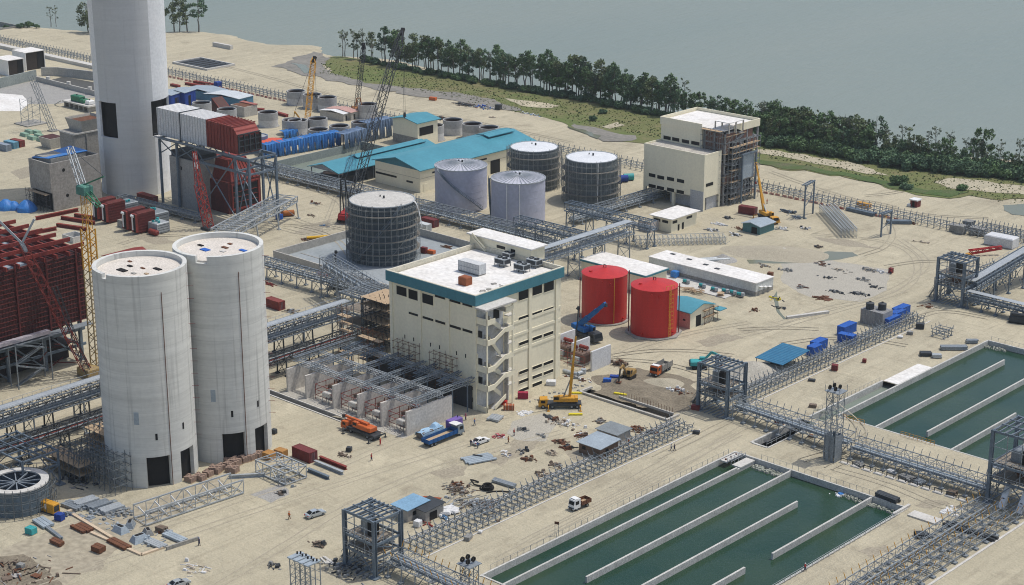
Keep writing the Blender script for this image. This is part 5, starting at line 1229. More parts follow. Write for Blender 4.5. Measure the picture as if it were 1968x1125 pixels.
# small tower house
p = G(803,283); t = thing('tower_house', 'small cream tower house with a teal roof beyond the long hall', 'building', p); hL = p.x-G(757,272).x; hz = HT(p,238); dD = 11
MB().box(-hL,0,0,0,dD,hz).obj('wall', CREAM, t); MB().gable(-hL,0,0,dD,hz+.01,hz+1.5,.25,'y',1.0).obj('roof', TEALR, t); MB().side([(-hL,hz),(0,hz),(-hL/2,hz+1.4)],0,.2).side([(-hL,hz),(0,hz),(-hL/2,hz+1.4)],dD-.2,dD).obj('gable_wall', CREAM, t)
MB().box(.002,1.0,hz*.45,.06,8.5,hz*.8).obj('opening', DARK, t); MB().box(-hL-.05,-.1,0,.05,-.002,hz*.38).obj('grey_base', CONCD, t)
# basin walls
x0,x1,yy0,yy1 = HOLES['basin']
for a, lb in (((x0-.4,yy0-.4,x1+.4,yy0),'front wall of the green water basin'),((x0-.4,yy1,x1+.4,yy1+.4),'far wall of the green water basin'),((x0-.4,yy0+.001,x0,yy1-.001),'left wall of the green water basin, facing the blue tarps'),((x1,yy0+.001,x1+.4,yy1-.001),'right wall of the green water basin under the shed')):
    tag(MB().box(a[0],a[1],-3.4,a[2],a[3],1.5).obj('basin_wall', M('grey_green_concrete',(.33,.36,.33),(.26,.29,.27),sc=.25,dirt=.25)), lb, 'wall', 'walls of the green water basin')
x0,x1,yy0,yy1 = HOLES['far_basin']
for a, lb in (((x0-.4,yy0-.4,x1+.4,yy0),'front wall of the far settling basin'),((x0-.4,yy1,x1+.4,yy1+.4),'back wall of the far settling basin by the shore'),((x1,yy0+.001,x1+.4,yy1-.001),'right wall of the far settling basin')):
    tag(MB().box(a[0],a[1],-3,a[2],a[3],.9).obj('basin_wall', CONCD), lb, 'wall', 'walls of the far settling basin')
# ================================================================ white long building, teal edged hall, small teal house, plinth
p = G(1452,570); Lw = p.x-G(1262,512).x; hz = HT(p,546); Dw = G(1482,556).y-p.y
t = thing('long_store', 'long grey windowless store with a white flat roof', 'store', p)
MB().box(-Lw,0,0,0,Dw,hz).obj('wall', M('store_wall',(.66,.67,.63),(.57,.58,.55),sc=.3,dirt=.2), t); MB().box(-Lw-.15,-.15,hz+.01,.15,Dw+.15,hz+.25).obj('roof', WHITER, t); MB().box(-Lw-.06,-.06,0,.06,-.002,hz*.35).box(.002,0,0,.06,Dw,hz*.35).obj('plinth_band', CONCD, t)
for k,xx in enumerate((-Lw+4,-Lw+11,-Lw+18,-Lw+23)): MB().box(xx-.8,Dw*.7-k*1.0,hz+.251,xx+.8,Dw*.7+1-k*1.0,hz+.4).obj('roof_hatch', DARKST, t)
for k in range(3): MB().box(.02,1.5+k*2.2,hz*.4-.5*k+1,.9,2.7+k*2.2,hz*.4+1.15-.5*k).obj('wall_canopy', WHITE, t)
p = G(1228,560); t = thing('teal_edge_hall', 'white roofed hall edged in teal behind the first red tank', 'hall', G(1240,566)); L_ = t.location.x-G(1126,530).x
hz = 5.2; MB().box(-L_,0,0,0,10,hz).obj('wall', CREAM, t); MB().box(-L_-.5,-.5,hz+.01,.5,10.5,hz+.5).obj('roof_edge', TEALP, t); MB().box(-L_-.3,-.3,hz+.501,.3,10.3,hz+.6).obj('roof', WHITER, t)
p = G(1326,633); t2 = house('pump_house','small cream house with a teal pitched roof next to the red tank', p, 9.0, 10.5, 4.6, CREAM, TEALR, .6, [('f',6.5,2.0,.9,.5)], [('r',2.6,2.3,3.2)], 'house', 'x', 1.6); 
MB().box(-9.05,-.05,0,-.05,-.003,4.5).obj('pink_side', M('pink_plaster',(.56,.33,.28),(.50,.30,.26),sc=.4,dirt=.2), t2); MB().box(-7,10.7,3.0,2.2,14.0,3.25).obj('lean_to_roof', TEALR, t2)
MB().add([(-3.5,3.0,5.75),(-2.6,3.0,5.75),(-2.6,5.2,6.35),(-3.5,5.2,6.35)],[(0,1,2,3)]).obj('roof_light', WHITE, t2)
scaffold('small scaffold against the end of the teal roofed pump house', (p.x+.8,p.y+5.6,0), pi/2, 3, 1, 2, RUST, decks=.9)
pl0 = G(1272,540); pl1 = G(1432,590); tag(MB().box(-43,112,-.05,-10,120,.25).obj('pump_plinth', CONCL), 'pale concrete slab carrying a row of small pumps', 'slab')
o = None
for k,(px,py,lb) in enumerate(((1318,545,'small grey pump on the slab, left of the timber'),(1349,553,'pump by the timber on the slab'),(1372,560,'third pump in the row on the pale slab'),(1393,563,'pump beside the wooden reel'),(1408,566,'fifth pump in the row on the pale slab'),(1422,570,'last pump in the row, right end of the slab'))):
    p = G(px,py,.25)
    if o is None:
        o = thing('pump', lb, 'pump', (p.x,p.y,.26), 0, 'small pumps on the pale slab'); MB().tube((-.9,0,.8),(.5,0,.8),.45,10).obj('motor', TURQ, o); MB().box(-1.1,-.5,0,1.1,.5,.34).obj('base', CONCD, o); MB().cyl((.9,0,.35),.55,.9,12).obj('volute', GALVL, o)
    else: dup(o, (p.x,p.y,.26), random.uniform(-.4,.4), lb)
p = G(1297,533,.25); t = thing('wrapped_crate', 'crate wrapped in blue plastic on the pale slab', 'crate', (p.x,p.y,.26)); MB().bevbox(-1.0,-.9,0,1.0,.9,2.0,.2).obj('wrapped_case', BLUET, t); MB().box(-1.1,-1.0,-.0,1.1,1.0,.12).obj('pallet', TIMBER, t)
p = G(1330,560,.25); 
t = thing('timber_stack', 'untidy stack of raw timber on the pale slab', 'timber', (p.x,p.y,.26)); b = MB()
for k in range(18): a = random.uniform(-.5,.9); x,y,z = random.uniform(-3,3),random.uniform(-1.5,1.5),random.uniform(.1,.9); b.bar((x-1.6*cos(a),y-1.6*sin(a),z),(x+1.6*cos(a),y+1.6*sin(a),z+random.uniform(-.1,.5)),.3,.12)
b.obj('loose_planks', TIMBER, t)
p = G(1385,568,.25); t = thing('cable_reel', 'wooden cable reel lying on the pale slab', 'reel', (p.x,p.y,.26)); MB().cyl((0,0,0),1.1,.12,20).obj('lower_flange', TIMBER, t); MB().cyl((0,0,.121),.6,.6,16).obj('drum', TIMBER, t); MB().cyl((0,0,.722),1.1,.12,20).obj('upper_flange', TIMBER, t)
# ================================================================ flue duct, precipitator and boiler on the left
DUCTW = Mw('duct_white_panel', (.74,.74,.73), (.66,.66,.66), axis=0, period=1.2, depth=.35)
DUCTR = Mw('duct_red_panel', (.30,.055,.04), (.22,.04,.033), axis=0, period=1.0, depth=.6)
yd = 68.0; a = PY(302,207,yd); b_ = PY(395,228.6,yd); cz = PY(395,282,yd).z; e_ = PY(446,247,yd)
zt = (a.z+b_.z)/2; wd = 9.4; hd_ = zt-cz
t = thing('flue_duct', 'big box duct out of the chimney, white then rust red at its end', 'duct', (a.x,yd,0))
Lm = (b_.x-a.x); m_ = Lm*.47
MB().box(-.5,0,cz,m_-.15,wd,zt).obj('white_section', DUCTW, t); MB().box(m_+.15,0,cz,Lm,wd,zt-.2).obj('white_section', DUCTW, t); MB().box(m_-.15,-.2,cz-.2,m_+.15,wd+.2,zt+.15).obj('flange', DARKST, t)
Le = e_.x-a.x+2.5; r = MB(); r.side([(Lm+.05,cz),(Le,cz),(Le,zt-3.2),(Le-2.2,zt-.6),(Lm+.05,zt-.3)],0,wd); r.obj('red_section', DUCTR, t); b = MB()
for k in range(9): x = Lm+1+k*(Le-Lm-3)/8; b.box(x-.1,-.25,cz,x+.1,-.001,zt-.9).box(x-.1,0,zt-.35,x+.1,wd,zt-.05)
b.obj('stiffener', RUSTR, t)
for k in range(4): MB().box(Le+.001,.5+k*2.3,cz+.6,Le+.35,2.0+k*2.3,zt-4).obj('open_bay', DARK, t)
b = MB()
for k in range(5): b.box(Le+.002,.1+k*2.3,cz+.3,Le+.6,.45+k*2.3,zt-3.4)
for k in range(4): b.box(Le+.003,.1,cz+.4+k*2,Le+.5,wd,cz+.7+k*2)
b.obj('end_frame', DARKST, t)
b = MB()
for k in range(19):
    x = k*Lm/18; b.box(x-.06,-.07,cz,x+.06,-.001,zt).box(x-.06,0,zt+.001,x+.06,wd,zt+.06)
b.obj('panel_joint', M('duct_joint',(.42,.43,.43),(.36,.37,.37)), t)
# supporting steel
ft = thing('duct_support', 'tall blue grey steel frame carrying the flue duct', 'steel frame', (a.x,yd-1.0,0)); cols = (1.5,11,21.5,Le-.5,Le+6.5)
for i, x in enumerate(cols):
    for y in (0,wd+2): MB().box(x-.35,y-.35,0,x+.35,y+.35,cz-.9 if i < 4 else cz-1).obj('column', STEEL, ft)
for z in (cz-.6, cz-5.5):
    b = MB()
    for y in (0,wd+2): b.bar((cols[0] if z > cz-2 else cols[2],y,z),(cols[-1],y,z),.5,.8)
    for x in cols[0 if z > cz-2 else 2:]: b.bar((x,0,z),(x,wd+2,z),.4,.6)
    b.obj('main_beam', STEEL, ft)
b = MB()
for i in range(len(cols)-1):
    for y in (0,wd+2): b.bar((cols[i],y,cz-6 if i < 2 else 1),(cols[i+1],y,cz-1),.3); b.bar((cols[i+1],y,cz-6 if i < 2 else 1),(cols[i],y,cz-1),.3)
b.obj('brace', STEEL, ft); b = MB()
for k in range(30): x = k*1.1; b.bar((x,-.9,cz-.2),(x,-.9,cz+.9),.07)
b.bar((0,-.9,cz+.9),(33,-.9,cz+.9),.08); b.box(0,-1.3,cz-.3,33,-.4,cz-.18); b.obj('side_walkway', GALV, ft)
# concrete block and red hopper below
p = G(385,408); hC = HT(p,313); t = thing('concrete_block', 'tall plain concrete block with a round hole, below the flue duct', 'building', p)
MB().box(-15.5,0,0,0,9,hC).obj('wall', M('rough_wall',(.40,.385,.36),(.33,.32,.30),sc=.25,rough=.9,dirt=.25), t); MB().box(-15,.5,hC,-.5,8.5,hC+2.0).obj('roof_plant', DARKST, t)
b = MB().tube((-9.5,-.05,hC*.80),(-9.5,.2,hC*.80),.75,14); b.obj('round_hole', DARK, t); MB().box(-9.9,-.2,0,-9.5,-.002,hC-.5).obj('pilaster', _mats['rough_wall'], t)
p = G(432,410); hR = HT(p,312); t = thing('red_precipitator', 'dark red steel casing with a big open mouth below the flue duct', 'casing', p)
MB().box(-16,0,0,2.5,14,hR*.62).obj('casing', RUSTD, t); MB().add([(-14,1,hR*.62),(2.5,1,hR*.62),(2.5,13,hR*.62),(-14,13,hR*.62),(-12,3,hR),(-1,3,hR),(-1,11,hR),(-12,11,hR)],[(0,3,2,1),(4,5,6,7),(0,1,5,4),(1,2,6,5),(2,3,7,6),(3,0,4,7)]).obj('hood', RUSTR, t)
b = MB()
for k in range(8): y = 1.2+k*1.6; b.bar((2.55,y,hR*.62),(-.9,3+(y-1)*.66,hR),.22,.35)
b.obj('hood_rib', RUSTR, t); MB().box(2.501,1.8,hR*.10,2.62,12.4,hR*.52).obj('mouth', DARK, t); b = MB()
for y in (1.2,12.6): b.box(2.55,y,hR*.06,3.0,y+.5,hR*.58)
for z in (.06,.55): b.box(2.56,1.701,hR*z,3.01,12.59,hR*z+.5)
for k in range(3): b.box(2.63,1.8,hR*(.2+.1*k),2.8,12.4,hR*(.2+.1*k)+.15)
b.obj('mouth_frame', RUSTR, t)
# concrete blocks left of the chimney
OLDC = M('stained_concrete', (.37,.35,.32), (.29,.275,.25), sc=.22, rough=.9, dirt=.3)
p = G(102,408); hL = HT(p,316); t = thing('concrete_shell', 'unfinished low concrete building with a blue sheeted hut on top and dark scaffold beneath', 'building', p); D_ = 20
MB().box(-12.5,0,6.5,-.01,.6,hL).box(-12.5,.601,0,-11.9,D_,hL).box(-.6,.601,0,0,D_,hL).box(-11.89,D_-.6,0,-.61,D_,hL).box(-11.89,.61,6.6,-.61,D_-.61,7.1).obj('wall', OLDC, t)
MB().box(-11.88,.7,hL-2.2,-.62,D_-.62,hL-1.9).obj('inner_floor', CONCD, t); MB().box(-12,1.5,0,-1,2,6.4).obj('dark_void', DARK, t)
for (y,z) in ((5.4,hL*.82),(6.2,hL*.28)): MB().tube((-.1,y,z),(.06,y,z),.6,14).obj('round_hole', DARK, t)
h_ = thing('sheeted_hut', 'hut under bright blue sheeting on the unfinished concrete building', 'hut', (p.x-7.5,p.y+2,hL-1.88)); MB().box(-4,0,0,5.5,14,2.9).obj('wall', CONCD, h_)
MB().add([(-4.6,-.8,2.0),(5.0,-.6,3.0),(5.8,14.6,3.2),(-4.6,14.8,3.2),(-4.6,-.8,2.25),(5.0,-.6,3.25),(5.8,14.6,3.45),(-4.6,14.8,3.45)],[(0,3,2,1),(4,5,6,7),(0,1,5,4),(1,2,6,5),(2,3,7,6),(3,0,4,7)]).obj('sheet_roof', BLUET, h_); MB().box(-4.7,-.7,.6,-4.05,14,1.99).obj('hanging_sheet', BLUET, h_)
scaffold('dark scaffold under the unfinished low concrete building', (p.x-12.6,p.y-2.0,0), 0, 6, 1, 3, DARKST)
p = G(149,352); hT = HT(p,258); t = thing('concrete_tower', 'tall concrete block with an open brown hopper on top, left of the chimney', 'building', p)
MB().box(-9,0,0,0,14,hT).obj('wall', OLDC, t); b = MB(); b.add([(-8.5,4,hT),(-.5,4,hT),(-.5,13,hT),(-8.5,13,hT),(-9.5,3,hT+4.2),(.6,3,hT+4.2),(.6,14,hT+4.2),(-9.5,14,hT+4.2)],[(0,3,2,1),(0,1,5,4),(1,2,6,5),(2,3,7,6),(3,0,4,7)])
b.obj('hopper', CONC, t); MB().box(-8.6,3.9,hT+3.2,-.3,13.2,hT+3.4).obj('hopper_floor', RUST, t); MB().box(.002,5,hT*.45,.25,5.6,hT-.3).box(.002,11,hT*.2,.5,11.8,hT-.5).obj('pilaster', OLDC, t)
MB().box(-9.05,-.2,hT-.5,.2,-.002,hT).box(.002,-.1,hT-.5,.3,14,hT).obj('top_edge', CONCL, t)
p = G(100,283); t = thing('open_bin', 'open dark bin tilted beside the concrete block', 'bin', p); b = MB(); b.frustum(-3,-2.4,3,2.4,0,4.2,-.9); b.obj('bin_shell', CONC, t); MB().box(-3.5,-2.9,4.21,3.5,2.9,4.3).obj('dark_inside', M('bin_inside',(.09,.03,.025),(.06,.02,.02)), t)
# ---- boiler house
p = Vector((-102.5,-44.5,0)); zt = PX(156,476,p.x).z; zb = PX(167,612,p.x).z; t = thing('boiler_casing', 'huge rust red boiler casing under steel beams at the left edge, open steel below', 'boiler', p)
BRED = Mw('boiler_plate', (.095,.022,.019), (.055,.016,.015), axis=1, period=.9, depth=.5, sc=.12, dirt=.45)
yr = PX(158,500,p.x).y-p.y
MB().box(-34,-62,zb,0,yr,zt-1.5).obj('casing', BRED, t)
b = MB()
for k in range(16): z = zb+(zt-zb)*k/16; b.box(.001,-62,z,.2,yr,z+.14)
b.obj('buckstay', RUSTD, t); b = MB()
for k in range(7): y = yr-2-k*9; b.box(.002,y-.2,zb-1,.4,y+.2,zt)
b.obj('vertical_stay', RUSTD, t)
for k in range(13): y = yr-.6-k*3.7; MB().box(-35,y-.2,zt-1.2,1.0,y+.2,zt-.1).obj('roof_beam', RUSTR, t)
for k in range(6): x = -1-k*6.3; MB().box(x-.22,-60,zt-.05+.01*k,x+.22,yr+1.5,zt+1.0).obj('roof_girder', RUSTR, t)
for k in range(4): MB().box(-30+k*8,yr-9-4*k,zt-1.45,-25+k*8,yr-2-4*k,zt-1.1).obj('grey_deck', GREYSH if k%2 else DARKST, t)
MB().add([(-30,-60,zb),(-2,-60,zb),(-2,yr-1,zb),(-30,yr-1,zb),(-22,-55,zb-7),(-12,-55,zb-7),(-12,yr-7,zb-7),(-22,yr-7,zb-7)],[(0,1,2,3),(7,6,5,4),(4,5,1,0),(5,6,2,1),(6,7,3,2),(7,4,0,3)]).obj('hopper', BRED, t)
for k in range(6):
    y = yr-1.5-k*11
    MB().box(-1.6,y-.4,0,-.8,y+.4,zb-.01).obj('column', STEEL, t); MB().box(-32,y-.4,0,-31.2,y+.4,zb-.01).obj('column', STEEL, t)
    if k < 5: b = MB(); b.bar((-1.2,y,.5),(-1.2,y-11,zb-1),.4); b.obj('brace', STEEL, t)
b = MB()
for z in (zb*.38,zb*.75): b.bar((-1.2,yr,z),(-1.2,-60,z),.4,.7); b.bar((-31.6,yr,z),(-31.6,-60,z),.4,.7)
for k in range(6):
    for z in (zb*.38,zb*.75): b.bar((-1.2,yr-1.5-k*11,z),(-31.6,yr-1.5-k*11,z),.4,.7)
b.obj('floor_beam', STEEL, t); MB().box(-31,-58,zb*.38+.4,-3,yr-2,zb*.38+.5).obj('floor_plate', M('dark_deck',(.09,.075,.06),(.06,.05,.045)), t)  # very dark floor plate below the casing
MB().bar((2.2,yr-30,zb+.3),(2.2,yr-13,zb+.3),1.5,.9).obj('pale_header_pipe', M('foil_wrap',(.62,.58,.62),(.5,.45,.5),rough=.35,metal=.3), t)
MB().box(.3,yr-40,zb-.8,3.2,yr,zb-.6).obj('side_gallery', GALV, t)
MB().box(-30,-58,.3,-5,yr-3,zb*.36).box(-27,-56,zb*.38+.55,-7,yr-5,zb*.7).obj('dark_fill', M('dark_red_fill',(.035,.018,.017),(.022,.02,.02),sc=.5,dirt=.5), t)  # dark boxes added to make the space below the boiler dark
b = MB()
for k in range(40): y = random.uniform(-58,yr-2); z = random.uniform(.5,zb); b.tube((random.uniform(-4,.6),y,z),(random.uniform(-3,.9),y+random.uniform(-6,6),max(.3,z+random.uniform(-3,3))),.16,5)
b.obj('pipe_tangle', RUSTD, t)
st_ = thing('stair_tower', 'grey steel stairs zigzagging below the red boiler', 'stairs', (p.x+3,p.y+yr-24,0)); b = MB()
for k in range(4):
    z0, z1 = k*zb/4, (k+1)*zb/4; a0, a1 = (0,8) if k%2 == 0 else (8,0); b.bar((1.0*(k%2),a0,z0),(1.0*(k%2),a1,z1),.9,.3); b.bar((1.0*(k%2)+.5,a0,z0+1),(1.0*(k%2)+.5,a1,z1+1),.08)
b.obj('flight', GALV, st_); b = MB()
for x in (-1,2.4):
    for y in (-1,9): b.bar((x,y,0),(x,y,zb),.25)
b.obj('post', GALV, st_)
scaffold('pale scaffold hanging down the middle of the red boiler face', (p.x+1.2,p.y+yr-32,2), pi/2, 2, 1, 15, M('boiler_scaffold',(.30,.29,.27),(.2,.16,.14),sc=.6), w=.09)
scaffold('dark scaffold at the left foot of the red boiler', (p.x+1.4,p.y+yr-48,0), pi/2, 4, 2, 6, DARKST, w=.1, decks=.7)
for k,(px,py,L,az,lb) in enumerate(((35,470,11,.25,'rust red girder lying on the sand beyond the boiler roof'),(110,415,16,1.5,'long red girder behind the boiler, nearest the concrete building'),(150,427,14,.25,'red girder lying on the sand left of the yellow mast'),(165,420,9,.3,'short red beam lying behind the yellow mast'),(60,452,18,1.45,'red girder resting beyond the boiler roof beams'),(138,440,12,.3,'paired red girder lying nearest the yellow mast'))):
    q = G(px,py); t_ = thing('steel_girder', lb, 'girder', q, az); MB().box(-L/2,-.5,0,L/2,.5,.12).box(-L/2,-.08,.12,L/2,.08,1.1).box(-L/2,-.5,1.1,L/2,.5,1.22).obj('girder_web', RUSTR, t_); MB().box(-L/2,-.45,.121,-L/2+.08,-.081,1.09).box(L/2-.08,.081,.121,L/2,.45,1.09).obj('stiffener', RUSTR, t_)
p = G(222,520); t = house('red_shed','low shed with a rust red pitched roof left of the near silo', G(232,523), 8.5, 11, 3.2, RUSTD, RUSTR, .5, roof='y', rise=1.3, cat='shed')
p = G(135,470); t = thing('open_box', 'pale open concrete box on the sand beyond the boiler', 'concrete box', G(143,462)); MB().box(-3,-2.5,0,3,-2.2,2).box(-3,2.2,0,3,2.5,2).box(-3,-2.199,0,-2.7,2.199,2).box(2.7,-2.199,0,3,2.199,2).obj('box_wall', CONCL, t); MB().box(-2.69,-2.19,0,2.69,2.19,.1).obj('box_floor', GREYSH, t)
# ---- red ended units between chimney and silos
def red_unit(label, px, py):
    p = G(px,py); t = thing('fan_unit', label, 'machine', p, 0, 'red ended machine units by the chimney')
    MB().bevbox(-1.2,0,.3,1.2,7.0,7.2,.4).obj('red_casing', RUSTD, t); MB().bevbox(-1.2,-.9,.8,1.2,-.002,7.0,.3).obj('red_end', RUSTR, t)
    MB().box(.25,-1.2,1.0,1.2,-.905,6.8).obj('dark_slot', DARK, t); MB().tube((-.5,-1.25,6.3),(.9,-1.25,6.3),.45,10).tube((-.0,-1.15,1.6),(-.0,-1.15,6.3),.32,10).obj('white_pipe', WHITE, t)
    b = MB()
    for k in range(7): b.box(1.201,.3,.8+k*.9,1.3,6.8,.92+k*.9)
    b.obj('rib', RUSTD, t); b = MB()
    for y in (.4,6.4): b.box(-1.1,y,0,1.1,y+.4,.29)
    b.obj('base', CONCD, t); return t
red_unit('red machine with a white pipe, farthest left of the four', 188,424); red_unit('red machine with a white pipe, second of the left pair', 205,430); red_unit('red machine with a white pipe, left one of the right hand pair', 244,444); red_unit('red machine with a white pipe, nearest the red gas cylinder', 262,450)
for px,py,w,d,h,mat,nm,lb in ((236,416,6,9,5,GALV,'steel_tank_box','grey panelled box behind the left pair of red machines'),(292,432,7,9,4.5,GALV,'steel_tank_box','grey panelled box behind the right pair of red machines'),(305,446,5.5,5,3.6,GALVL,'steel_tank_box','pale grey box with turquoise valves beside the red gas cylinder')):
    p = G(px,py); t = thing(nm, lb, 'box', p); MB().bevbox(-w/2,-d/2,.3,w/2,d/2,h,.2).obj('case', mat, t); b = MB()
    for k in range(4): b.box(-w/2-.06,-d/2+.3,.5+k*h/4.5,w/2+.06,d/2-.3,.62+k*h/4.5)
    b.obj('rib', DARKST, t); b = MB()
    for k in range(5): b.cyl((random.uniform(-w/3,w/3),random.uniform(-d/3,d/3),h),.45,.7,10)
    b.obj('valve', TURQ, t)
p = G(295,452); t = thing('gas_cylinder', 'red horizontal gas cylinder on the sand', 'cylinder', p); MB().tube((-1.8,0,1.0),(1.8,0,1.0),.95,16).tube((1.8,0,1.0),(2.3,0,1.0),.95,16,.5).obj('vessel', RUSTR, t); MB().box(-1.3,-.7,0,-1.0,.7,.5).box(1.0,-.7,0,1.3,.7,.5).obj('saddle', DARKST, t)
p = G(240,436); tag(MB().frustum(p.x-2,p.y-1.6,p.x+2,p.y+1.6,0,2.4,.15).obj('concrete_block', CONCD), 'grey concrete block in front of the red machines', 'block')
gallery('pipe_bridge', 'low steel rack behind the red machines at the chimney foot', (-228,58,1.2), (-186,60,1.2), 3.0, 1.2, 2.2, GALV, fr(7), pipes=3)
# ---- containers, helper used all over the site
_cont = {}
def container(label, px, py, rz, mat, L=6.06, group=None, name='shipping_container', z=0):
    p = G(px,py,z) if isinstance(px,(int,float)) else px; t = thing(name, label, 'container', (p.x,p.y,z), rz, group); W2 = 1.22; H2 = 2.6
    key = (mat.name, L); mc = Mw(mat.name+'_corrugated', tuple(mat.node_tree.nodes['Color Ramp'].color_ramp.elements[0].color[:3]), tuple(mat.node_tree.nodes['Color Ramp'].color_ramp.elements[1].color[:3]), axis=0, period=.42, depth=.8, dirt=.25)
    if key not in _cont:
        b = MB().box(-L/2+.05,-W2+.05,.12,L/2-.05,W2-.05,H2-.06); me = [b.mesh('container_body', mc)]
        f = MB()
        for x in (-L/2,L/2-.14):
            for y in (-W2,W2-.14): f.box(x,y,0,x+.14,y+.14,H2)
        for z_ in (.02,H2-.14):
            for y in (-W2,W2-.12): f.box(-L/2+.141,y,z_,L/2-.141,y+.12,z_+.13)
            for x in (-L/2,L/2-.12): f.box(x,-W2+.141,z_,x+.12,W2-.141,z_+.13)
        me.append(f.mesh('frame', mat)); d = MB()
        for y in (-.75,-.25,.25,.75): d.bar((L/2+.02,y,.25),(L/2+.02,y,H2-.25),.05)
        d.box(L/2-.045,-.01,.2,L/2+.01,.01,H2-.2); me.append(d.mesh('door_bar', GALV)); _cont[key] = me
    for nm, me in zip(('container_body','corner_frame','door_bar'), _cont[key]):
        o = bpy.data.objects.new(nm, me); COL.objects.link(o); o.parent = t
    return t
HP = pi/2
container('dark red container beside the orange crates and steel truss', 586,882, 0, MAROON)
container('red container on the sand at the chimney foot', 284,388, 0, RUSTR, 9)
container('red container between the near silos and the conveyor gallery', 529,592, 0, RUSTR)
container('dark red container left of the yellow mobile crane', 1437,411, 0.15, MAROON)
container('white container behind the black tank', 812,443, 0, M('white_box',(.66,.68,.68),(.56,.58,.58)))
container('red container behind the black tank, by the white one', 826,434, 0, MAROON)
BL = 'blue containers by the long rack'
container('blue container with a white mark, alone nearest the road', 1627,640, HP, BLUEC, group=BL); container('blue container lying across, before the one with the white mark', 1627,659, 0.1, BLUEC, 4.5, BL)
container('blue container in front of the pair by the canopy', 1565,681, HP, BLUEC, 4, BL); container('blue container behind the other, by the canopy', 1573,671, HP, BLUEC, 5, BL)
container('nearest of three parallel blue containers by the grey box', 1712,625, HP, BLUEC, 6.06, BL); container('middle of three parallel blue containers by the grey box', 1722,615, HP, BLUEC, 6.06, BL); container('farthest of three parallel blue containers by the grey box', 1731,606, HP, BLUEC, 6.06, BL)
container('blue container at the far left among the sand tracks', 22,284, .1, M('pale_blue_paint',(.16,.38,.5),(.12,.3,.42)), group='coloured containers at the far left'); container('pale container with a red roof, leftmost in the far yard', 8,289, .1, M('grey_blue_paint',(.3,.36,.42),(.26,.3,.36)), group='coloured containers at the far left'); container('red topped container at the far left, right end of the three', 34,281, .1, RUSTR, group='coloured containers at the far left')
t = thing('steel_box', 'tall grey ribbed box carrying two black water tanks', 'box', G(1683,622)); MB().box(-3.6,-2.4,0,3.6,2.6,4.2).obj('case', Mw('grey_rib',(.34,.34,.34),(.27,.27,.27),axis=0,period=.8,depth=.9), t)
q = t.location
for k,(x,y) in enumerate(((-1.6,-.9),(1.2,.9))):
    w = thing('water_tank', ['black round water tank nearer the camera on the grey box','black round water tank farther back on the grey box'][k], 'water tank', (q.x+x,q.y+y,4.21)); MB().cyl((0,0,0),1.15,1.7,20).cyl((0,0,1.7),1.15,.35,20,.4).obj('tank_shell', DARKST, w); MB().cyl((0,0,2.05),.3,.15,10).obj('lid', DARK, w)
# ================================================================ open concrete rings, tarpaulins and sheds in the middle distance
RINGM = M('ring_concrete', (.42,.42,.41), (.35,.35,.345), sc=.2, rough=.9, dirt=.2); RINGL = M('ring_base_concrete', (.58,.58,.57), (.50,.50,.49), sc=.2, rough=.9, dirt=.2)
rings = [(570,175,'leftmost ring of the back row of three'),(601,182,'middle ring of the back row, behind the yellow boom'),(629.5,187.5,'right ring of the back row of three'),(707,201,'ring with a bent hoop beside the orange crawler crane'),(516,217,'ring standing left beside the red lidded drum'),(562,232,'left ring behind the blue tarpaulins'),(573,233,'ring close against its neighbour behind the blue tarpaulins'),(611,229.5,'ring under the foot of the yellow boom'),(613,251,'ring half hidden by the blue tarpaulins'),(653,244,'ring between the blue and grey tarpaulins'),(695,236.5,'ring behind the grey blue tarpaulins'),(834,243,'ring just behind the teal tower house'),(870.5,232,'tall ring right of the teal tower house'),(908,240,'second ring right of the teal tower house'),(940,247,'third ring right of the teal tower house'),(972,253,'ring at the end of the row, behind the scaffolded tank'),(389,198,'ring behind the blue shed by the chimney'),(437,211,'ring beside the rusty ramp behind the flue duct')]
pr = None
for px,py,lb in rings:
    q = G(px,py+25.5)
    if pr is None:
        pr = thing('concrete_ring', lb, 'concrete ring', q, 0, 'open concrete rings'); MB().ring((0,0,0),4.0,3.65,2.9,40).obj('lower_ring', RINGL, pr); MB().ring((0,0,2.902),4.02,3.65,3.0,40).obj('upper_ring', RINGM, pr); MB().cyl((0,0,.02),3.63,.1,32).obj('dark_floor', DARK, pr); MB().cyl((0,0,0),4.6,.12,32).obj('footing', CONCD, pr)
        MB().ring((0,0,.5),3.64,3.55,4.9,40).obj('rusty_liner', M('ring_inside',(.06,.035,.03),(.04,.025,.025)), pr)
    else: dup(pr, (q.x,q.y,0), random.uniform(0,3), lb)
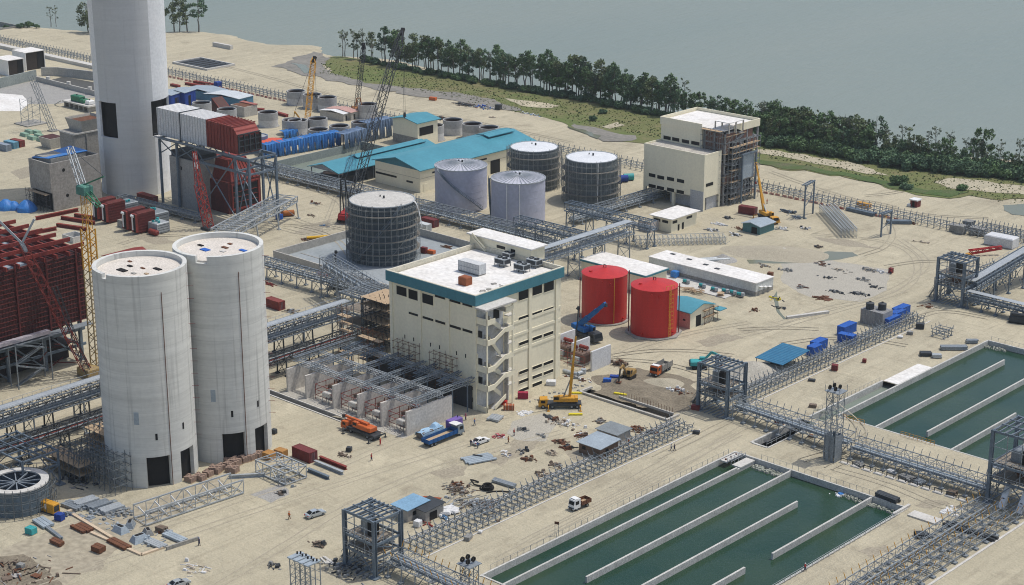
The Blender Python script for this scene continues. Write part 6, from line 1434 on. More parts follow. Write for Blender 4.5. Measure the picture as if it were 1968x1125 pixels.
def tarp(label, p, q, h, mat, depth=4.0, folds=14, sag=.5):
    P = Vector((p.x,p.y,0)); d = Vector((q.x-p.x,q.y-p.y,0)); n = folds*4; s = Vector((-d.y,d.x,0)).normalized()
    t = thing('tarpaulin', label, 'tarpaulin', (p.x,p.y,0), 0, 'tarpaulins hung over the rings'); b = MB(); vs = []
    for i in range(n+1):
        c = d*(i/n); f = .35*sin(i*pi/2+.7*noise.noise(Vector((i*.6,0,0)))); hh = h+sag*noise.noise(Vector((i*.25,3,0))); lo = .2+.9*max(0,noise.noise(Vector((i*.5,7,0))))
        vs += [c - s*(f+.5) + Vector((0,0,lo)), c - s*(f*.7+.2) + Vector((0,0,hh*.6)), c + Vector((0,0,hh)), c + s*depth + Vector((0,0,hh+.4*noise.noise(Vector((i*.3,9,0)))))]
    fs = []
    for i in range(n):
        for j in range(3):
            a_ = i*4+j; 
            if j == 0 and (i//2)%5 == 3: continue
            fs.append((a_,a_+4,a_+5,a_+1))
    b.add(vs, fs); o = b.obj('hanging_sheet', mat, t); sm = o.modifiers.new('thick','SOLIDIFY'); sm.thickness = .06
    b = MB()
    for i in range(5): c = d*(i/4); b.bar(c+s*.3,c+s*.3+Vector((0,0,h-.3)),.2)
    b.bar(Vector(s*.3)+Vector((0,0,h-.5)),d+s*.3+Vector((0,0,h-.5)),.2); b.obj('prop_frame', DARKST, t)
tarp('bright blue tarpaulin, left half, hanging beside the red lidded drum', G(512,306), G(583,293), 5.4, BLUET); tarp('bright blue tarpaulin, right half, hanging beside the green basin', G(583,293), G(655,280), 5.6, BLUET)
tarp('small bright blue tarpaulin thrown over the rings behind', G(545,268), G(588,260), 3.0, BLUET, 3, 7); tarp('grey blue tarpaulin on the rings, left half', G(662,288), G(705,276), 6.0, GREYT, 5, 9); tarp('grey blue tarpaulin on the rings, right half, by the teal tower house', G(705,273), G(757,262), 7.5, GREYT, 5, 10)
p = G(524,296); t = thing('lidded_drum', 'big drum wrapped in blue with a flat orange red lid', 'drum', p); MB().cyl((0,0,0),4.5,4.8,36).obj('drum', BLUET, t); MB().cyl((0,0,4.81),4.75,.45,40).obj('lid', M('orange_lid',(.62,.10,.05),(.55,.09,.05),sc=.4,dirt=.1), t)
p = G(497,292); t = thing('wrapped_drum', 'drum in pale wrapping left of the red lidded drum', 'drum', p); MB().cyl((0,0,0),3.6,6.2,30).obj('drum', RINGM, t); MB().ring((0,0,4.8),3.8,3.4,1.7,30).obj('wrapping', GREYT, t)
def shed(label, corner, L, D, h, wm, rm, rz=0, name='shed', cat='shed', rib=False):
    t = thing(name, label, cat, corner, rz); MB().box(-L,0,0,0,D,h).obj('wall', wm, t); MB().gable(-L,0,0,D,h+.01,h+.8,.14,'y',.3).obj('roof', rm, t); MB().box(.002,D*.3,.02,.05,D*.55,h*.75).obj('door', DARK, t); b = MB()
    for k in range(int(D/2)): b.box(.002,k*2+.4,.0,.08,k*2+.55,h)
    b.obj('wall_post', wm, t); return t
NAVY = M('navy_sheet',(.02,.06,.30),(.016,.05,.24),sc=.3,dirt=.2)
shed('dark blue shed just right of the chimney', G(330,212), 9, 9.5, 6.2, NAVY, GREYSH, .3); shed('dark blue shed second from the chimney', G(356,207), 9, 8, 6.2, NAVY, GREYSH, .3)
shed('grey roofed long shed behind the dark blue ones', G(412,196), 18, 9, 3.6, M('blue_grey_wall',(.10,.25,.36),(.08,.2,.3)), GREYSH, .15); shed('pale roofed shed behind the flue duct', G(460,207), 20, 9, 3.6, M('blue_grey_wall',(.1,.2,.3)), M('pale_sheet_roof',(.58,.62,.64),(.5,.54,.56),sc=.3,dirt=.2), .15)
shed('low shed with a pink roof, by the crawler crane', G(675,232), 14, 5, 3.2, CONC, M('pink_roof',(.55,.33,.28),(.48,.29,.25),sc=.3), .1); shed('low white roofed shed, next to the pink roof', G(660,234), 13, 4.5, 3.0, CONC, WHITE, .1)
p = G(470,226); t = thing('brick_bin', 'open topped grey bin with reddish roof boards right of the rusty ramp', 'bin', p); MB().box(-9,0,0,0,7,4.2).obj('wall', CONC, t); MB().box(-8.5,.5,4.201,-.5,6.5,4.3).obj('dark_top', RUST, t); MB().box(-9.2,5,4.31,.2,7.2,4.7).obj('red_boards', M('red_boards',(.4,.14,.11),(.33,.12,.1)), t)
p = G(425,222); t = thing('ramp', 'rusty brown steel ramp behind the flue duct', 'ramp', p); MB().add([(-6,0,0),(3,0,0),(3,5,0),(-6,5,0),(-6,0,6.5),(-5.2,0,6.5),(-5.2,5,6.5),(-6,5,6.5)],[(0,3,2,1),(4,5,6,7),(0,1,5,4),(1,2,6,5),(2,3,7,6),(3,0,4,7)]).obj('plate', M('brown_plate',(.11,.045,.035),(.08,.035,.03)), t); MB().bar((3,-.05,.1),(-5.6,-.05,6.5),.3).bar((3,5.05,.1),(-5.6,5.05,6.5),.3).obj('edge_bar', RUSTR, t)
# red beams and pieces in the yard behind
for px,py,L,az,lb in ((375,166,12,.1,'red beam lying beyond the dark blue sheds'),(395,163,14,.15,'second red beam beyond the sheds'),(337,167,6,.0,'short red beam close to the chimney'),(540,222,9,-.1,'red beam lying among the open rings'),(495,213,6,.4,'red piece with a blue cap behind the brick bin')):
    q = G(px,py); t_ = thing('steel_girder', lb, 'girder', q, az); MB().box(-L/2,-.6,0,L/2,.6,.9).obj('girder_web', RUSTR, t_); MB().box(-L/2,-.8,.901,L/2,.8,1.1).obj('flange', RUSTR, t_)
p = G(419,168); tag(MB().bevbox(p.x-1.3,p.y-1.3,0,p.x+1.3,p.y+1.3,2.6,.2).obj('blue_cabin', NAVY), 'small blue cabin beyond the grey roofed sheds', 'cabin')
# far left: dark ended white boxes, concrete basins
for (px,py,hpx,L,D,lb) in ((51,137,103,11,10.5,'white box building with a dark open end, in front of the far rack'),(17,147,118,12,8.5,'white box building with a dark open end, cut by the left edge')):
    p = G(px,py); h = HT(p,hpx); t = thing('white_store', lb, 'building', p, 0, 'dark ended white boxes'); MB().box(-L,0,0,0,.25,h).box(-L,D-.25,0,0,D,h).box(-L,.251,0,-L+.25,D-.251,h).obj('wall', WHITE, t); MB().box(-L-.1,-.1,h+.01,.1,D+.1,h+.25).obj('roof', WHITER, t); MB().box(-.9,.26,.0,-.6,D*.62,h-.01).obj('dark_end', M('open_end_shade',(.05,.035,.025),(.035,.025,.02)), t); MB().box(-.95,D*.63,0,-.5,D-.26,h-.01).obj('black_shade_panel', DARK, t)  # dark panels set inside stand for the shade in the open ends
def lowwall(label, px0, px1, h, th=.7, mat=CONC, group=None, knobs=0):
    a = G(*px0); c = G(*px1); t = thing('basin_wall', label, 'wall', a, atan2(c.y-a.y,c.x-a.x), group); L = (c-a).length; MB().box(0,-th/2,-.05,L,th/2,h).obj('wall_body', mat, t)
    for k in range(knobs): MB().cyl((L*(k+.6)/knobs,0,h),.9,1.2,12).obj('bollard', CONCL, t)
lowwall('tall grey green concrete wall of the far left tank yard', (0,170), (70,153), 4.5, mat=_mats['grey_green_concrete']); lowwall('long low wall with three white bollards left of the chimney', (70,156), (190,186), 2.2, knobs=3); lowwall('grey concrete wall beyond the three bollards', (112,146), (196,156), 4.0, mat=CONC); lowwall('short grey wall turning towards the tall one', (80,146), (112,146), 4.0, mat=CONC)
for px, lb, m, z in (([(0,170),(70,154),(190,186),(110,200),(0,200)],'pale damp floor of the far left tank yard',GREYG,.03),([(0,180),(45,184),(55,200),(40,214),(0,214)],'white slab in the far left tank yard',WHITER,.06),([(84,158),(120,148),(190,160),(190,182)],'dark ground between far walls',M('dark_yard',(.10,.10,.09),(.07,.07,.065)),.03)):
    sheet('yard_floor', px, z, m, .6, 4, lb)
t = thing('loading_platform', 'pale raised platform with dark openings left of the chimney', 'platform', G(128,207)); MB().box(-3,0,2.2,16,7,2.8).obj('deck', CONCL, t); b = MB()
for k in range(6): b.box(-2.5+k*3.4,.5,0,-1.6+k*3.4,6.5,2.19)
b.obj('pier', CONCD, t); MB().bar((-3,-.5,2.6),(-8,-.5,.2),.4,.4).obj('ramp_beam', CONCL, t); q = t.location
for k,(x,w,mat,lb,nm) in enumerate(((1.0,6.5,GREENP,'dark green machine on the pale platform','green_machine'),(7.4,3.2,GREENP,'small green machine on the pale platform','green_machine'),(11.5,3.0,WHITE,'white topped unit on the pale platform nearest the chimney','white_machine'))):
    m = thing(nm, lb, 'machine', (q.x+x,q.y+3.2,2.81)); MB().bevbox(-.0,-1.5,.2,w-.3,1.5,2.6 if k == 0 else 1.7,.3).obj('casing', mat, m); MB().box(.1,-1.55,0,w-.4,1.55,.19).obj('skid', DARKST, m); MB().cyl((w*.4,0,2.4 if k == 0 else 1.6),.3,.6,8).obj('stack', DARKST, m)
p = G(67,245)
def lattice_tower(label, px, py, ytop, a_, name='lattice_mast', mat=GALV, b2=None, n=12, lean=(0,0)):
    q = G(px,py); h = HT(q,ytop); t = thing(name, label, 'mast', q); MB().lattice((0,0,0),(lean[0],lean[1],h),a_,b2 or a_,n,.16,(1,0,0)).obj('lattice', mat, t); MB().box(-a_*.9,-a_*.9,0,a_*.9,a_*.9,.4).obj('footing', CONCD, t); return t
lattice_tower('wide grey lattice scaffold tower in the far left yard', 60,238, 190, 5.5, n=5); lattice_tower('slim leaning grey lattice mast left of the chimney', 103,252, 146, 2.0, lean=(-5,-5), n=16)
for k,(px,py) in enumerate(((48,262),(62,268),(75,264),(57,256),(80,272),(70,257))): p = G(px,py); tag(MB().frustum(p.x-2.2,p.y-1.2,p.x+2.2,p.y+1.2,0,1.3,.3).obj('green_crate', M('pale_green_paint',(.28,.42,.30),(.22,.34,.26))), ['pale green crate leftmost in the far yard heap','pale green crate at the front of the far yard heap','pale green crate in the middle of the far yard heap','pale green crate at the back of the far yard heap','pale green crate nearest the open bin','pale green crate at the back right of the far yard heap'][k], 'crate', 'pale green crates in the far yard')
for k,(px,py,s,lb) in enumerate(((12,402,1.25,'blue sheeted heap at the left edge below the concrete building'),(27,402,1.0,'blue sheeted heap second from the left edge'),(52,405,1.35,'blue sheeted heap nearest the dark scaffold'))):
    p = G(px,py); t = thing('sheeted_heap', lb, 'tarpaulin', p, 0, 'blue sheeted heaps'); b = MB(); n, m = 16, 6; vs = []
    for i in range(m):
        f = i/(m-1)
        for j in range(n): a_ = 2*pi*j/n; r_ = s*2.6*(1-f**2.2*.75)*(1+.15*noise.noise(Vector((j*.7,i*.8,k)))); vs.append((r_*cos(a_),r_*sin(a_),s*2.7*f*(1+.1*noise.noise(Vector((j,i,k+5))))))
    b.add(vs, [(i*n+j,i*n+(j+1)%n,(i+1)*n+(j+1)%n,(i+1)*n+j) for i in range(m-1) for j in range(n)]+[tuple((m-1)*n+j for j in range(n))]); b.obj('sheet', BLUET, t)
t = thing('ladder_grid', 'dark slatted concrete frame lying on the far beach', 'concrete frame', G(335,122), 0)
for k in range(6): MB().box(1+k*4.2,0,0,3.6+k*4.2,15,.5).obj('slot_bed', DARKST, t)
MB().box(-.2,-1,.0,26,-.2,.9).box(-.2,15.2,0,26,16,.9).box(-.2,-.19,0,.6,15.19,.9).box(25.2,-.19,0,26,15.19,.9).obj('border_beam', CONCL, t)
p = G(428,92); tag(MB().box(p.x-7,p.y-.8,0,p.x+7,p.y+.8,2.0).obj('concrete_beam', CONCL), 'single pale concrete beam lying on the far beach', 'beam')
# ================================================================ cranes, vehicles, people
def wheelset(t, xs_, ys_, r=.5, w=.35, M_=None):
    b = MB().tube((0,-w/2,r),(0,w/2,r),r,16); o = None
    for x in xs_:
        for y in ys_:
            if o is None:
                o = b.obj('wheel', TYRE, t); o.matrix_local = T3(x,y); h = MB().tube((0,-w/2-.02,r),(0,w/2+.02,r),r*.5,10).obj('hub', GALV, o)
            else: c = part(o, t, T3(x,y)); h2 = h.copy(); COL.objects.link(h2); h2.parent = c
def sedan(label, loc, rz, mat, name='car'):
    t = thing(name, label, 'car', loc, rz)
    P = [(-2.25,.35),(2.25,.32),(2.3,.62),(2.15,.78),(1.1,.95),(.35,1.0),(-1.6,1.0),(-2.15,.95),(-2.3,.75)]
    MB().side(P,-.86,.86).obj('body', mat, t); MB().add([(-1.75,-.78,1.0),(1.05,-.78,.97),(1.05,.78,.97),(-1.75,.78,1.0),(-1.05,-.62,1.42),(.25,-.62,1.42),(.25,.62,1.42),(-1.05,.62,1.42)],[(0,3,2,1),(4,5,6,7),(0,1,5,4),(1,2,6,5),(2,3,7,6),(3,0,4,7)]).obj('cabin_glass', GLASS, t)
    MB().box(-1.08,-.63,1.42,.28,.63,1.47).obj('roof', mat, t); b = MB()
    for y in (-.8,.8):
        b.bar((-1.75,y*.99,1.0),(-1.05,y*.79,1.44),.1); b.bar((1.05,y*.99,.97),(.25,y*.79,1.44),.1); b.bar((-.4,y*.99,1.0),(-.4,y*.79,1.44),.09)
    b.obj('pillar', mat, t); wheelset(t,(-1.35,1.4),(-.78,.78),.32,.2)
    for y in (-.62,.62): MB().box(2.22,y-.18,.58,2.31,y+.18,.74).obj('headlight', WHITE, t); MB().box(-2.31,y-.2,.7,-2.2,y+.2,.86).obj('tail_light', REDP, t)
    MB().box(2.23,-.4,.4,2.32,.4,.56).obj('grille', DARK, t); return t
SILVER = M('silver_car_paint',(.50,.54,.56),(.44,.48,.50),sc=.5,rough=.25,metal=.4,dirt=.08)
def truck(name, label, loc, rz, L, cabm, bedm, bed='flat', cabw=2.3, cat='lorry', sc=1.0, load=None):
    t = thing(name, label, cat, loc, rz); t.scale = (sc,)*3; w = cabw/2; f = L/2
    MB().box(-f+.2,-.45,.65,f-.3,.45,.95).obj('chassis', DARKST, t)
    MB().side([(f-2.0,.6),(f,.6),(f+.02,1.5),(f-.25,2.65),(f-2.0,2.75)],-w,w).obj('cab', cabm, t); MB().add([(f+.035,-w+.15,1.55),(f+.035,w-.15,1.55),(f-.22,w-.15,2.5),(f-.22,-w+.15,2.5)],[(0,1,2,3)]).obj('windscreen', GLASS, t)
    for s in (-1,1): MB().box(f-1.5,s*w-.02 if s > 0 else s*w-.03,1.55,f-.45,s*w+.03 if s > 0 else s*w+.02,2.35).obj('side_window', GLASS, t)
    MB().box(f+.005,-w,.45,f+.16,w,.85).obj('bumper', DARKST, t); MB().box(f-1.7,-w+.1,2.76,f-.5,w-.1,2.9).obj('cab_roof', WHITE, t)
    x0, x1 = -f, f-2.3; b = MB(); b.box(x0,-w-.05,1.0,x1,w+.05,1.18); b.obj('bed_floor', TIMBER if bed != 'dump' else bedm, t)
    h = .75 if bed == 'flat' else 1.3; b = MB()
    for y in (-w-.12,w+.051): b.box(x0,y,.98,x1,y+.07,1.18+h)
    b.box(x0-.07,-w-.12,.98,x0-.001,w+.12,1.18+(h if bed == 'flat' else h*.5)); b.box(x1+.001,-w-.12,.98,x1+.08,w+.12,1.18+h*1.25)
    n = int((x1-x0)/1.2)
    for k in range(n+1):
        for y in (-w-.17,w+.122): b.box(x0+k*(x1-x0)/n-.05,y,.98,x0+k*(x1-x0)/n+.05,y+.045,1.18+h)
    b.obj('bed_side', bedm, t); wheelset(t,(-f+1.0,-f+2.2,f-1.1) if L > 6 else (-f+1.1,f-.9),(-w+.2,w-.2),.5,.34)
    for y in (-.8,.8): MB().box(f+.161,y-.2,.5,f+.2,y+.2,.75).obj('headlight', WHITE, t)
    return t
q = G(606,992); sedan('silver saloon car on the open sand beside a walking man in orange', q, pi/2-.13, SILVER)
q = G(344,1127); sedan('silver car cut off by the bottom edge', q, pi/2-.1, SILVER)
q = G(924,852); sedan('white car with open bonnet, people standing round its rear', q, pi/2-.05, WHITE)
q = G(852,846); lor = truck('flatbed_lorry', 'blue flatbed lorry with a white topped cab beside the blast wall', q, pi/2, 11.5, M('lorry_cab_paint',(.28,.33,.36),(.2,.24,.27)), M('lorry_blue',(.015,.10,.30),(.012,.08,.24),dirt=.3), sc=1.02)
MB().box(3.0,-1.2,2.95,4.8,1.2,3.05).obj('cab_visor', WHITE, lor)
q = G(1270,716); truck('dump_truck', 'orange dump truck with a grey skip on the dug sand', q, -pi/2+.15, 7.6, ORANGE, M('dump_grey',(.30,.29,.26),(.22,.21,.19),dirt=.35), 'dump')
q = G(1114,976); truck('small_lorry', 'small white lorry with a rusty brown bed on the wide road by the pond', q, -pi/2-.1, 5.2, WHITE, RUST, 'flat', 1.9, sc=.95)
q = G(828,836); t = thing('sheeted_load', 'load under pale blue plastic beside the blue lorry', 'load', (q.x,q.y,0), pi/2); MB().box(-3.6,-1.2,0,3.0,1.2,1.6).obj('crate', M('load_crate',(.12,.10,.09),(.16,.14,.13)), t)
PALEBL = M('pale_blue_plastic',(.30,.50,.70),(.42,.58,.72),sc=.9,rough=.35,dirt=.25,bump=.5); b = MB(); vs=[]
for i in range(13):
    for j in range(7): vs.append((-3.9+i*.6,-1.6+j*.53,1.65+.35*noise.noise(Vector((i*.6,j*.7,2)))+(.9 if 7<i<11 and 1<j<5 else 0)-(1.0 if j in (0,6) else 0)))
b.add(vs,[(i*7+j,(i+1)*7+j,(i+1)*7+j+1,i*7+j+1) for i in range(12) for j in range(6)]); o = b.obj('plastic_cover', PALEBL, t); o.modifiers.new('t','SOLIDIFY').thickness=.05
q = G(873,824); t = thing('purple_generator','purple box generator behind the lorry cab','generator',(q.x,q.y,0),pi/2); MB().bevbox(-2.0,-.9,.5,2.0,.9,2.6,.15).obj('canopy', M('purple_paint',(.20,.13,.42),(.16,.10,.34)), t); MB().box(-2.1,-1,0,2.1,1,.49).obj('skid', DARKST, t); MB().cyl((1.2,0,2.6),.12,.5,8).obj('exhaust', DARKST, t)
def mobile_crane(label, loc, rz, mat, boom, L=10.5, slew=0.0, cabs=True, boommat=None, darktop=.45, sc=1.0, hook=True, name='mobile_crane', carm=None, wheels=None, bw=.85):
    """truck crane: carrier, slewing house with cab, telescopic boom given as its tip offset (x, y, z) in metres, outriggers, hook"""
    t = thing(name, label, 'crane', loc, rz); t.scale = (sc,)*3; f = L/2; carm = carm or mat; boommat = boommat or mat
    MB().bevbox(-f,-1.25,.8,f-2.0,1.25,1.45,.1).obj('carrier', DARKST, t); MB().side([(f-2.2,.6),(f,.6),(f+.05,1.4),(f-.3,2.4),(f-2.2,2.5)],-1.2,1.2).obj('driver_cab', carm, t)
    MB().add([(f+.06,-1.0,1.45),(f+.06,1.0,1.45),(f-.26,1.0,2.3),(f-.26,-1.0,2.3)],[(0,1,2,3)]).obj('windscreen', GLASS, t); MB().box(f-1.6,-1.23,1.5,f-.6,1.23,2.15).obj('side_window', GLASS, t)
    wheelset(t, wheels or (-f+1.0,-f+2.4,f-3.4,f-1.1),(-1.0,1.0),.55,.4)
    MB().cyl((-1.2,0,1.46),1.0,.35,16).obj('slew_ring', DARKST, t); MB().bevbox(-3.6,-1.2,1.82,.4,1.2,2.9,.15).obj('house', mat, t); MB().bevbox(-4.4,-1.15,1.85,-3.62,1.15,2.9,.1).obj('counterweight', mat, t)
    c = MB().bevbox(.0,.35,1.9,1.6,1.22,3.3,.15).obj('crane_cab', mat, t); MB().box(.3,1.221,2.4,1.5,1.25,3.1).box(1.601,.45,2.3,1.63,1.1,3.1).obj('cab_window', GLASS, t)
    P0 = Vector((-2.4,-.2,2.9)); P1 = Vector(boom); d = P1-P0; n = 3
    for k in range(n): MB().bar(P0+d*(k/n*.98), P0+d*((k+1)/n), bw-.2*k, bw+.1-.22*k).obj('boom_section', boommat if k/n < 1-darktop else DARKST, t)
    MB().bar(P0+Vector((1.6,0,-.4)),P0+d*.22,.3).obj('lift_ram', GALV, t)
    MB().bar(P1-d.normalized()*.6,P1+Vector((.5,0,-.3)),.5,.8).obj('boom_head', DARKST, t)
    if hook: z = max(1.2,P1.z*.62); MB().bar(P1+Vector((.4,0,-.2)),(P1.x+.4,P1.y,z),.07).obj('hoist_rope', DARKST, t); MB().frustum(P1.x+.15,P1.y-.25,P1.x+.65,P1.y+.25,z-.8,z,.1).obj('hook_block', RUSTR, t)
    b = MB()
    for x in (-f+.3,f-2.4):
        b.bar((x,-2.7,.95),(x,2.7,.95),.28)
        for y in (-2.7,2.7): b.bar((x,y,.95),(x,y,.1),.2); b.box(x-.35,y-.35,0,x+.35,y+.35,.1)
    b.obj('outrigger', DARKST if not hook else mat, t); return t
q = G(1076,783); h = HT(G(1094,782),588)
mobile_crane('yellow mobile crane with its boom raised beside the cream building stair', q, pi+radians(42.6), YELLOW, (-4.4,0,h), darktop=.62, bw=.62)
q = G(694,835); mobile_crane('orange truck crane with folded boom beside the trench', q, pi, ORANGE, (6.0,-.2,3.2), L=11.5, hook=False, darktop=.01)
q = G(1128,652); mobile_crane('blue rough terrain crane raising its boom before the red tank', q, radians(-12), M('crane_blue',(.015,.12,.36),(.012,.10,.30)), (4.0,2.0,9.2), L=8.5, hook=False, darktop=.01, wheels=(-2.9,2.0), carm=DARKST, sc=1.2, bw=1.15)
q = G(660,556); mobile_crane('dark blue mobile crane standing behind the pipe bridge with an upright boom', q, radians(30), M('crane_navy',(.02,.10,.30),(.015,.07,.2)), (-2.0,-.2,HT(q,482)), L=8, hook=False, darktop=.7)
q = G(1476,425); tip = G(1449,408); h = HT(tip,312); d_ = tip-q; rz = radians(-25); lx = d_.x*cos(-rz)-d_.y*sin(-rz); ly = d_.x*sin(-rz)+d_.y*cos(-rz)
mobile_crane('yellow mobile crane beside the dark red container, boom leaning left', q, rz, YELLOW, (lx,ly,h), darktop=.01)
def crawler(label, loc, rz, mat, tip, boommat, lw=1.8, aframe=True, hookz=None, n=22, mastz=0, sc=1.0, hdrop=None, boomw=.16):
    """crawler crane: tracks, house, lattice boom to tip (world point), back stays, hoist rope and hook"""
    t = thing('crawler_crane', label, 'crane', loc, 0); R = Matrix.Rotation(rz,4,'Z')
    for y in (-2.2,2.2): MB().side([(-3.4,.3),(-2.9,0),(2.9,0),(3.4,.3),(3.4,.9),(2.9,1.2),(-2.9,1.2),(-3.4,.9)],y-.5,y+.5).xf(R).obj('track', DARK, t)
    MB().box(-2,-1.7,.6,2,1.7,1.3).xf(R).obj('undercarriage', DARKST, t); MB().bevbox(-4.6,-1.7,1.4,1.2,1.7,3.6,.2).xf(R).obj('house', mat, t); MB().bevbox(-5.4,-1.6,1.5,-4.61,1.6,3.2,.15).xf(R).obj('counterweight', mat, t); MB().bevbox(1.21,.6,1.5,2.8,1.7,3.6,.15).xf(R).obj('operator_cab', mat, t); MB().box(2.81,.75,2.2,2.84,1.55,3.4).xf(R).obj('cab_window', GLASS, t)
    P0 = R @ Vector((1.0,0,1.8)); P1 = Vector(tip)-Vector(loc); b = MB(); b.lattice(P0,P0.lerp(P1,.08),.6,lw,2,boomw).lattice(P0.lerp(P1,.08),P0.lerp(P1,.92),lw,lw,n,boomw).lattice(P0.lerp(P1,.92),P1,lw,.5,2,boomw*1.4); b.obj('boom', boommat, t)
    A = R @ Vector((-3.6,0,8.0+mastz)); b = MB()
    for y in (-1,1): b.bar(R @ Vector((-.5,y,3.4)),A+R@Vector((0,y*.8,0)),.3); b.bar(R @ Vector((-4.4,y,3.4)),A+R@Vector((0,y*.8,0)),.25)
    b.bar(A+R@Vector((0,-.8,0)),A+R@Vector((0,.8,0)),.3); b.obj('gantry', mat if not mastz else boommat, t); b = MB()
    for y in (-.7,.7): b.bar(A+R@Vector((0,y,0)),P1+R@Vector((0,y*.5,0)),.10)
    b.obj('back_stay', DARKST, t)
    z = hdrop if hdrop is not None else P1.z*.4; b = MB()
    for y in (-.25,.25): b.bar(P1+R@Vector((.5,y,0)),Vector((P1.x,P1.y,z))+R@Vector((.5,y,0)),.07)
    b.obj('hoist_rope', DARKST, t); b = MB(); H_ = Vector((P1.x,P1.y,z))+R@Vector((.5,0,0)); b.frustum(H_.x-.5,H_.y-.4,H_.x+.5,H_.y+.4,z-1.6,z,.15).tube((H_.x,H_.y,z-2.2),(H_.x,H_.y,z-1.6),.18,8); b.obj('hook_block', DARKST, t)
    MB().bar(P1-(P1-P0).normalized()*2.2,P1+R@Vector((.6,0,.4)),1.3,1.0).obj('boom_head', DARK, t); return t
BLK = M('black_boom',(.02,.024,.028),(.03,.035,.04)); tg = G(779,330); tg.z = HT(tg,58); lo = G(668,424)
crawler('big crawler crane with a red body and long black boom behind the black tank', lo, atan2(tg.y-lo.y,tg.x-lo.x), M('crane_red',(.42,.03,.03),(.34,.025,.025)), tg, BLK, 2.4, mastz=7, hdrop=HT(tg,217), n=26, boomw=.22)
tg = G(703,215); tg.z = HT(tg,85); lo = G(686,222); crawler('orange crawler crane with a thin dark boom behind the ring with the hoop', lo, pi*.85, M('crane_orange',(.42,.18,.06),(.34,.14,.05)), tg, BLK, 1.5, hdrop=24, boomw=.14)
tg = G(607,232); tg.z = HT(tg,111); lo = G(585,252); crawler('crawler crane with a yellow boom among the open rings', lo, .8, YELLOW, tg, YELLOW, 1.9, hdrop=HT(tg,180), boomw=.2)
p = G(402,441); h = HT(p,292); t = thing('red_boom', 'red lattice crane boom with a white tip standing before the concrete block', 'crane', p); MB().lattice((0,0,0),(-2.0,-1.5,h*.58),2.4,2.4,10,.24,(1,0,0)).lattice((-2.0,-1.5,h*.58),(-3.0,-2,h),1.9,.8,7,.2,(1,0,0)).obj('boom_lattice', M('boom_red',(.42,.05,.035),(.33,.04,.03)), t); MB().bar((-2.62,-1.8,h*.78),(-2.75,-1.9,h*.86),.95).bar((-2.85,-1.9,h*.9),(-2.95,-2,h*.97),.8).obj('white_band', WHITE, t); MB().box(-2,-2,0,2,2,.8).obj('foot', DARKST, t)
# tower crane by the silos
p = G(189,712); h = HT(p,440); t = thing('tower_crane', 'yellow lattice tower crane left of the near silo, green head on top', 'crane', p)
MB().lattice((0,0,0),(0,0,h*.72),2.6,2.6,15,.26,(1,0,0)).obj('mast', M('dirty_yellow',(.40,.27,.08),(.27,.23,.17),sc=.6,dirt=.4), t); MB().lattice((0,0,h*.72),(0,0,h),2.6,2.6,6,.3,(1,0,0)).obj('climbing_frame', YELLOW, t)
MB().lattice((0,0,h),(0,0,h+9),1.7,1.7,7,.13,(1,0,0)).obj('upper_mast', YELLOW, t); MB().bevbox(-1.8,-1.4,h+9,1.6,1.4,h+11.4,.3).obj('machine_house', M('dull_green',(.10,.27,.21),(.08,.2,.16)), t); MB().lattice((1,0,h+9.5),(6.5,-.5,h+7.2),1.4,.9,4,.2).bar((-.5,0,h+11.3),(5,2.5,h+14),.35).obj('counter_jib', GREENP, t)
MB().lattice((-1,0,h+11),(-7.5,1.5,h+19.5),1.6,1.3,8,.2).obj('jib', GALVL, t); MB().box(-1.6,-1.6,0,1.6,1.6,.9).obj('base_block', CONCD, t); MB().bar((5,2.5,h+14),(-7.3,1.5,h+19.4),.1).obj('tie_bar', DARKST, t)
# red lattice crane leaning over the boiler, with its grey fork head
p = G(172,722); tp = PX(42,468,-96.0); t = thing('red_crane_boom', 'long red lattice boom leaning across the boiler, pale forked head', 'crane', p); d = tp-Vector(p)
MB().lattice((0,0,0),d,2.0,1.8,24,.2).obj('boom_lattice', RUSTR, t); MB().bar(d,d+Vector((-2.5,-4.5,6.5)),.9,.5).bar(d,d+Vector((2.0,2.8,6.0)),.7,.5).bar(d-d.normalized()*2.5,d,1.2,.9).obj('fork_head', GALVL, t); MB().lattice((1.5,-1,0),d*.55+Vector((1.5,0,5)),1.3,1.0,16,.12).obj('second_boom', DARKST, t); MB().bevbox(-2.5,-2,0,2.5,2,2.4,.2).obj('machine_house', M('dirty_yellow',(.4,.27,.08)), t)
def excavator(label, loc, rz, mat, arm):
    t = thing('excavator', label, 'excavator', loc, rz)
    for y in (-1.2,1.2): MB().side([(-2,.3),(-1.7,0),(1.7,0),(2,.3),(2,.7),(1.7,.9),(-1.7,.9),(-2,.7)],y-.3,y+.3).obj('track', DARK, t)
    MB().bevbox(-2.4,-1.3,1.0,.6,1.3,2.2,.2).obj('house', mat, t); MB().bevbox(.0,.3,1.1,1.5,1.25,2.9,.15).obj('cab', mat, t); MB().box(1.51,.4,1.8,1.54,1.15,2.8).box(.2,1.251,1.8,1.3,1.28,2.7).obj('cab_window', GLASS, t); MB().bevbox(-2.7,-1.2,1.0,-2.41,1.2,2.0,.1).obj('counterweight', DARKST, t)
    b = MB(); b.path([(.6,-.3,1.8),arm[0],arm[1]],.42,.55); b.obj('boom', mat, t); MB().bar(arm[1],arm[2],.32,.4).obj('arm', DARKST, t); x,y,z = arm[2]; MB().side([(x-.5,z),(x+.5,z),(x+.3,z-.9),(x-.6,z-.6)],y-.6,y+.6).obj('bucket', RUST, t); MB().bar((1.0,-.3,1.6),arm[0],.15).obj('ram', GALV, t); return t
q = G(1207,728); excavator('small yellow excavator reaching into the dug ground', q, -1.3, M('dusty_yellow',(.36,.22,.06),(.26,.17,.07)), ((2.6,-.3,4.4),(4.4,-.3,4.0),(5.2,-.3,.9)))
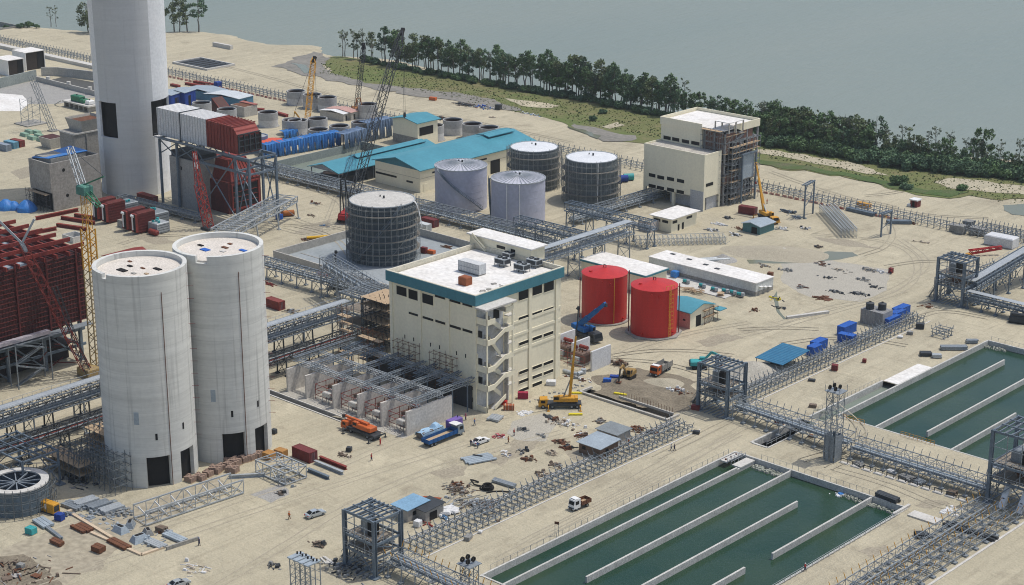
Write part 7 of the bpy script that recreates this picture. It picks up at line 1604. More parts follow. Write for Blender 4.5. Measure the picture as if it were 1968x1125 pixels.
q = G(1344,708); excavator('turquoise excavator behind the middle steel tower', q, .7, TURQ, ((3.0,-.3,4.6),(5.2,-.3,3.6),(5.6,-.3,.9)))
# ---- people
SKIN = M('skin',(.20,.11,.07),(.17,.09,.06),dirt=0)
def person(label, loc, rz, shirt, trousers, helmet, walk=.25, reach=0.0, carry=None):
    t = thing('person', label, 'person', loc, rz, None); me = bpy.data.meshes.new('body'); s = walk
    V = [(0,0,.95),(0,0,1.2),(0,0,1.42),(0,0,1.52),(.02,0,1.64),(0,.20,1.40),(-.5*s+reach*.25,.26,1.15),(-.2*s+reach*.5,.25,.95+reach*.25),(0,-.20,1.40),(.5*s+reach*.25,-.26,1.15),(.7*s+reach*.5,-.25,.95+reach*.25),(0,.10,.9),(s*.5,.11,.5),(s*.9,.11,.08),(s*.9+.17,.12,.04),(0,-.10,.9),(-s*.3,-.11,.5),(-s*1.0,-.11,.08),(-s*1.0+.17,-.12,.04)]
    E_ = [(0,1),(1,2),(2,3),(3,4),(2,5),(5,6),(6,7),(2,8),(8,9),(9,10),(0,11),(11,12),(12,13),(13,14),(0,15),(15,16),(16,17),(17,18)]
    Rr = [.15,.15,.16,.06,.115,.075,.052,.042,.075,.052,.042,.10,.07,.05,.045,.10,.07,.05,.045]
    me.from_pydata(V,E_,[]); me.materials.append(SKIN); o = bpy.data.objects.new('body', me); COL.objects.link(o); o.parent = t
    sk = o.modifiers.new('Skin','SKIN'); me.skin_vertices.new() if not me.skin_vertices else None
    for v, r in zip(me.skin_vertices[0].data, Rr): v.radius = (r,r)
    me.skin_vertices[0].data[0].use_root = True; o.modifiers.new('Sub','SUBSURF').levels = 1
    b = MB().cyl((0,0,.93),.185,.5,10,.20); [b.tube(Vector(V[i]),Vector(V[j]),.085,7,.07) for i,j in ((5,6),(8,9))]; b.obj('shirt', shirt, t); b = MB(); b.cyl((0,0,.80),.19,.16,10); [b.tube(Vector(V[i]),Vector(V[j]),ra,8,rb) for i,j,ra,rb in ((11,12,.115,.09),(12,13,.09,.075),(15,16,.115,.09),(16,17,.09,.075))]; b.obj('trousers', trousers, t)
    MB().cyl((.02,0,1.69),.15,.05,12,.14).cyl((.02,0,1.74),.13,.1,12,.05).obj('helmet', helmet, t); return t
CLO = {k: M('cloth_'+k, c, dirt=.1) for k, c in dict(orange=(.62,.17,.05),red=(.5,.04,.04),navy=(.03,.04,.09),white=(.7,.7,.68),grey=(.25,.25,.26),pink=(.5,.12,.2),blue=(.06,.16,.4),brown=(.2,.1,.05)).items()}
for (px,py,rz,sh,tr_,he,wk,lb) in ((556,998,1.2,'orange','brown','orange',.32,'man in orange walking on the open sand left of the silver car'),(714,886,.2,'red','navy','red',.1,'man in red standing alone on the sand before the lorry'),(895,808,.5,'pink','navy','pink',.1,'worker in a pink top in the shade by the blast wall'),(912,818,.4,'blue','grey','orange',.2,'worker with an orange helmet walking near the stair foot'),(905,858,2,'navy','grey','white',.05,'man in dark clothes leftmost behind the white car'),(912,856,2,'navy','brown','grey',.05,'tall man in navy behind the white car'),(918,862,2,'blue','grey','white',.15,'man with teal cloth crouching close to the white car'),(977,852,1,'orange','brown','brown',.2,'man in orange by the small pale heap'),(988,838,1,'red','navy','red',.1,'worker in red beside the black coil'),(1290,866,.6,'white','grey','white',.25,'man in a white shirt, left of the pair on the wide road'),(1296,867,.6,'navy','navy','grey',.25,'man in dark clothes, right of the pair on the wide road'),(1208,856,.4,'orange','orange','white',.1,'worker in orange at the grey hut corner'),(731,856,.3,'red','red','orange',.1,'man in red behind the orange truck crane'),(383,1049,.3,'navy','navy','blue',.15,'person in dark clothes at the end of the timber frame'),(1547,1098,.2,'red','navy','white',.2,'person standing by the bottom right railing'),(1474,392,.3,'red','brown','red',.1,'worker in red far off by the forked posts'),(1712,528,.3,'red','navy','red',.1,'worker in red by the water barrel on the pale gravel'),(164,722,.3,'orange','navy','white',.1,'worker in orange at the foot of the tower crane')):
    person(lb, G(px,py), rz, CLO[sh], CLO[tr_], CLO[he], wk)
# ================================================================ trees and bushes along the shore
def leafm(name, a, b_):
    m = M(name, a, b_, sc=.35, rough=.8, dirt=.45, fine=1.6, rand=.22, spec=.15); return m
LF = [leafm('leaf_blue_green',(.155,.235,.125),(.085,.150,.088)), leafm('leaf_mid_green',(.165,.250,.105),(.09,.155,.07)), leafm('leaf_olive',(.185,.22,.105),(.115,.15,.075)), leafm('leaf_grey_green',(.21,.24,.165),(.15,.18,.125))]
BARK = M('pale_bark',(.22,.20,.17),(.15,.135,.115),sc=1.0,rough=.9,dirt=.3)
def leaves(b, c, r, n, s, rnd, flat=.8):
    for _ in range(n):
        while True:
            v = Vector((rnd.uniform(-1,1),rnd.uniform(-1,1),rnd.uniform(-1,1)))
            if .15 < v.length <= 1: break
        p = Vector(c)+Vector((v.x*r,v.y*r,v.z*r*flat)); u = Vector((rnd.gauss(0,1),rnd.gauss(0,1),rnd.gauss(0,.6))).normalized(); w = u.cross(Vector((rnd.gauss(0,1),rnd.gauss(0,1),rnd.gauss(0,1)))).normalized()
        k = s*rnd.uniform(.6,1.3); b.v += [tuple(p-u*k-w*k*.5),tuple(p+u*k*.2-w*k*.75),tuple(p+u*k),tuple(p-u*k*.1+w*k*.8)]; i = len(b.v)-4; b.f.append((i,i+1,i+2,i+3))
def tree_meshes(seed, H_, kind, lm):
    rnd = random.Random(seed); tr_ = MB(); lf = MB(); P = [Vector((0,0,-.6))]; n = 6; top = H_*(.93 if kind != 'bush' else .6); lean = Vector((rnd.uniform(-.06,.06),rnd.uniform(-.06,.06),0))
    r0 = H_*.016+.06
    for i in range(1,n+1): P.append(Vector((rnd.uniform(-.25,.25),rnd.uniform(-.25,.25),top*i/n))+lean*top*i/n)
    for i in range(n): tr_.tube(P[i],P[i+1],r0*(1-.13*i),6,r0*(1-.13*(i+1)))
    def at(t_): k = min(n-1,int(t_*n)); return P[k].lerp(P[k+1],t_*n-k)
    if kind == 'slender':
        for k in range(17):
            t_ = rnd.uniform(.42,.98); a = rnd.uniform(0,2*pi); L = (1.15-t_)*H_*.24+rnd.uniform(.2,.9); b0 = at(t_*.97); e = b0+Vector((cos(a)*L,sin(a)*L,rnd.uniform(.3,1.3))); tr_.tube(b0,e,.06,4,.03); leaves(lf,e,rnd.uniform(.75,1.4),48,.33,rnd)
        leaves(lf,at(.99)+Vector((0,0,.3)),1.0,46,.30,rnd)
    elif kind == 'full':
        for k in range(24):
            t_ = rnd.uniform(.25,1.0); a = rnd.uniform(0,2*pi); L = (.35+.9*sin(pi*min(1,(1.12-t_)*.9)))*H_*.15+rnd.uniform(0,.7); b0 = at(min(.99,t_*.92)); e = b0+Vector((cos(a)*L,sin(a)*L,rnd.uniform(.1,1.0))); tr_.tube(b0,e,.07,4,.03); leaves(lf,e,rnd.uniform(.9,1.7),52,.37,rnd)
    elif kind == 'wispy':
        for k in range(13):
            t_ = rnd.uniform(.35,1.0); a = rnd.uniform(0,2*pi); L = rnd.uniform(.8,2.6)*(1.25-t_*.6); b0 = at(min(.99,t_*.93)); e = b0+Vector((cos(a)*L,sin(a)*L,rnd.uniform(.8,2.2))); tr_.tube(b0,e,.08,4,.03); leaves(lf,e,rnd.uniform(.45,.85),20,.26,rnd)
    else:                                                         # a dense low mound of a bush with an uneven outline
        R_ = H_*.62; lob = [(rnd.uniform(0,2*pi),rnd.uniform(.35,1),rnd.uniform(.55,1.1)) for _ in range(15)]
        for a, d, hh in lob:
            c = Vector((cos(a)*R_*d*.8,sin(a)*R_*d*.8,H_*.55*hh*(1-.35*d))); tr_.tube((0,0,0),c,.09,4,.04); leaves(lf,c,R_*rnd.uniform(.26,.44),150,.36,rnd,.9)
        leaves(lf,(0,0,H_*.3),R_*.75,160,.42,rnd,.45)
    return tr_.mesh('trunk', BARK, False), lf.mesh('crown', lm, False)
KINDS = {}
for kd, sds, H_ in (('slender',(1,2,3,4),15.5),('full',(5,6,7,8),14),('wispy',(9,10,11),13),('bush',(12,13,14,15),6.5)):
    KINDS[kd] = [tree_meshes(s, H_, kd, LF[{'slender':(0,1,0,2),'full':(0,1,2,1),'wispy':(3,2,3),'bush':(0,1,0,1)}[kd][i]]) for i, s in enumerate(sds)]
rt = random.Random(21)
def tree(kind, p, sc, label, group, name='tree', cat='tree'):
    t = thing(name, label, cat, (p[0],p[1],p[2] if len(p) > 2 else 0), rt.uniform(0,2*pi), group); tm, lm = rt.choice(KINDS[kind]); t.scale = (sc*rt.uniform(.9,1.1),sc*rt.uniform(.9,1.1),sc*rt.uniform(.92,1.1))
    for nm, me in (('trunk',tm),('crown',lm)): o = bpy.data.objects.new(nm, me); COL.objects.link(o); o.parent = t
    return t
def along(px, n, jit, fn, back=0):
    W = [G(x,y) for x,y in px]; Ls = [(W[i+1]-W[i]).length for i in range(len(W)-1)]; tot = sum(Ls)
    for k in range(n):
        s = tot*(k+rt.uniform(.1,.9))/n; i = 0
        while i < len(Ls)-1 and s > Ls[i]: s -= Ls[i]; i += 1
        p = W[i].lerp(W[i+1], s/Ls[i]); d = (W[i+1]-W[i]).normalized(); nn = Vector((-d.y,d.x,0)); p = p+nn*(back+rt.uniform(-jit,jit)); fn(p, k)
BASE = [(652,108),(700,116),(740,123),(800,136),(860,146),(918,157),(970,166),(1040,178),(1100,188),(1160,199),(1233,213),(1300,226)]
TL = [(0,'slender shore tree at the left end of the row, behind the black crane boom'),(200,'slender shore tree in the row between the black boom and the tower house'),(400,'slender shore tree in the middle of the long row behind the grass'),(640,'shore tree in the row just left of the half finished cream building')]
def pick(px):
    return ('slender shore tree near the left end of the row, by the black crane boom' if px < 800 else 'slender shore tree in the row above the teal tower house and halls' if px < 980 else 'slender shore tree in the row above the storage tanks' if px < 1150 else 'shore tree in the row just left of the half finished cream building')
def pxof(p):
    d = Vector((p[0],p[1],0))-CAM; return 984+FPX*RGT.dot(d)/FWD.dot(d)
def rowtree(kinds, s0, s1, grp):
    def f(p, k): tree(rt.choice(kinds), (p.x,p.y,0), rt.uniform(s0,s1), pick(pxof(p)), grp)
    return f
along(BASE[:3], 9, 1.5, rowtree(['slender','wispy'],.8,1.12,'slender shore trees'), 1)
along(BASE[2:], 62, 2.0, rowtree(['slender','slender','slender','full'],.72,1.18,'slender shore trees'), 1.5)
along(BASE[2:], 30, 2.5, rowtree(['slender','wispy'],.85,1.08,'slender shore trees'), 6)
along(BASE[7:], 22, 2.5, rowtree(['full','full','slender'],.9,1.12,'slender shore trees'), 3)
def bushf(lab, grp, s0=.6, s1=1.0):
    def f(p, k): tree('bush', (p.x,p.y,0), rt.uniform(s0,s1), lab, grp, 'bush', 'bush')
    return f
along(BASE[1:7], 34, 2.0, bushf('low dark bush at the foot of the slender trees, left half of the row','low bushes under the shore trees',.40,.75), -2.5)
along(BASE[6:], 34, 2.0, bushf('low dark bush at the foot of the shore trees, right half of the row','low bushes under the shore trees',.45,.85), -2.5)
along([(1300,224),(1350,230),(1400,240),(1436,250)], 9, 2, rowtree(['full'],.7,.95,'shore trees behind the unfinished building'), 2)
for o in [o for o in scene.objects if o.get('group') == 'shore trees behind the unfinished building']: o['label'] = 'full leafed tree directly behind the half finished cream building'
RB = [(1425,268),(1480,279),(1540,287),(1600,297),(1660,308),(1720,318),(1780,326),(1840,333),(1900,339),(1968,345),(2040,352)]
def rlab(px): return 'leafy tree in the dense stand just right of the half finished building' if px < 1600 else 'leafy tree in the dense stand above the forked post line' if px < 1790 else 'leafy tree in the dense stand at the right edge'
def rt2(kinds, s0, s1):
    def f(p, k): tree(rt.choice(kinds), (p.x,p.y,0), rt.uniform(s0,s1), rlab(pxof(p)), 'leafy trees on the right shore')
    return f
along(RB[:5], 34, 3, rt2(['full','full','wispy'],.85,1.12), 9); along(RB[:5], 22, 3, rt2(['full'],.7,.9), 4)
along(RB[4:], 36, 3, rt2(['full','wispy','full'],.45,.78), 9); along(RB[4:], 14, 3, rt2(['wispy'],.75,1.0), 13)
def rb2(p, k): tree('bush', (p.x,p.y,0), rt.uniform(.85,1.3), 'rounded dark green bush in front of the dense stand, '+('left part' if pxof(p) < 1620 else 'middle part' if pxof(p) < 1800 else 'right edge'), 'rounded bushes on the right shore', 'bush', 'bush')
along(RB, 40, 2, rb2, -1); along(RB, 30, 2, rb2, 4); along(RB[5:], 20, 2, rb2, 8)
q = G(1884,318); tree('full', q, 1.15, 'tall lone tree with a bare trunk rising above the right bushes', None)
for (px,py,kd,s,lb) in ((98,50,'wispy',.85,'small bare stemmed tree on the beach left of the chimney'),(108,50,'wispy',.75,'second small tree on the beach left of the chimney'),(170,62,'full',1.2,'dense tall tree partly hidden by the left side of the chimney'),(180,64,'full',1.1,'tree hidden behind the left edge of the chimney'),(335,60,'slender',1.3,'tree just right of the chimney top, leafy'),(345,60,'full',1.1,'bushy tree just right of the chimney'),(360,60,'slender',1.15,'slim tree second right of the chimney'),(382,60,'slender',1.3,'tall slim tree farthest right of the chimney')): tree(kd, G(px,py), s, lb, None)
for (px,py,s,lb) in ((40,54,.6,'round green bush at the far left shore'),(56,53,.7,'larger green bush at the far left shore'),(70,54,.5,'small bush at the right of the two far left ones'),(12,54,.4,'low scrub at the left edge of the far shore'),(1728,356,.8,'bright green bush low on the damp grass, left one'),(1742,364,.6,'bright green bush low on the damp grass, right one'),(1848,366,.55,'small lone bush on the right edge of the damp grass'),(1140,233,.5,'small bush on the grass left of the unfinished building'),(1158,219,.5,'low bush on the grass above the white topped tank')): tree('bush', G(px,py), s, lb, None, 'bush', 'bush')
# tufts standing in the grass
tu = MB()
for k in range(4200):
    u = rt.random(); px = 615+u*1350; lo = 118+max(0,(px-640))*.172; hi = 140+max(0,(px-640))*.185+6
    p = G(px, rt.uniform(lo,hi+ (6 if px > 900 else 0))); s = rt.uniform(.14,.42); a = rt.uniform(0,pi); c, sn = cos(a)*s, sin(a)*s; z = .1
    tu.v += [(p.x-c,p.y-sn,z),(p.x+c,p.y+sn,z),(p.x+c*.7+rt.uniform(-.2,.2),p.y+sn*.7,z+s*1.3),(p.x-c*.8,p.y-sn*.8,z+s*rt.uniform(.7,1.4))]; i = len(tu.v)-4; tu.f.append((i,i+1,i+2,i+3))
tag(tu.obj('grass_tufts', leafm('tuft_green',(.17,.225,.075),(.21,.215,.09)), smooth=False), 'tufts of rough grass in front of the shoreline trees', kind='stuff')
# ================================================================ stores, scrap and small things lying about the site
rc = random.Random(99)
def heap(label, px, py, n, L, spread, mats, rz=None, w=.22, hgt=.8, name='scrap_heap', cat='scrap', tilt=.15, plates=0.0, jit=.35):
    """a heap of loose bars and plates; one mesh per material"""
    p = G(px,py); t = thing(name, label, cat, p)
    B = [MB() for _ in mats]
    n = int(n*1.9); a0 = rc.uniform(0,pi) if rz is None else rz; mats = list(mats); jit = jit if rz is not None else .7
    for k in range(n):
        b = B[min(int(rc.random()**1.3*len(mats)),len(mats)-1)]; a = a0+rc.gauss(0,jit)+(pi/2 if rc.random() < .18 else 0); l = L*rc.choice((.25,.4,.6,.8))*rc.uniform(.6,1.1)/2
        x, y = rc.gauss(0,spread[0]*.5), rc.gauss(0,spread[1]*.5); e = max(0,1-hypot(x/spread[0],y/spread[1])); z = .06+hgt*.8*e*rc.random(); tz = rc.uniform(-tilt,tilt)*l*e; q = rc.random()
        if q < .12+plates: b.bar((x-l*.5*cos(a),y-l*.5*sin(a),z),(x+l*.5*cos(a),y+l*.5*sin(a),z+tz),l*rc.uniform(.5,1.1),rc.uniform(.05,.14))
        elif q < .30+plates: c_ = MB().frustum(-.4,-.3,.4,.3,0,rc.uniform(.2,.7),rc.uniform(.02,.15)); c_.rot(a).move(x,y,z*.5); b.join(c_)
        else: b.bar((x-l*cos(a),y-l*sin(a),max(w/3,z-tz)),(x+l*cos(a),y+l*sin(a),max(w/3,z+tz)),w*rc.uniform(.35,.95))
    for b, m in zip(B, mats):
        if b.v: b.obj({0:'loose_bars',1:'loose_pieces',2:'loose_plates'}.get(mats.index(m),'loose_pieces'), m, t)
    return t
def stack(label, px, py, rz, L, n, rows, mat, w=.5, name='beam_stack', cat='steel', round_=False, h=None):
    p = G(px,py); t = thing(name, label, cat, p, rz); b = MB(); h = h or w
    for r in range(rows):
        for i in range(n-r if round_ else n):
            x0 = rc.uniform(-.25,.25); y = (i-(n-1)/2+(r*.5 if round_ else 0))*w*1.12; z = .18+h*(r+.5)
            if round_: b.tube((-L/2+x0,y,z),(L/2+x0,y,z),w/2,8)
            else: b.box(-L/2+x0,y-w/2,z-h/2,L/2+x0,y+w/2,z+h/2-.02)
    b.obj('stacked_pieces', mat, t); s = MB()
    for x in (-L*.3,L*.3): s.box(x-.12,-n*w*.6,0,x+.12,n*w*.6,.17)
    s.obj('bearer', TIMBER, t); return t
def crate(label, px, py, sx, sy, sz, mat, rz=0, name='crate', cat='crate', lid=None, group=None):
    p = G(px,py); t = thing(name, label, cat, p, rz, group); MB().bevbox(-sx/2,-sy/2,.12,sx/2,sy/2,sz,.06).obj('case', mat, t); b = MB()
    for x in (-sx*.32,0,sx*.32): b.box(x-.06,-sy/2-.04,.12,x+.06,sy/2+.04,sz+.03)
    b.obj('batten', lid or mat, t); MB().box(-sx/2,-sy/2,0,sx/2,sy/2,.11).obj('pallet', TIMBER, t); return t
def mound(label, px, py, r, h, mat, name='sand_heap', cat='heap', stretch=1.0, rz=0):
    p = G(px,py); b = MB(); n, m = 30, 8; vs = [(0,0,h)]
    for i in range(1,m+1):
        f = i/m
        for j in range(n): a = 2*pi*j/n; rr = r*f*(1+.16*noise.noise(Vector((cos(a)*1.5+px,sin(a)*1.5,f*2)))); vs.append((rr*cos(a)*stretch,rr*sin(a),h*(1-f)**1.15*(1+.25*noise.noise(Vector((cos(a)*2*f,sin(a)*2*f,px*.1))))-.03))
    b.add(vs,[(0,1+j,1+(j+1)%n) for j in range(n)]+[(1+i*n+j,1+(i+1)*n+j,1+(i+1)*n+(j+1)%n,1+i*n+(j+1)%n) for i in range(m-1) for j in range(n)]); b.rot(rz).move(p.x,p.y,0); return tag(b.obj(name, mat), label, cat)
GREYBITS = M('grey_scrap',(.33,.33,.31),(.22,.22,.21),sc=1.2,dirt=.4); BROWNB = M('brown_scrap',(.22,.17,.125),(.14,.10,.075),sc=1.2,dirt=.4); PALEB = M('pale_board',(.55,.48,.38),(.44,.37,.28),sc=1.0,dirt=.3); WRAP = M('white_wrap',(.78,.78,.76),(.6,.6,.6),sc=1.5,dirt=.3)
# yard by the nearest steel tower
heap('wide heap of grey weathered pipes and poles beside the low rack', 915,972, 70, 6.5, (6,4.5), [GREYBITS,GALVL,BROWNB], 1.35, .16, 1.2)
heap('tangled brown and grey scrap at the back of the pole heap', 880,943, 40, 3.0, (4,2.5), [BROWNB,GREYBITS], None, .2, 1.1)
heap('bright rust scrap lump at the far end of the pole heap', 880,934, 20, 1.6, (1.6,1.2), [RUST,BROWNB], None, .3, 1.0, plates=.4)
t = thing('rust_sheet','bent orange rust sheet behind the blue roofed hut','sheet',G(822,966)); MB().add([(-2.8,-1.4,.1),(2.6,-1.2,.5),(3.0,1.4,1.6),(-2.4,1.3,.4)],[(0,1,2,3)]).add([(-2.8,-1.4,.0),(2.6,-1.2,.4),(3.0,1.4,1.5),(-2.4,1.3,.3)],[(3,2,1,0)]).obj('bent_sheet', M('bright_rust',(.42,.10,.03),(.30,.08,.03),sc=.9,dirt=.3), t)
tag(heap_of(16, *G(838,984).xy, *(G(838,984).xy+Vector((4,3))), .4, .8, 2.2, flat=.2).obj('white_sheeting', WRAP), 'crumpled white sheeting behind the hut by the rack', 'sheeting')
t1 = house('site_hut','small hut with a pale blue roof right behind the nearest steel tower', G(790,1010)+Vector((-1.5,0.5,0)), 4.6, 6.2, 2.7, M('ply_wall',(.42,.40,.36),(.33,.31,.28),sc=.6), M('pale_blue_sheet',(.22,.38,.52),(.18,.32,.45),sc=.4,dirt=.2), .35, [('r',1.5,1.1,1.2,.9)], [], 'hut','mono',rise=.3)
t1 = house('site_hut','hut with a dark roof and open front beside the blue roofed hut', G(818,1005), 4.2, 5.4, 2.5, M('ply_wall',(.42,.40,.36)), DARKST, .4, [], [('r',1.2,2.2,1.9)], 'hut','mono',rise=.35)
crate('white round bin in front of the dark roofed hut', 803,1012, 1.4,1.4,1.4, WRAP, .2,'bin','bin'); heap('red and brown bits on the ground before the dark roofed hut', 815,1006, 16, 1.4, (2,1.4), [RUSTR,BROWNB], None, .25, .6); heap('blue and grey scraps beside the pole heap', 853,995, 16, 1.8, (2.0,1.4), [M('sky_blue',(.16,.30,.48),(.12,.24,.4)),GREYBITS,WRAP], None, .25, .7, plates=.6)
t = thing('cable_coil','black coil of hose on the sand by the pole heap','hose',G(935,940)); b = MB()
for k in range(5): b.ring((rc.uniform(-.3,.3),rc.uniform(-.3,.3),.05+.22*k),1.5-.1*k,1.2-.1*k,.2,18)
b.tubes([(-1.4,0,.2),(-3.2,-.6,.3),(-4.6,-.2,.9),(-4.9,.8,.4),(-3.5,1.2,.2)],.18,6).obj('coil', DARK, t)
stack('short stack of grey channel beams by the black coil', 968,931, .1, 6, 3, 1, GALV); t = thing('hose','curved black hose beside the low rack','hose',G(965,950)); MB().tubes([(-2.8,-2,.15),(-2.2,-.5,.15),(-1,.8,.15),(.8,1.8,.15),(2.6,2.2,.15)],.16,6).obj('hose_run', DARK, t)
stack('stack of corrugated grey roof sheets on the sand before the white car', 920,884, 1.2, 7, 5, 1, GREYSH, .75, 'sheet_stack','sheets', h=.3); crate('grey beam on the roof sheets', 918,880, 2.4,.3,.7, DARKST, .4,'beam','beam')
# hut in the middle
t1 = house('site_hut','brown walled hut with a flat grey roof beside the long low rack', G(1153,884), 6.3, 6.5, 2.6, M('brown_wall',(.20,.13,.09),(.15,.10,.07),sc=.6,dirt=.35), GREYSH, .5, [('f',1.0,1.2,1.0,.8)], [('r',2,.9,2.0)], 'hut','mono',rise=.4)
t1 = house('site_hut','low lean-to with a darker grey roof behind the brown walled hut', G(1200,866)+Vector((-3.5,1.5,0)), 6.0, 5.0, 2.3, M('ply_wall',(.42,.40,.36)), M('dull_sheet',(.24,.27,.28),(.19,.21,.22),sc=.5), .4, [], [], 'hut','mono',rise=.2)
for px,py,n,L,rz,ms,lb in ((1015,884,22,1.8,None,[BROWNB,RUST],'brown scrap heap near the black drum pile'),(1003,868,12,1.4,None,[DARKST,GREYBITS],'dark pile of drums and bits left of the grey hut'),(1058,872,20,2.6,.4,[PALEB,BROWNB],'bundle of brown timbers left of the grey hut'),(1078,850,16,3.2,.9,[RUST,BROWNB],'rusty bars stacked aslant left of the grey hut'),(1045,912,14,2.6,1.35,[BROWNB,PALEB],'neat brown timber pile close to the low rack'),(1066,895,14,2.8,1.2,[BROWNB,GREYBITS],'grey and brown boards next to the neat timber pile'),(1092,862,16,3.4,.5,[RUST,DARKST],'rusty beams leaning by the hut wall'),(1120,838,18,4.2,1.1,[RUST,BROWNB,WRAP],'rusty bars and a white plank behind the hut'),(1225,826,26,4.6,.2,[RUST,BROWNB],'long rusty girders piled beside the rack, right of the hut'),(1250,832,16,2.2,None,[RUST,DARKST],'rusty end of the girder pile with dark rings'),(1155,812,14,3.0,1.0,[GREYBITS,BROWNB],'grey bars behind the hut by the pit wall'),(1040,838,8,2.0,None,[GREYBITS],'small grey bits in the pale gravel'),(1003,826,12,1.6,None,[DARKST,GREYBITS],'dark bin and scraps in the pale gravel'),(970,872,14,1.8,None,[PALEB,WRAP,BLUEC],'pale boards with a blue edge near the gravel'),(960,840,14,1.4,None,[M('pink_bits',(.5,.12,.14),(.4,.1,.1)),WRAP],'pink and white scraps by the white car')):
    heap(lb, px, py, n, L, (1.6,1.2), ms, rz, .24, .8)
heap('white and brown rubbish heap on the sand before the yellow crane', 1085,815, 46, 1.5, (4,2.4), [WRAP,BROWNB,PALEB], None, .25, .7, 'rubbish_heap','rubbish', plates=.5); heap('rusty rim of the white rubbish heap', 1068,806, 12, 1.8, (1.2,.8), [RUST], None, .3, .8)
for px,py,rz,lb in ((1106,798,.75,'yellow plate nearest the camera by the yellow crane'),(1108,757,.7,'yellow plate behind the yellow crane'),(1192,759,.3,'yellow plate at the edge of the dug ground')): p = G(px,py); t = thing('yellow_plate', lb, 'plate', p, rz, 'yellow plates'); MB().bevbox(-1.7,-.35,0,1.7,.35,.45,.08).obj('plate_body', M('lemon_paint',(.75,.62,.03),(.66,.54,.03)), t)
crate('orange crate with a pale lid at the foot of the stair tower', 978,788, 2.6,1.3,1.4, M('crate_orange',(.42,.12,.05),(.34,.1,.04)), .7, lid=PALEB); crate('small red box behind the orange crate', 969,778, 1.4,1,1.1, REDP,.4); crate('dark red compressor beside the stair tower', 1005,766, 2.6,1.3,1.7, M('crimson_paint',(.36,.02,.06),(.3,.02,.05)),.7,'compressor','machine'); crate('white wrapped box on the gravel by the building', 1059,740, 2.4,1.8,1.2, WRAP,.6)
stack('grey and white sheets leaning at the stair tower foot', 952,806, 1.9, 3.4, 4, 1, GALVL, .7,'sheet_stack','sheets',h=.5); tag(heap_of(24,*G(985,795).xy,*(G(985,795).xy+Vector((3,4))),.0,.4,1.2,flat=.2).obj('sheeting', WRAP),'pale plastic scraps on the ground by the stair tower','plastic')
tag(heap_of(60,*G(1010,775).xy,*(G(1010,775).xy+Vector((6,20))),.0,.3,1.0,flat=.3).obj('rubble', GREYBITS),'grey rubble along the right foot of the cream building',kind='stuff')
heap('dark steel boom laid on the sand in front of the yellow crane', 1053,802, 3, 6, (.3,.3), [DARKST], -.35, .4, .2, 'steel_boom','boom', jit=.05)
# pit: concrete trough
px0,px1,py0,py1 = HOLES['pit']
for a, lb in (((px0-.5,py0-.6,px1+.5,py0),'front concrete wall of the dug trough'),((px0+9,py1+.01,px1-1,py1+.5),'inner wall of the dug trough with starter bars'),((px1,py0+.001,px1+.6,py1+.6),'right end wall of the dug trough'),((px0-.6,py0+.001,px0,py1+.6),'left end wall of the dug trough')): tag(MB().box(a[0],a[1],-1.2,a[2],a[3],.55).obj('trough_wall', CONC), lb, 'wall', 'walls of the dug trough')
t = thing('starter_bars','row of thin starter bars on the trough wall','reinforcement',(px0+9.5,py1+.25,.55)); o = MB().bar((0,0,0),(0,0,1.3),.07).obj('bar', RUST, t)
for k in range(1,20): part(o, t, T3(k*.85,rc.uniform(-.1,.1)))
mound('dug earth bank behind the concrete trough', 1235,752, 7, 1.2, DIRTM,'earth_bank','heap',1.5,.3); mound('long brown earth heap behind the trough wall', 1190,735, 5, 1.0, DIRTM,'earth_bank','heap',1.6,.2); mound('pale sandy heap in the dug ground below the dump truck', 1275,738, 4.5, 1.3, DSAND,'earth_bank','heap',1.3,.5); mound('brown earth heap before the pale trough wall', 1245,770, 4, .9, DIRTM,'earth_bank','heap',1.4,.1); mound('earth heap at the right end of the trough', 1318,770, 4, 1.1, DIRTM,'earth_bank','heap'); heap('white and rusty rubbish on the slope left of the middle tower', 1302,752, 34, 1.4, (3.6,1.8), [WRAP,BROWNB,RUST,GREYBITS], None, .25, .6, 'rubbish_heap','rubbish'); crate('blue pump box at the pit edge, left one', 1167,736, 2.0,1.2,1.2, BLUEC,.6,'pump_box','machine'); crate('dark blue pump box at the pit edge, right one', 1181,731, 2.4,1.4,1.3, NAVY,.6,'pump_box','machine')
heap('brown brushwood beside the small yellow excavator', 1192,702, 46, 2.4, (2.4,1.8), [BROWNB,RUST], None, .1, 2.4,'brushwood','brushwood',tilt=.7); heap('curved pipes and rubble at the end of the blast wall', 1110,728, 26, 1.8, (4.5,1.4), [GREYBITS,WRAP,RUST], .4, .3, .6); t = thing('pipe_valve','pale flanged pipe with elbows beside the cream building','pipe',G(1100,722)); MB().tubes([(-3,0,.6),(0,0,.6),(1.2,.6,.6),(1.2,3,.6)],.5,10).cyl((1.2,3,0),.7,1.3,12).obj('pipe_run', GALVL, t)
crate('red box at the foot of the middle steel tower', 1337,788, 2.0,1.2,1.2, MAROON,.3)
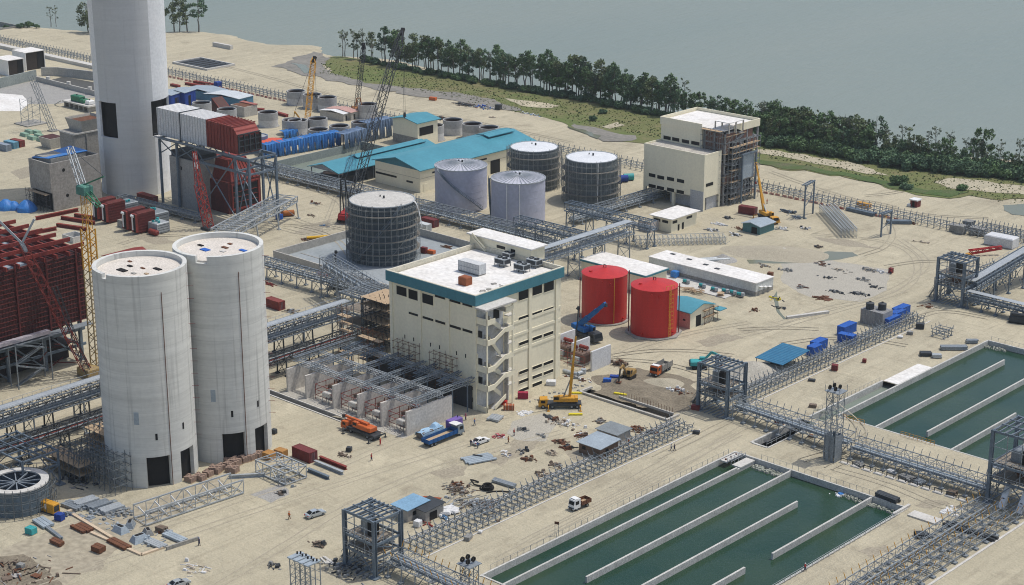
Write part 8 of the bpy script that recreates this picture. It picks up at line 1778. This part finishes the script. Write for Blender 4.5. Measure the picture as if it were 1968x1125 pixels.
# brick pallets, crates and trusses by the silos
ob = None
for k,(px,py,lb) in enumerate(((385,922,'brick pallet at the left end of the row under the silos'),(400,914,'brick pallet second from the left under the silos'),(414,908,'long brick pallet beside the first silo door'),(425,902,'brick pallet between the two silos'),(440,898,'brick pallet nearest the lying truss'),(436,889,'brick pallet stacked behind at the second silo'),(452,893,'brick pallet right of the silo gap'),(456,884,'brick pallet in front of the second silo door'),(470,886,'brick pallet right of the second silo door'),(482,882,'brick pallet third from the orange crates'),(493,878,'brick pallet next to the orange crates'),(366,925,'broken brick pallet by the first silo door'),(447,907,'lone brick pallet in front of the row'))):
    p = G(px,py)
    if ob is None:
        ob = thing('brick_pallet', lb, 'bricks', p, .2, 'brick pallets under the silos'); b = MB()
        for i in range(4):
            for j in range(3): b.box(-1.25+i*.63,-.9+j*.6,.16,-.66+i*.63,-.33+j*.6,1.15+.12*((i+j)%3))
        b.obj('brick_stack', M('pale_brick',(.36,.25,.19),(.28,.20,.16),sc=1.2,dirt=.35), ob); MB().box(-1.3,-.95,0,1.3,.95,.15).obj('pallet', TIMBER, ob)
    else: dup(ob, p, rc.uniform(-.2,.4), lb, rc.uniform(.85,1.15))
ORCR = M('ochre_crate',(.46,.24,.07),(.38,.19,.06),sc=.8,dirt=.3); crate('ochre crate nearer the brick pallets', 518,882, 2.6,2.2,1.7, ORCR,.1); crate('ochre crate next to the dark red container', 540,876, 2.6,2.0,1.6, ORCR,.1)
gallery('lying_truss','long pale open steel truss lying on the sand before the near silo',(-10.8,-94,.3),(-8.6,-69.5,.3),4.8,3.0,3.0,GALVL,(),deck=False,top=False,cat='truss',chord=.3,web=.13)
t = thing('truss_post','row of slanting white posts on the lying truss','posts',(-10,-93,0)); o = MB().bar((-2.6,0,2.9),(-1.2,1.3,.4),.25).obj('slant_post', WHITE, t)
for k in range(1,6): part(o, t, T3(.35*k,k*4.0))
gallery('lying_truss','shorter pale steel truss lying next to the dark red container',(-13.0,-57.6,.3),(-2.5,-57.9,.3),6.0,2.8,2.6,GALVL,(),deck=False,cat='truss',chord=.28,web=.16); heap('rebar mats under the shorter lying truss', 545,925, 30, 3, (3.5,2.5), [GREYBITS,GALV], .2, .12, .5); heap('ring of rusty bars on grey sand by the shorter truss', 540,948, 18, 1.6, (1.5,1), [BROWNB,DARKST], None, .15, .5)
for px,py,az,L,m,lb in ((640,893,0,9,RUSTR,'rusty red girder lying right of the dark red container'),(632,902,0,9.5,GALVL,'pale steel girder beside the rusty red one'),(612,914,0,7,STEEL,'blue grey girder nearest the camera by the container'),(475,918,.9,8,GALVL,'bent pale walkway section between the two lying trusses')):
    q = G(px,py); t_ = thing('steel_girder', lb, 'girder', q, az); MB().box(-L/2,-.35,0,L/2,.35,.1).box(-L/2,-.07,.101,L/2,.07,.75).box(-L/2,-.35,.751,L/2,.35,.85).obj('girder_web', m, t_)
heap('loose stones and boards right of the girders', 662,875, 20, 1.3, (2.4,1.2), [BROWNB,PALEB], None, .25, .5); crate('dark bin on the sand right of the girders', 671,868, 1.2,1.2,1.1, DARKST,.5,'bin','bin'); crate('dark crate at the right foot of the second silo', 527,834, 1.2,1.0,1.2, DARKST,.2)
# left scaffold yard
MS = M('yard_scaffold',(.17,.19,.20),(.12,.135,.14),sc=.8,dirt=.3)
for px,py,rz,nx,ny,nz,lb in ((214,915,0,3,2,7,'tall scaffold standing against the near silo foot'),(140,915,.0,8,3,4,'wide low scaffold left of the near silo'),(85,900,0,7,3,3,'scaffold field behind the yellow generator'),(165,868,0,7,3,4,'scaffold between the near silo and the conveyor gallery')): scaffold(lb, G(px,py), rz, nx, ny, nz, MS, decks=.45, w=.11)
t = steel_tower('frame_tower','open pale steel frame over the scaffold yard left of the silos',(-56,-103,0),16,9,(5.2,8.4),STEEL,colw=.4,roofbars=5,beam=.35)
q = G(22,985); t = thing('ring_tank','round tank under construction with a pale rim, cut by the left edge','tank',q+Vector((-2,3,0))); MB().ring((0,0,0),6.6,6.2,5.6,40).obj('shell', M('tank_blue_grey',(.16,.21,.25),(.11,.15,.18),sc=.4,dirt=.3), t); MB().ring((0,0,5.61),6.9,5.2,.3,40).obj('rim', CONCL, t); b = MB()
for k in range(6): a = k*pi/6; b.bar((6.2*cos(a),6.2*sin(a),5.4),(-6.2*cos(a),-6.2*sin(a),5.4),.25)
b.obj('spoke', GALV, t); MB().cyl((0,0,.05),6.1,.1,32).obj('dark_floor', DARK, t); b = MB()
for i in range(28):
    a = 2*pi*i/28; a2 = 2*pi*(i+1)/28
    for r in (7.2,8.2): b.bar((r*cos(a),r*sin(a),0),(r*cos(a),r*sin(a),6.5),.1)
    for z in (1.8,3.6,5.4): b.bar((8.2*cos(a),8.2*sin(a),z),(8.2*cos(a2),8.2*sin(a2),z),.1); b.bar((7.2*cos(a),7.2*sin(a),z),(7.2*cos(a2),7.2*sin(a2),z),.1)
b.obj('scaffold_tubes', MS, t)
q = G(96,984); t = thing('generator','yellow canopy generator on the sand by the ring tank','generator',q,.15); MB().bevbox(-2.2,-.9,.25,2.2,.9,2.4,.12).obj('canopy', YELLOW, t); MB().box(-2.3,-1,0,2.3,1,.24).obj('skid', DARKST, t); MB().box(-.5,-.93,.9,.1,-.901,2.1).obj('door', WHITE, t); MB().box(2.201,-.7,.7,2.23,.7,2.0).obj('grille', DARKST, t)
for px,py,n,L,sp,ms,rz,lb in ((185,980,70,4.0,(6,4),[GALV,GALVL,GREYBITS],.15,'wide stacks of grey scaffold tubes left of the lying truss'),(235,985,30,2.6,(3,2),[GALV,GREYBITS],.3,'bundle of grey brackets at the end of the lying truss'),(150,925,40,3.0,(6,3),[DARKST,GREYBITS],None,'dark scaffold parts heaped behind the yellow generator'),(230,1015,26,2.0,(3,1.6),[GALVL,GREYSH],None,'shiny grey duct pieces inside the timber frame, left part'),(285,1040,28,2.0,(3,1.6),[GREYSH,GALV],None,'grey duct pieces inside the timber frame, right part'),(320,1025,26,2.4,(2.6,1.4),[GALVL,RUST],.4,'grey and rusty lengths at the right of the duct pieces'),(130,990,10,3.0,(1.2,.8),[GALV,NAVY],.5,'grey and navy boxes right of the yellow generator')):
    heap(lb, px, py, n, L, sp, ms, rz, .25, .7, plates=.45)
for px,py,az,L,n,r,m,w,h,lb in ((158,1018,0,4.6,3,1,RUST,.8,.5,'rust brown steel plates behind the turquoise drum'),(110,1046,.05,3.4,2,1,RUST,.7,.7,'rusty plates in front of the turquoise drum'),(190,1060,.1,2.6,2,1,RUST,.9,1.1,'rusty steel boxes on the open sand'),(228,1048,0,6.0,2,1,RUST,.9,.5,'long rusty plate beside the timber frame'),(84,1008,-.1,5.0,3,1,GREYSH,.8,.5,'dark grey plates by the turquoise drum'),(98,1022,-.15,10,2,1,GALV,.35,.4,'two long grey bars running past the turquoise drum'),(165,968,1.5,5,6,2,GALVL,.4,.4,'bundle of pale scaffold tubes left of the lying truss, first'),(190,975,1.5,5,6,2,GALV,.4,.4,'bundle of pale scaffold tubes left of the lying truss, second'),(215,982,1.5,5,6,2,GALVL,.4,.4,'bundle of pale scaffold tubes left of the lying truss, third'),(140,975,.1,5,4,1,GALV,.6,.6,'grey channels between the yellow generator and the tube bundles'),(300,1048,.05,5,4,1,GALVL,.5,.4,'shiny grey channels at the right of the timber frame'),(335,1035,.05,6,3,1,GREYSH,.6,.5,'flat grey ducts near the grey edging board'),(310,1022,.2,2.2,2,2,BROWNB,.7,.5,'brown boxes at the far side of the duct pieces')): stack(lb,px,py,az,L,n,r,m,w,h=h)
for px,py,s_,m,lb in ((232,1022,1.7,GREYSH,'big grey duct elbow in the timber frame, left'),(250,1012,1.5,GALV,'open grey duct box in the timber frame, middle'),(268,1040,1.8,GREYSH,'wide grey duct piece in the timber frame, front'),(285,1026,1.4,GREYBITS,'dull grey duct piece in the timber frame, right')):
    q = G(px,py); t = thing('duct_piece', lb, 'duct', q, .5+px, 'grey duct pieces'); MB().frustum(-s_,-s_*.7,s_,s_*.7,0,s_*.8,s_*.35).obj('duct_shell', m, t); MB().box(-s_*.5,-s_*.2,s_*.81,s_*.5,s_*.2,s_*.86).obj('dark_mouth', DARK, t)
crate('turquoise drum box near the yellow generator', 60,1026, 2.0,1.6,1.5, TURQ,.2,'drum_box','box'); crate('navy box right of the yellow generator', 115,1000, 1.8,1.4,1.6, NAVY,.3)
for (a,b_,lb) in (((140,990),(215,1035),'pale timber beam at the upper edge of the timber frame'),((175,1025),(272,1068),'pale timber beam at the lower edge of the timber frame'),((272,1068),(318,1052),'short pale timber beam closing the timber frame'),((130,985),(168,972),'pale timber beam near the scaffold tube stacks')):
    P, Q = G(*a), G(*b_); tag(MB().bar(P+Vector((0,0,.2)),Q+Vector((0,0,.2)),.7,.35).obj('timber_beam', M('pale_timber',(.66,.53,.38),(.55,.43,.30),sc=1.0)), lb, 'timber', 'pale timber beams of the frame')
tag(MB().bar(G(320,1058)+Vector((0,0,.4)),G(382,1038)+Vector((0,0,.4)),.4,.8).obj('edge_board', CONCD), 'grey board edging the sand bank', 'board')
heap('tangle of rusty beams and brush in the bottom left corner', 40,1100, 34, 4.4, (9,5), [BROWNB,_mats['rough_wall'],RUST], -.5, .25, .7, jit=.5); crate('grey box in the rusty corner tangle', 40,1092, 1.4,1.2,1.0, GREYBITS,.3)
heap('brown scrap lump on the sand left of the nearest steel tower', 615,1048, 26, 1.8, (2,1.4), [BROWNB,DARKST], None, .25, 1.2); heap('dark scrap lump before the four capped pipe support', 525,1088, 18, 1.4, (1.4,1), [DARKST,GREYBITS], None, .25, .8); heap('pale broken boards on the sand at the bottom edge', 380,1095, 18, 2.4, (4,2.4), [WRAP,PALEB], .5, .2, .15)
heap('grey steel scraps under the nearest steel tower', 670,1095, 60, 2.4, (6,4), [DARKST,GREYBITS,GALV], None, .2, .7); heap('pale concrete edge pieces left of the nearest steel tower', 630,1080, 5, 5, (1.5,1), [CONCL], 1.3, .4, .1, jit=.05)
# by the bund and the pipe bridges
q = G(628,458); t = thing('yellow_pipe','long bright yellow pipe lying by the bund wall','pipe',q,1.0); MB().tube((-6.5,0,.55),(6.5,0,.55),.5,14).obj('pipe_body', M('bright_yellow',(.72,.42,.02),(.62,.35,.02)), t)
q = G(553,416); t = thing('orange_tank','rusty orange horizontal tank under the pale bridge','tank',q,1.1); MB().tube((-2.2,0,1.1),(2.2,0,1.1),1.0,16).obj('vessel', M('tank_orange',(.42,.14,.03),(.34,.11,.03)), t); MB().box(-1.5,-.8,0,-1.1,.8,.4).box(1.1,-.8,0,1.5,.8,.4).obj('saddle', DARKST, t)
crate('blue and white drum by the orange tank', 537,422, 1.8,1.8,1.8, BLUEC,.2,'drum','drum')
for px,py,n,L,rz,ms,lb in ((590,462,10,3,.9,[RUST,BROWNB],'brown boards at the near end of the yellow pipe'),(625,435,8,2.4,.9,[PALEB,M('sky_blue',(.16,.3,.48))],'pale boards and blue scrap behind the yellow pipe'),(605,392,10,2.6,1.2,[RUST,GREYBITS],'pipes on the open sand before the red crane'),(598,415,8,2,1,[BROWNB],'small brown scrap on the open sand behind the bridge'),(585,512,14,3.5,.1,[RUSTR,GREYBITS],'red and grey beams along the bund front wall, left'),(620,528,16,3.5,.1,[RUSTR,PALEB],'red and pale beams along the bund front wall, middle'),(560,600,24,3.5,.9,[GALVL,GREYBITS,BROWNB],'pale steel bars right of the red container'),(590,618,20,4.0,.8,[GALVL,WRAP],'bright angle bars near the pipe bridge'),(520,548,10,3,.1,[RUSTR],'red pipes left of the bund front wall'),(780,515,14,2.0,None,[RUST,PALEB],'brown scraps at the foot of the black tank'),(860,476,12,3,.1,[BROWNB,RUST],'brown pipes behind the bund wall near the roof house'),(700,330,26,3,.2,[GREYBITS,PALEB],'pale rubble under the double deck pipe rack'),(660,330,12,3,.2,[RUSTR,GREYBITS],'red beams along the double deck pipe rack')): heap(lb, px, py, n, L, (2.2,1.2), ms, rz, .25, .7)
crate('red and black crates inside the bund', 815,487, 2.0,1.2,2.0, MAROON,.2); crate('orange crate inside the bund', 829,488, 2.4,1.4,1.2, ORANGE,.2)
# far yard and beach
heap('dark heap of pipes on the beach right of the crawler crane', 893,202, 40, 5, (6,2.5), [DARKST,BROWNB,GREYBITS], .2, .3, 1.4); heap('heap of white, blue and red rubbish on the beach', 930,207, 50, 2.2, (5,2.4), [WRAP,BLUEC,MAROON,GREYBITS], None, .5, 1.8, 'rubbish_heap','rubbish', plates=.5); crate('dark barrel at the end of the beach rubbish', 958,211, 2.2,2.2,2.2, DARKST,.3,'barrel','barrel'); crate('orange box on the beach above the tower house', 832,193, 3.2,1.6,1.4, ORANGE,.3); heap('brown posts lying on the beach', 945,226, 6, 4, (1.5,.8), [PALEB,BROWNB], .4, .3, .3)
heap('white rubbish scattered on the sand left of the unfinished building', 1025,221, 24, 2.2, (6,1.4), [WRAP,M('sky_blue',(.16,.3,.48))], None, .4, .5, 'rubbish_heap','rubbish', plates=.6); heap('dark machinery behind the teal tower house', 845,228, 20, 3, (4,2), [DARKST,RUST], .2, .5, 1.6)
for px,py,m,lb,rz in ((1197,350,NAVY,'dark blue horizontal tank beyond the white piped tank',.9),(1208,347,TURQ,'turquoise horizontal tank left of the cream building',.9),(1186,352,NAVY,'small dark blue drum beyond the white piped tank',.7)):
    q = G(px,py); t = thing('horizontal_tank', lb, 'tank', q, rz, 'horizontal tanks by the cream building'); MB().tube((-1.8,0,1.3),(1.8,0,1.3),1.25,16).obj('vessel', m, t); MB().box(-1.2,-.9,0,-.8,.9,.6).box(.8,-.9,0,1.2,.9,.6).obj('saddle', DARKST, t)
# right yard
q = G(1460,452); house('machine_shed','low grey roofed shed with turquoise side, before the yellow crane', q, 6.8, 8, 2.6, M('turq_grey',(.10,.22,.22),(.08,.17,.18)), GREYSH, .5, [], [('f',3.5,2.2,2.2)], 'shed', 'y', .9)
def portal(label, pa, pb, h):
    a, c = G(*pa), G(*pb); t = thing('portal_frame', label, 'steel frame', a, atan2(c.y-a.y,c.x-a.x)); L = (c-a).length
    for x in (0,L): MB().bar((x,0,0),(x,0,h),.45).obj('post', STEEL, t)
    b = MB(); b.bar((-.3,0,h),(L+.3,0,h),.5).bar((-.2,1.2,h),(L+.2,1.2,h),.3)
    for k in range(5): b.bar((L*k/4,0,h),(L*k/4,1.2,h),.2)
    b.obj('head_beam', STEEL, t); b = MB(); b.bar((0,0,h*.35),(L,0,h*.6),.16).bar((L,0,h*.35),(0,0,h*.6),.16).bar((0,0,h*.78),(L*.25,0,h),.16).bar((L,0,h*.78),(L*.75,0,h),.16).obj('brace', STEEL, t)
portal('tall steel portal on the forked post line right of the yellow crane', (1545,421),(1562,411), HT(G(1545,421),357)); portal('shorter steel portal by the parked beams', (1693,456),(1711,450), HT(G(1693,456),412))
t = thing('stored_ladder','row of four long ladder-like steel frames sloping side by side','steel frames',G(1574,409)); d = G(1617,458)-G(1574,409); L = d.length; t.rotation_euler = (0,0,atan2(d.y,d.x)); b = MB()
for s in (0,.9): b.bar((0,0,2.2+s),(L,0,2.2+s),.2)
n = int(L/1.2)
for k in range(n+1): b.bar((L*k/n,0,.0),(L*k/n,0,3.1),.13)
o = b.obj('ladder_frame', GALVL, t)
for k in range(1,5): part(o, t, T3(0,k*1.25))
q = G(1759,397); t = thing('kiosk','small dark red kiosk with a white roof alone on the beach','kiosk',q); MB().box(-1.3,-1.3,0,1.3,1.3,2.3).obj('wall', MAROON, t); MB().box(-1.6,-1.6,2.31,1.6,1.6,2.7).obj('roof', WHITE, t); MB().box(-.5,-1.33,.02,.4,-1.301,2).obj('door', DARK, t); crate('white box beside the beach kiosk', 1747,397, 1.2,1,.9, WHITE)
q = G(1924,472); t = thing('white_box','long white wrapped box behind the far steel tower','box',q,.05); MB().bevbox(-4.8,-2.4,.2,4.8,2.4,3.3,.3).obj('case', M('pale_grey_wrap',(.66,.67,.67),(.56,.57,.58),sc=.5), t); MB().box(-4.6,-2.2,0,4.6,2.2,.19).obj('sleeper', TIMBER, t)
for px,py,s,lb in ((1833,445,1.0,'grey bundle leftmost of the row by the white box'),(1846,449,1.2,'second grey bundle in the row by the white box'),(1861,441,1.3,'raised grey bundle in the row by the white box'),(1872,451,1.1,'fourth grey bundle in the row by the white box'),(1886,453,1.0,'grey bundle nearest the white box')): stack(lb, px, py, .1, 2.4*s, 4, 4, GREYBITS, .55*s, 'pipe_bundle','pipes', round_=False)
stack('long stack of grey beams at the forked posts, with yellow pieces behind', 1655,410, -.05, 11, 4, 2, STEEL,.5); stack('yellow steel pieces stacked behind the long grey beams', 1660,399, -.05, 5, 3, 3, YELLOW,.5); stack('dark beams stacked right of the shorter portal', 1727,430, .7, 8, 4, 2, STEEL,.5); heap('orange and grey pieces left of the dark beams', 1698,416, 16, 3, (2,1.2), [YELLOW,GALV], .3, .4, .8); heap('reddish boards at the end of the dark beams', 1752,430, 10, 2, (1.6,1), [RUST,BROWNB], .2, .3, .4)
for px,py,n,L,rz,ms,lb in ((1515,408,30,4,-.1,[STEEL,DARKST],'dark steel beams stacked right of the yellow crane'),(1530,418,24,2.6,.2,[GALV,STEEL],'grey steel frames stacked before the tall portal'),(1500,440,14,2.2,.3,[WRAP,GREYBITS],'white pieces on the sand beside the low grey shed'),(1385,432,10,5,-.2,[WRAP],'long white pipes lying right of the pale house'),(1372,444,14,3.2,-.2,[WRAP,GREYBITS],'white slabs on the sand before the stored frames'),(1412,452,14,2.4,-.2,[WRAP,DARKST],'white and dark slabs by the low grey shed'),(1400,420,16,2.0,None,[DARKST,GREYBITS],'dark scraps at the foot of the unfinished building'),(1420,440,10,2.0,None,[RUST],'rusty scraps left of the low grey shed'),(1545,440,12,2,None,[DARKST,WRAP],'dark lumps below the tall portal'),(1775,467,5,5,.4,[PALEB],'pale poles lying on the open sand'),(1785,590,8,3,1.2,[RUST,PALEB],'rusty stairs at the foot of the far steel tower')): heap(lb, px, py, n, L, (2.2,1.3), ms, rz, .3, .7)
for px,py,n,L,rz,ms,lb in ((1513,482,18,3,.3,[WRAP,BROWNB],'boards beside the sand bank above the green puddle'),(1533,488,12,2.4,.4,[DARKST,BROWNB],'dark boards beside the green puddle'),(1572,475,12,2.0,None,[BROWNB,DARKST],'brown cabin scraps on the sand bank'),(1470,512,16,1.6,None,[BROWNB,GREYBITS],'scraps between the long store and the puddle'),(1510,520,14,2.2,None,[GREYBITS],'grey bundle on the near side of the puddle'),(1580,508,12,3,.3,[GREYBITS,RUST],'bars at the puddle edge'),(1616,520,12,3,.2,[GREYBITS,PALEB],'boards on the pale gravel, back row left'),(1672,520,14,4,.6,[GREYBITS,PALEB],'long boards on the pale gravel, back row right'),(1590,535,10,2.2,None,[DARKST,GREYBITS],'dark bits on the pale gravel, left'),(1660,538,10,2.6,-.2,[GREYBITS],'grey boards in the middle of the pale gravel'),(1692,523,8,2.4,0,[WRAP],'white slab on the pale gravel'),(1540,552,12,3,.5,[RUST,GREYBITS],'rusty bars left of the pale gravel'),(1608,562,14,2,None,[DARKST,GREYBITS],'dark lump at the front of the pale gravel'),(1650,565,26,2.8,.4,[DARKST,GREYBITS],'dark block pile at the front right of the pale gravel'),(1682,552,10,2,None,[DARKST],'dark tyres at the right of the pale gravel'),(1580,574,10,7,-.25,[RUST],'long rusty beams lying before the pale gravel'),(1500,592,8,3,-.2,[DARKST,GREYBITS],'dark pipe pieces by the narrow puddle'),(1452,598,8,1.2,None,[RUST,PALEB],'small rusty scrap alone on the sand'),(1490,575,8,2,None,[M('lemon_paint',(.75,.62,.03)),DARKST],'yellow scrap at the right end of the long store')): heap(lb, px, py, n, L, (2.2,1.4), ms, rz, .28, .6)
crate('dark red crate between the long store and the pale gravel', 1480,537, 1.6,1.4,2.2, RUST,.3); crate('rust red water barrel at the right of the pale gravel', 1712,525, 1.2,1.2,1.6, MAROON,.1,'barrel','barrel'); P,Q = G(1512,613),G(1592,602); tag(MB().bar(P+Vector((0,0,.35)),Q+Vector((0,0,.35)),1.0,.7).obj('concrete_beam', CONCL),'long pale concrete beam lying on the sand before the narrow puddle','beam')
mound('small grey gravel heap behind the long white store', 1388,500, 4.5, 2.0, GREYG); mound('sand bank beside the green puddle', 1495,488, 9, 1.6, DSAND,'sand_heap','heap',2.0,.5); mound('smooth sand heap by the middle steel tower', 1445,716, 8.5, 3.2, PALEG,'sand_heap','heap',1.25,.9)
q = G(1388,497); t = thing('ribbed_pipes','grey ribbed pipes behind the long white store','pipes',G(1365,503),.9); MB().tube((-6,-.6,.6),(6,-.6,.6),.55,10).tube((-6,.7,.6),(5,.7,.6),.55,10).obj('pipe_body', GALVL, t)
# blue canopy
a, bb, c = G(1465,708), G(1501,722), G(1541,696); t = thing('canopy','blue flat canopy on thin posts beside the sand heap','canopy',G(1503,722)); MB().add([(-8.6,0,2.7),(0,0,2.7),(0,12.4,3.5),(-8.6,12.4,3.5),(-8.6,0,2.85),(0,0,2.85),(0,12.4,3.65),(-8.6,12.4,3.65)],[(0,3,2,1),(4,5,6,7),(0,1,5,4),(1,2,6,5),(2,3,7,6),(3,0,4,7)]).obj('roof', Mw('canopy_blue',(.03,.17,.30),(.025,.14,.26),axis=1,period=.9,depth=.4), t)
b = MB().bar((-8.3,.3,0),(-8.3,.3,2.7),.14).obj('post', GALV, t)
for x,y in ((-.3,.3),(-8.3,6.2),(-.3,6.2),(-8.3,12.1),(-.3,12.1)): part(b, t, T3(x+8.3,y-.3))
stack('dark bars stored under the blue canopy', 1500,700, 1.57, 6, 5, 2, DARKST,.4)
# pond side and road odds
for px,py,sx,sy,sz,m,lb in ((1604,712,1.6,1.4,1.6,MAROON,'red generator box beside the rack, right of the canopy'),(1498,815,2.2,1.2,1.3,MAROON,'red machine by the link channel'),(1661,697,1.0,1.0,1.0,MAROON,'small maroon drum at the right end of the rack'),(1338,834,1.6,1.0,.8,DARKST,'dark generator on the kerb of the wide road'),(1560,733,1.8,1.0,.6,DARKST,'dark and white box on the road by the farther rack'),(1562,783,1.8,1.2,.8,BROWNB,'brown box beside the raised rack'),(1768,632,2.2,1.4,1.6,DARKST,'dark box on the road by the farther rack'),(1749,643,1.6,1.2,.9,GREYBITS,'grey box on the road by the farther rack'),(1730,650,1.4,1.0,.6,WRAP,'pale slab on the road by the farther rack'),(1558,840,1.0,.8,.6,RUST,'rusty tin beside the lone lattice tower'),(900,1037,1.2,2.0,.9,GREYBITS,'pale box on the kerb beside the near rack'),(923,1025,.8,.8,.6,WRAP,'white scrap on the wide road, near part')): crate(lb, px, py, sx, sy, sz, m, .4, 'box','box')
for px,py,az,L,n,rows,m,lb in ((1778,684,.7,3,4,2,DARKST,'dark brick-like stack beside the far right pond'),(1800,688,.6,2.4,3,2,GALVL,'pale pipe stack beside the far right pond'),(1833,672,.75,7,4,2,GALV,'grey pipes stacked along the far right pond wall'),(1868,660,.75,3,3,2,GALV,'grey drums stacked at the far end of the pond wall'),(1705,960,-.1,5.5,4,2,DARKST,'dark bundle of beams above the near pond corner'),(1770,1033,.8,2.6,4,2,DARKST,'dark stack on the sand left of the yellow posted rack'),(1830,952,.2,2,3,2,BROWNB,'brown stack by the white chutes'),(1650,895,-.3,2.6,3,1,GREYBITS,'grey slab right of the lone lattice tower'),(1712,908,-.2,1.6,3,1,WRAP,'white slab below the raised rack'),(1745,920,-.3,4,5,1,GREYBITS,'grey steel mats below the raised rack, left'),(1765,928,-.3,3,5,1,GALV,'grey steel mats below the raised rack, right')): stack(lb, px, py, az, L, n, rows, m,.45)
t = thing('black_machine','black pump machinery at the right edge by the low conveyor','machine',G(1958,620),.3); MB().bevbox(-2.5,-1.4,.4,2.5,1.4,2.2,.3).tube((-2,-1,2.6),(2,-1,2.6),.5,10).cyl((1.2,.5,2.2),.4,1.0,10).obj('casing', DARKST, t); MB().box(-2.6,-1.5,0,2.6,1.5,.39).obj('skid', DARK, t)
t = thing('red_jib','red lattice jib lying behind the far steel tower','jib',G(1862,492)); d = G(1924,490)-G(1862,492); MB().lattice((0,0,1.2),d+Vector((0,0,2.4)),1.2,.8,10,.3).obj('jib_lattice', M('jib_red',(.50,.03,.03),(.4,.025,.025)), t); MB().box(-.8,-.8,0,.8,.8,.8).obj('trestle', YELLOW, t)
t = thing('concrete_gutter','pale concrete slab bridge with dark gutter by the pond corner','slab',(106.5,20,0)); MB().box(0,-1.5,0,7,1.5,.35).box(-2.5,-3.5,0,-1.9,3,.6).obj('slab_body', CONCL, t); MB().box(8,-.7,0,20,-.2,.7).box(8,.6,0,20,1.1,.7).obj('gutter', DARKST, t)
tag(heap_of(26,*G(1800,985).xy,*(G(1800,985).xy+Vector((4,5))),.0,.4,1.3,flat=.2).obj('white_sheeting', WRAP),'scraps of white plastic beside the pond corner slab','plastic')
q = G(1070,1030); t = thing('sign_frame','small rusty sign on two legs at the near pond fence','sign',q,.4); MB().box(-.5,-.04,2.6,.5,.04,3.2).obj('board', RUST, t); MB().bar((-.4,0,0),(-.4,0,3.0),.08).bar((.4,0,0),(.4,0,3.0),.08).bar((-.4,0,1.3),(.4,0,1.3),.06).obj('leg', GALV, t)
# ---- thin sea air over the whole site
hz_m = bpy.data.materials.new('haze_air'); hz_m.use_nodes = True; _h = hz_m.node_tree; _h.nodes.remove(_h.nodes['Principled BSDF'])
pv = _n(_h,'VolumePrincipled'); pv.inputs['Color'].default_value = (.86,.93,.95,1); pv.inputs['Density'].default_value = .00007; pv.inputs['Anisotropy'].default_value = .2
_h.links.new(pv.outputs[0], [n for n in _h.nodes if n.type == 'OUTPUT_MATERIAL'][0].inputs['Volume'])
hb = MB().box(-7600,-1200,-9.5,4200,9600,175).obj('haze', hz_m, smooth=False); tag(hb, 'thin hazy air over the site and sea', kind='stuff')
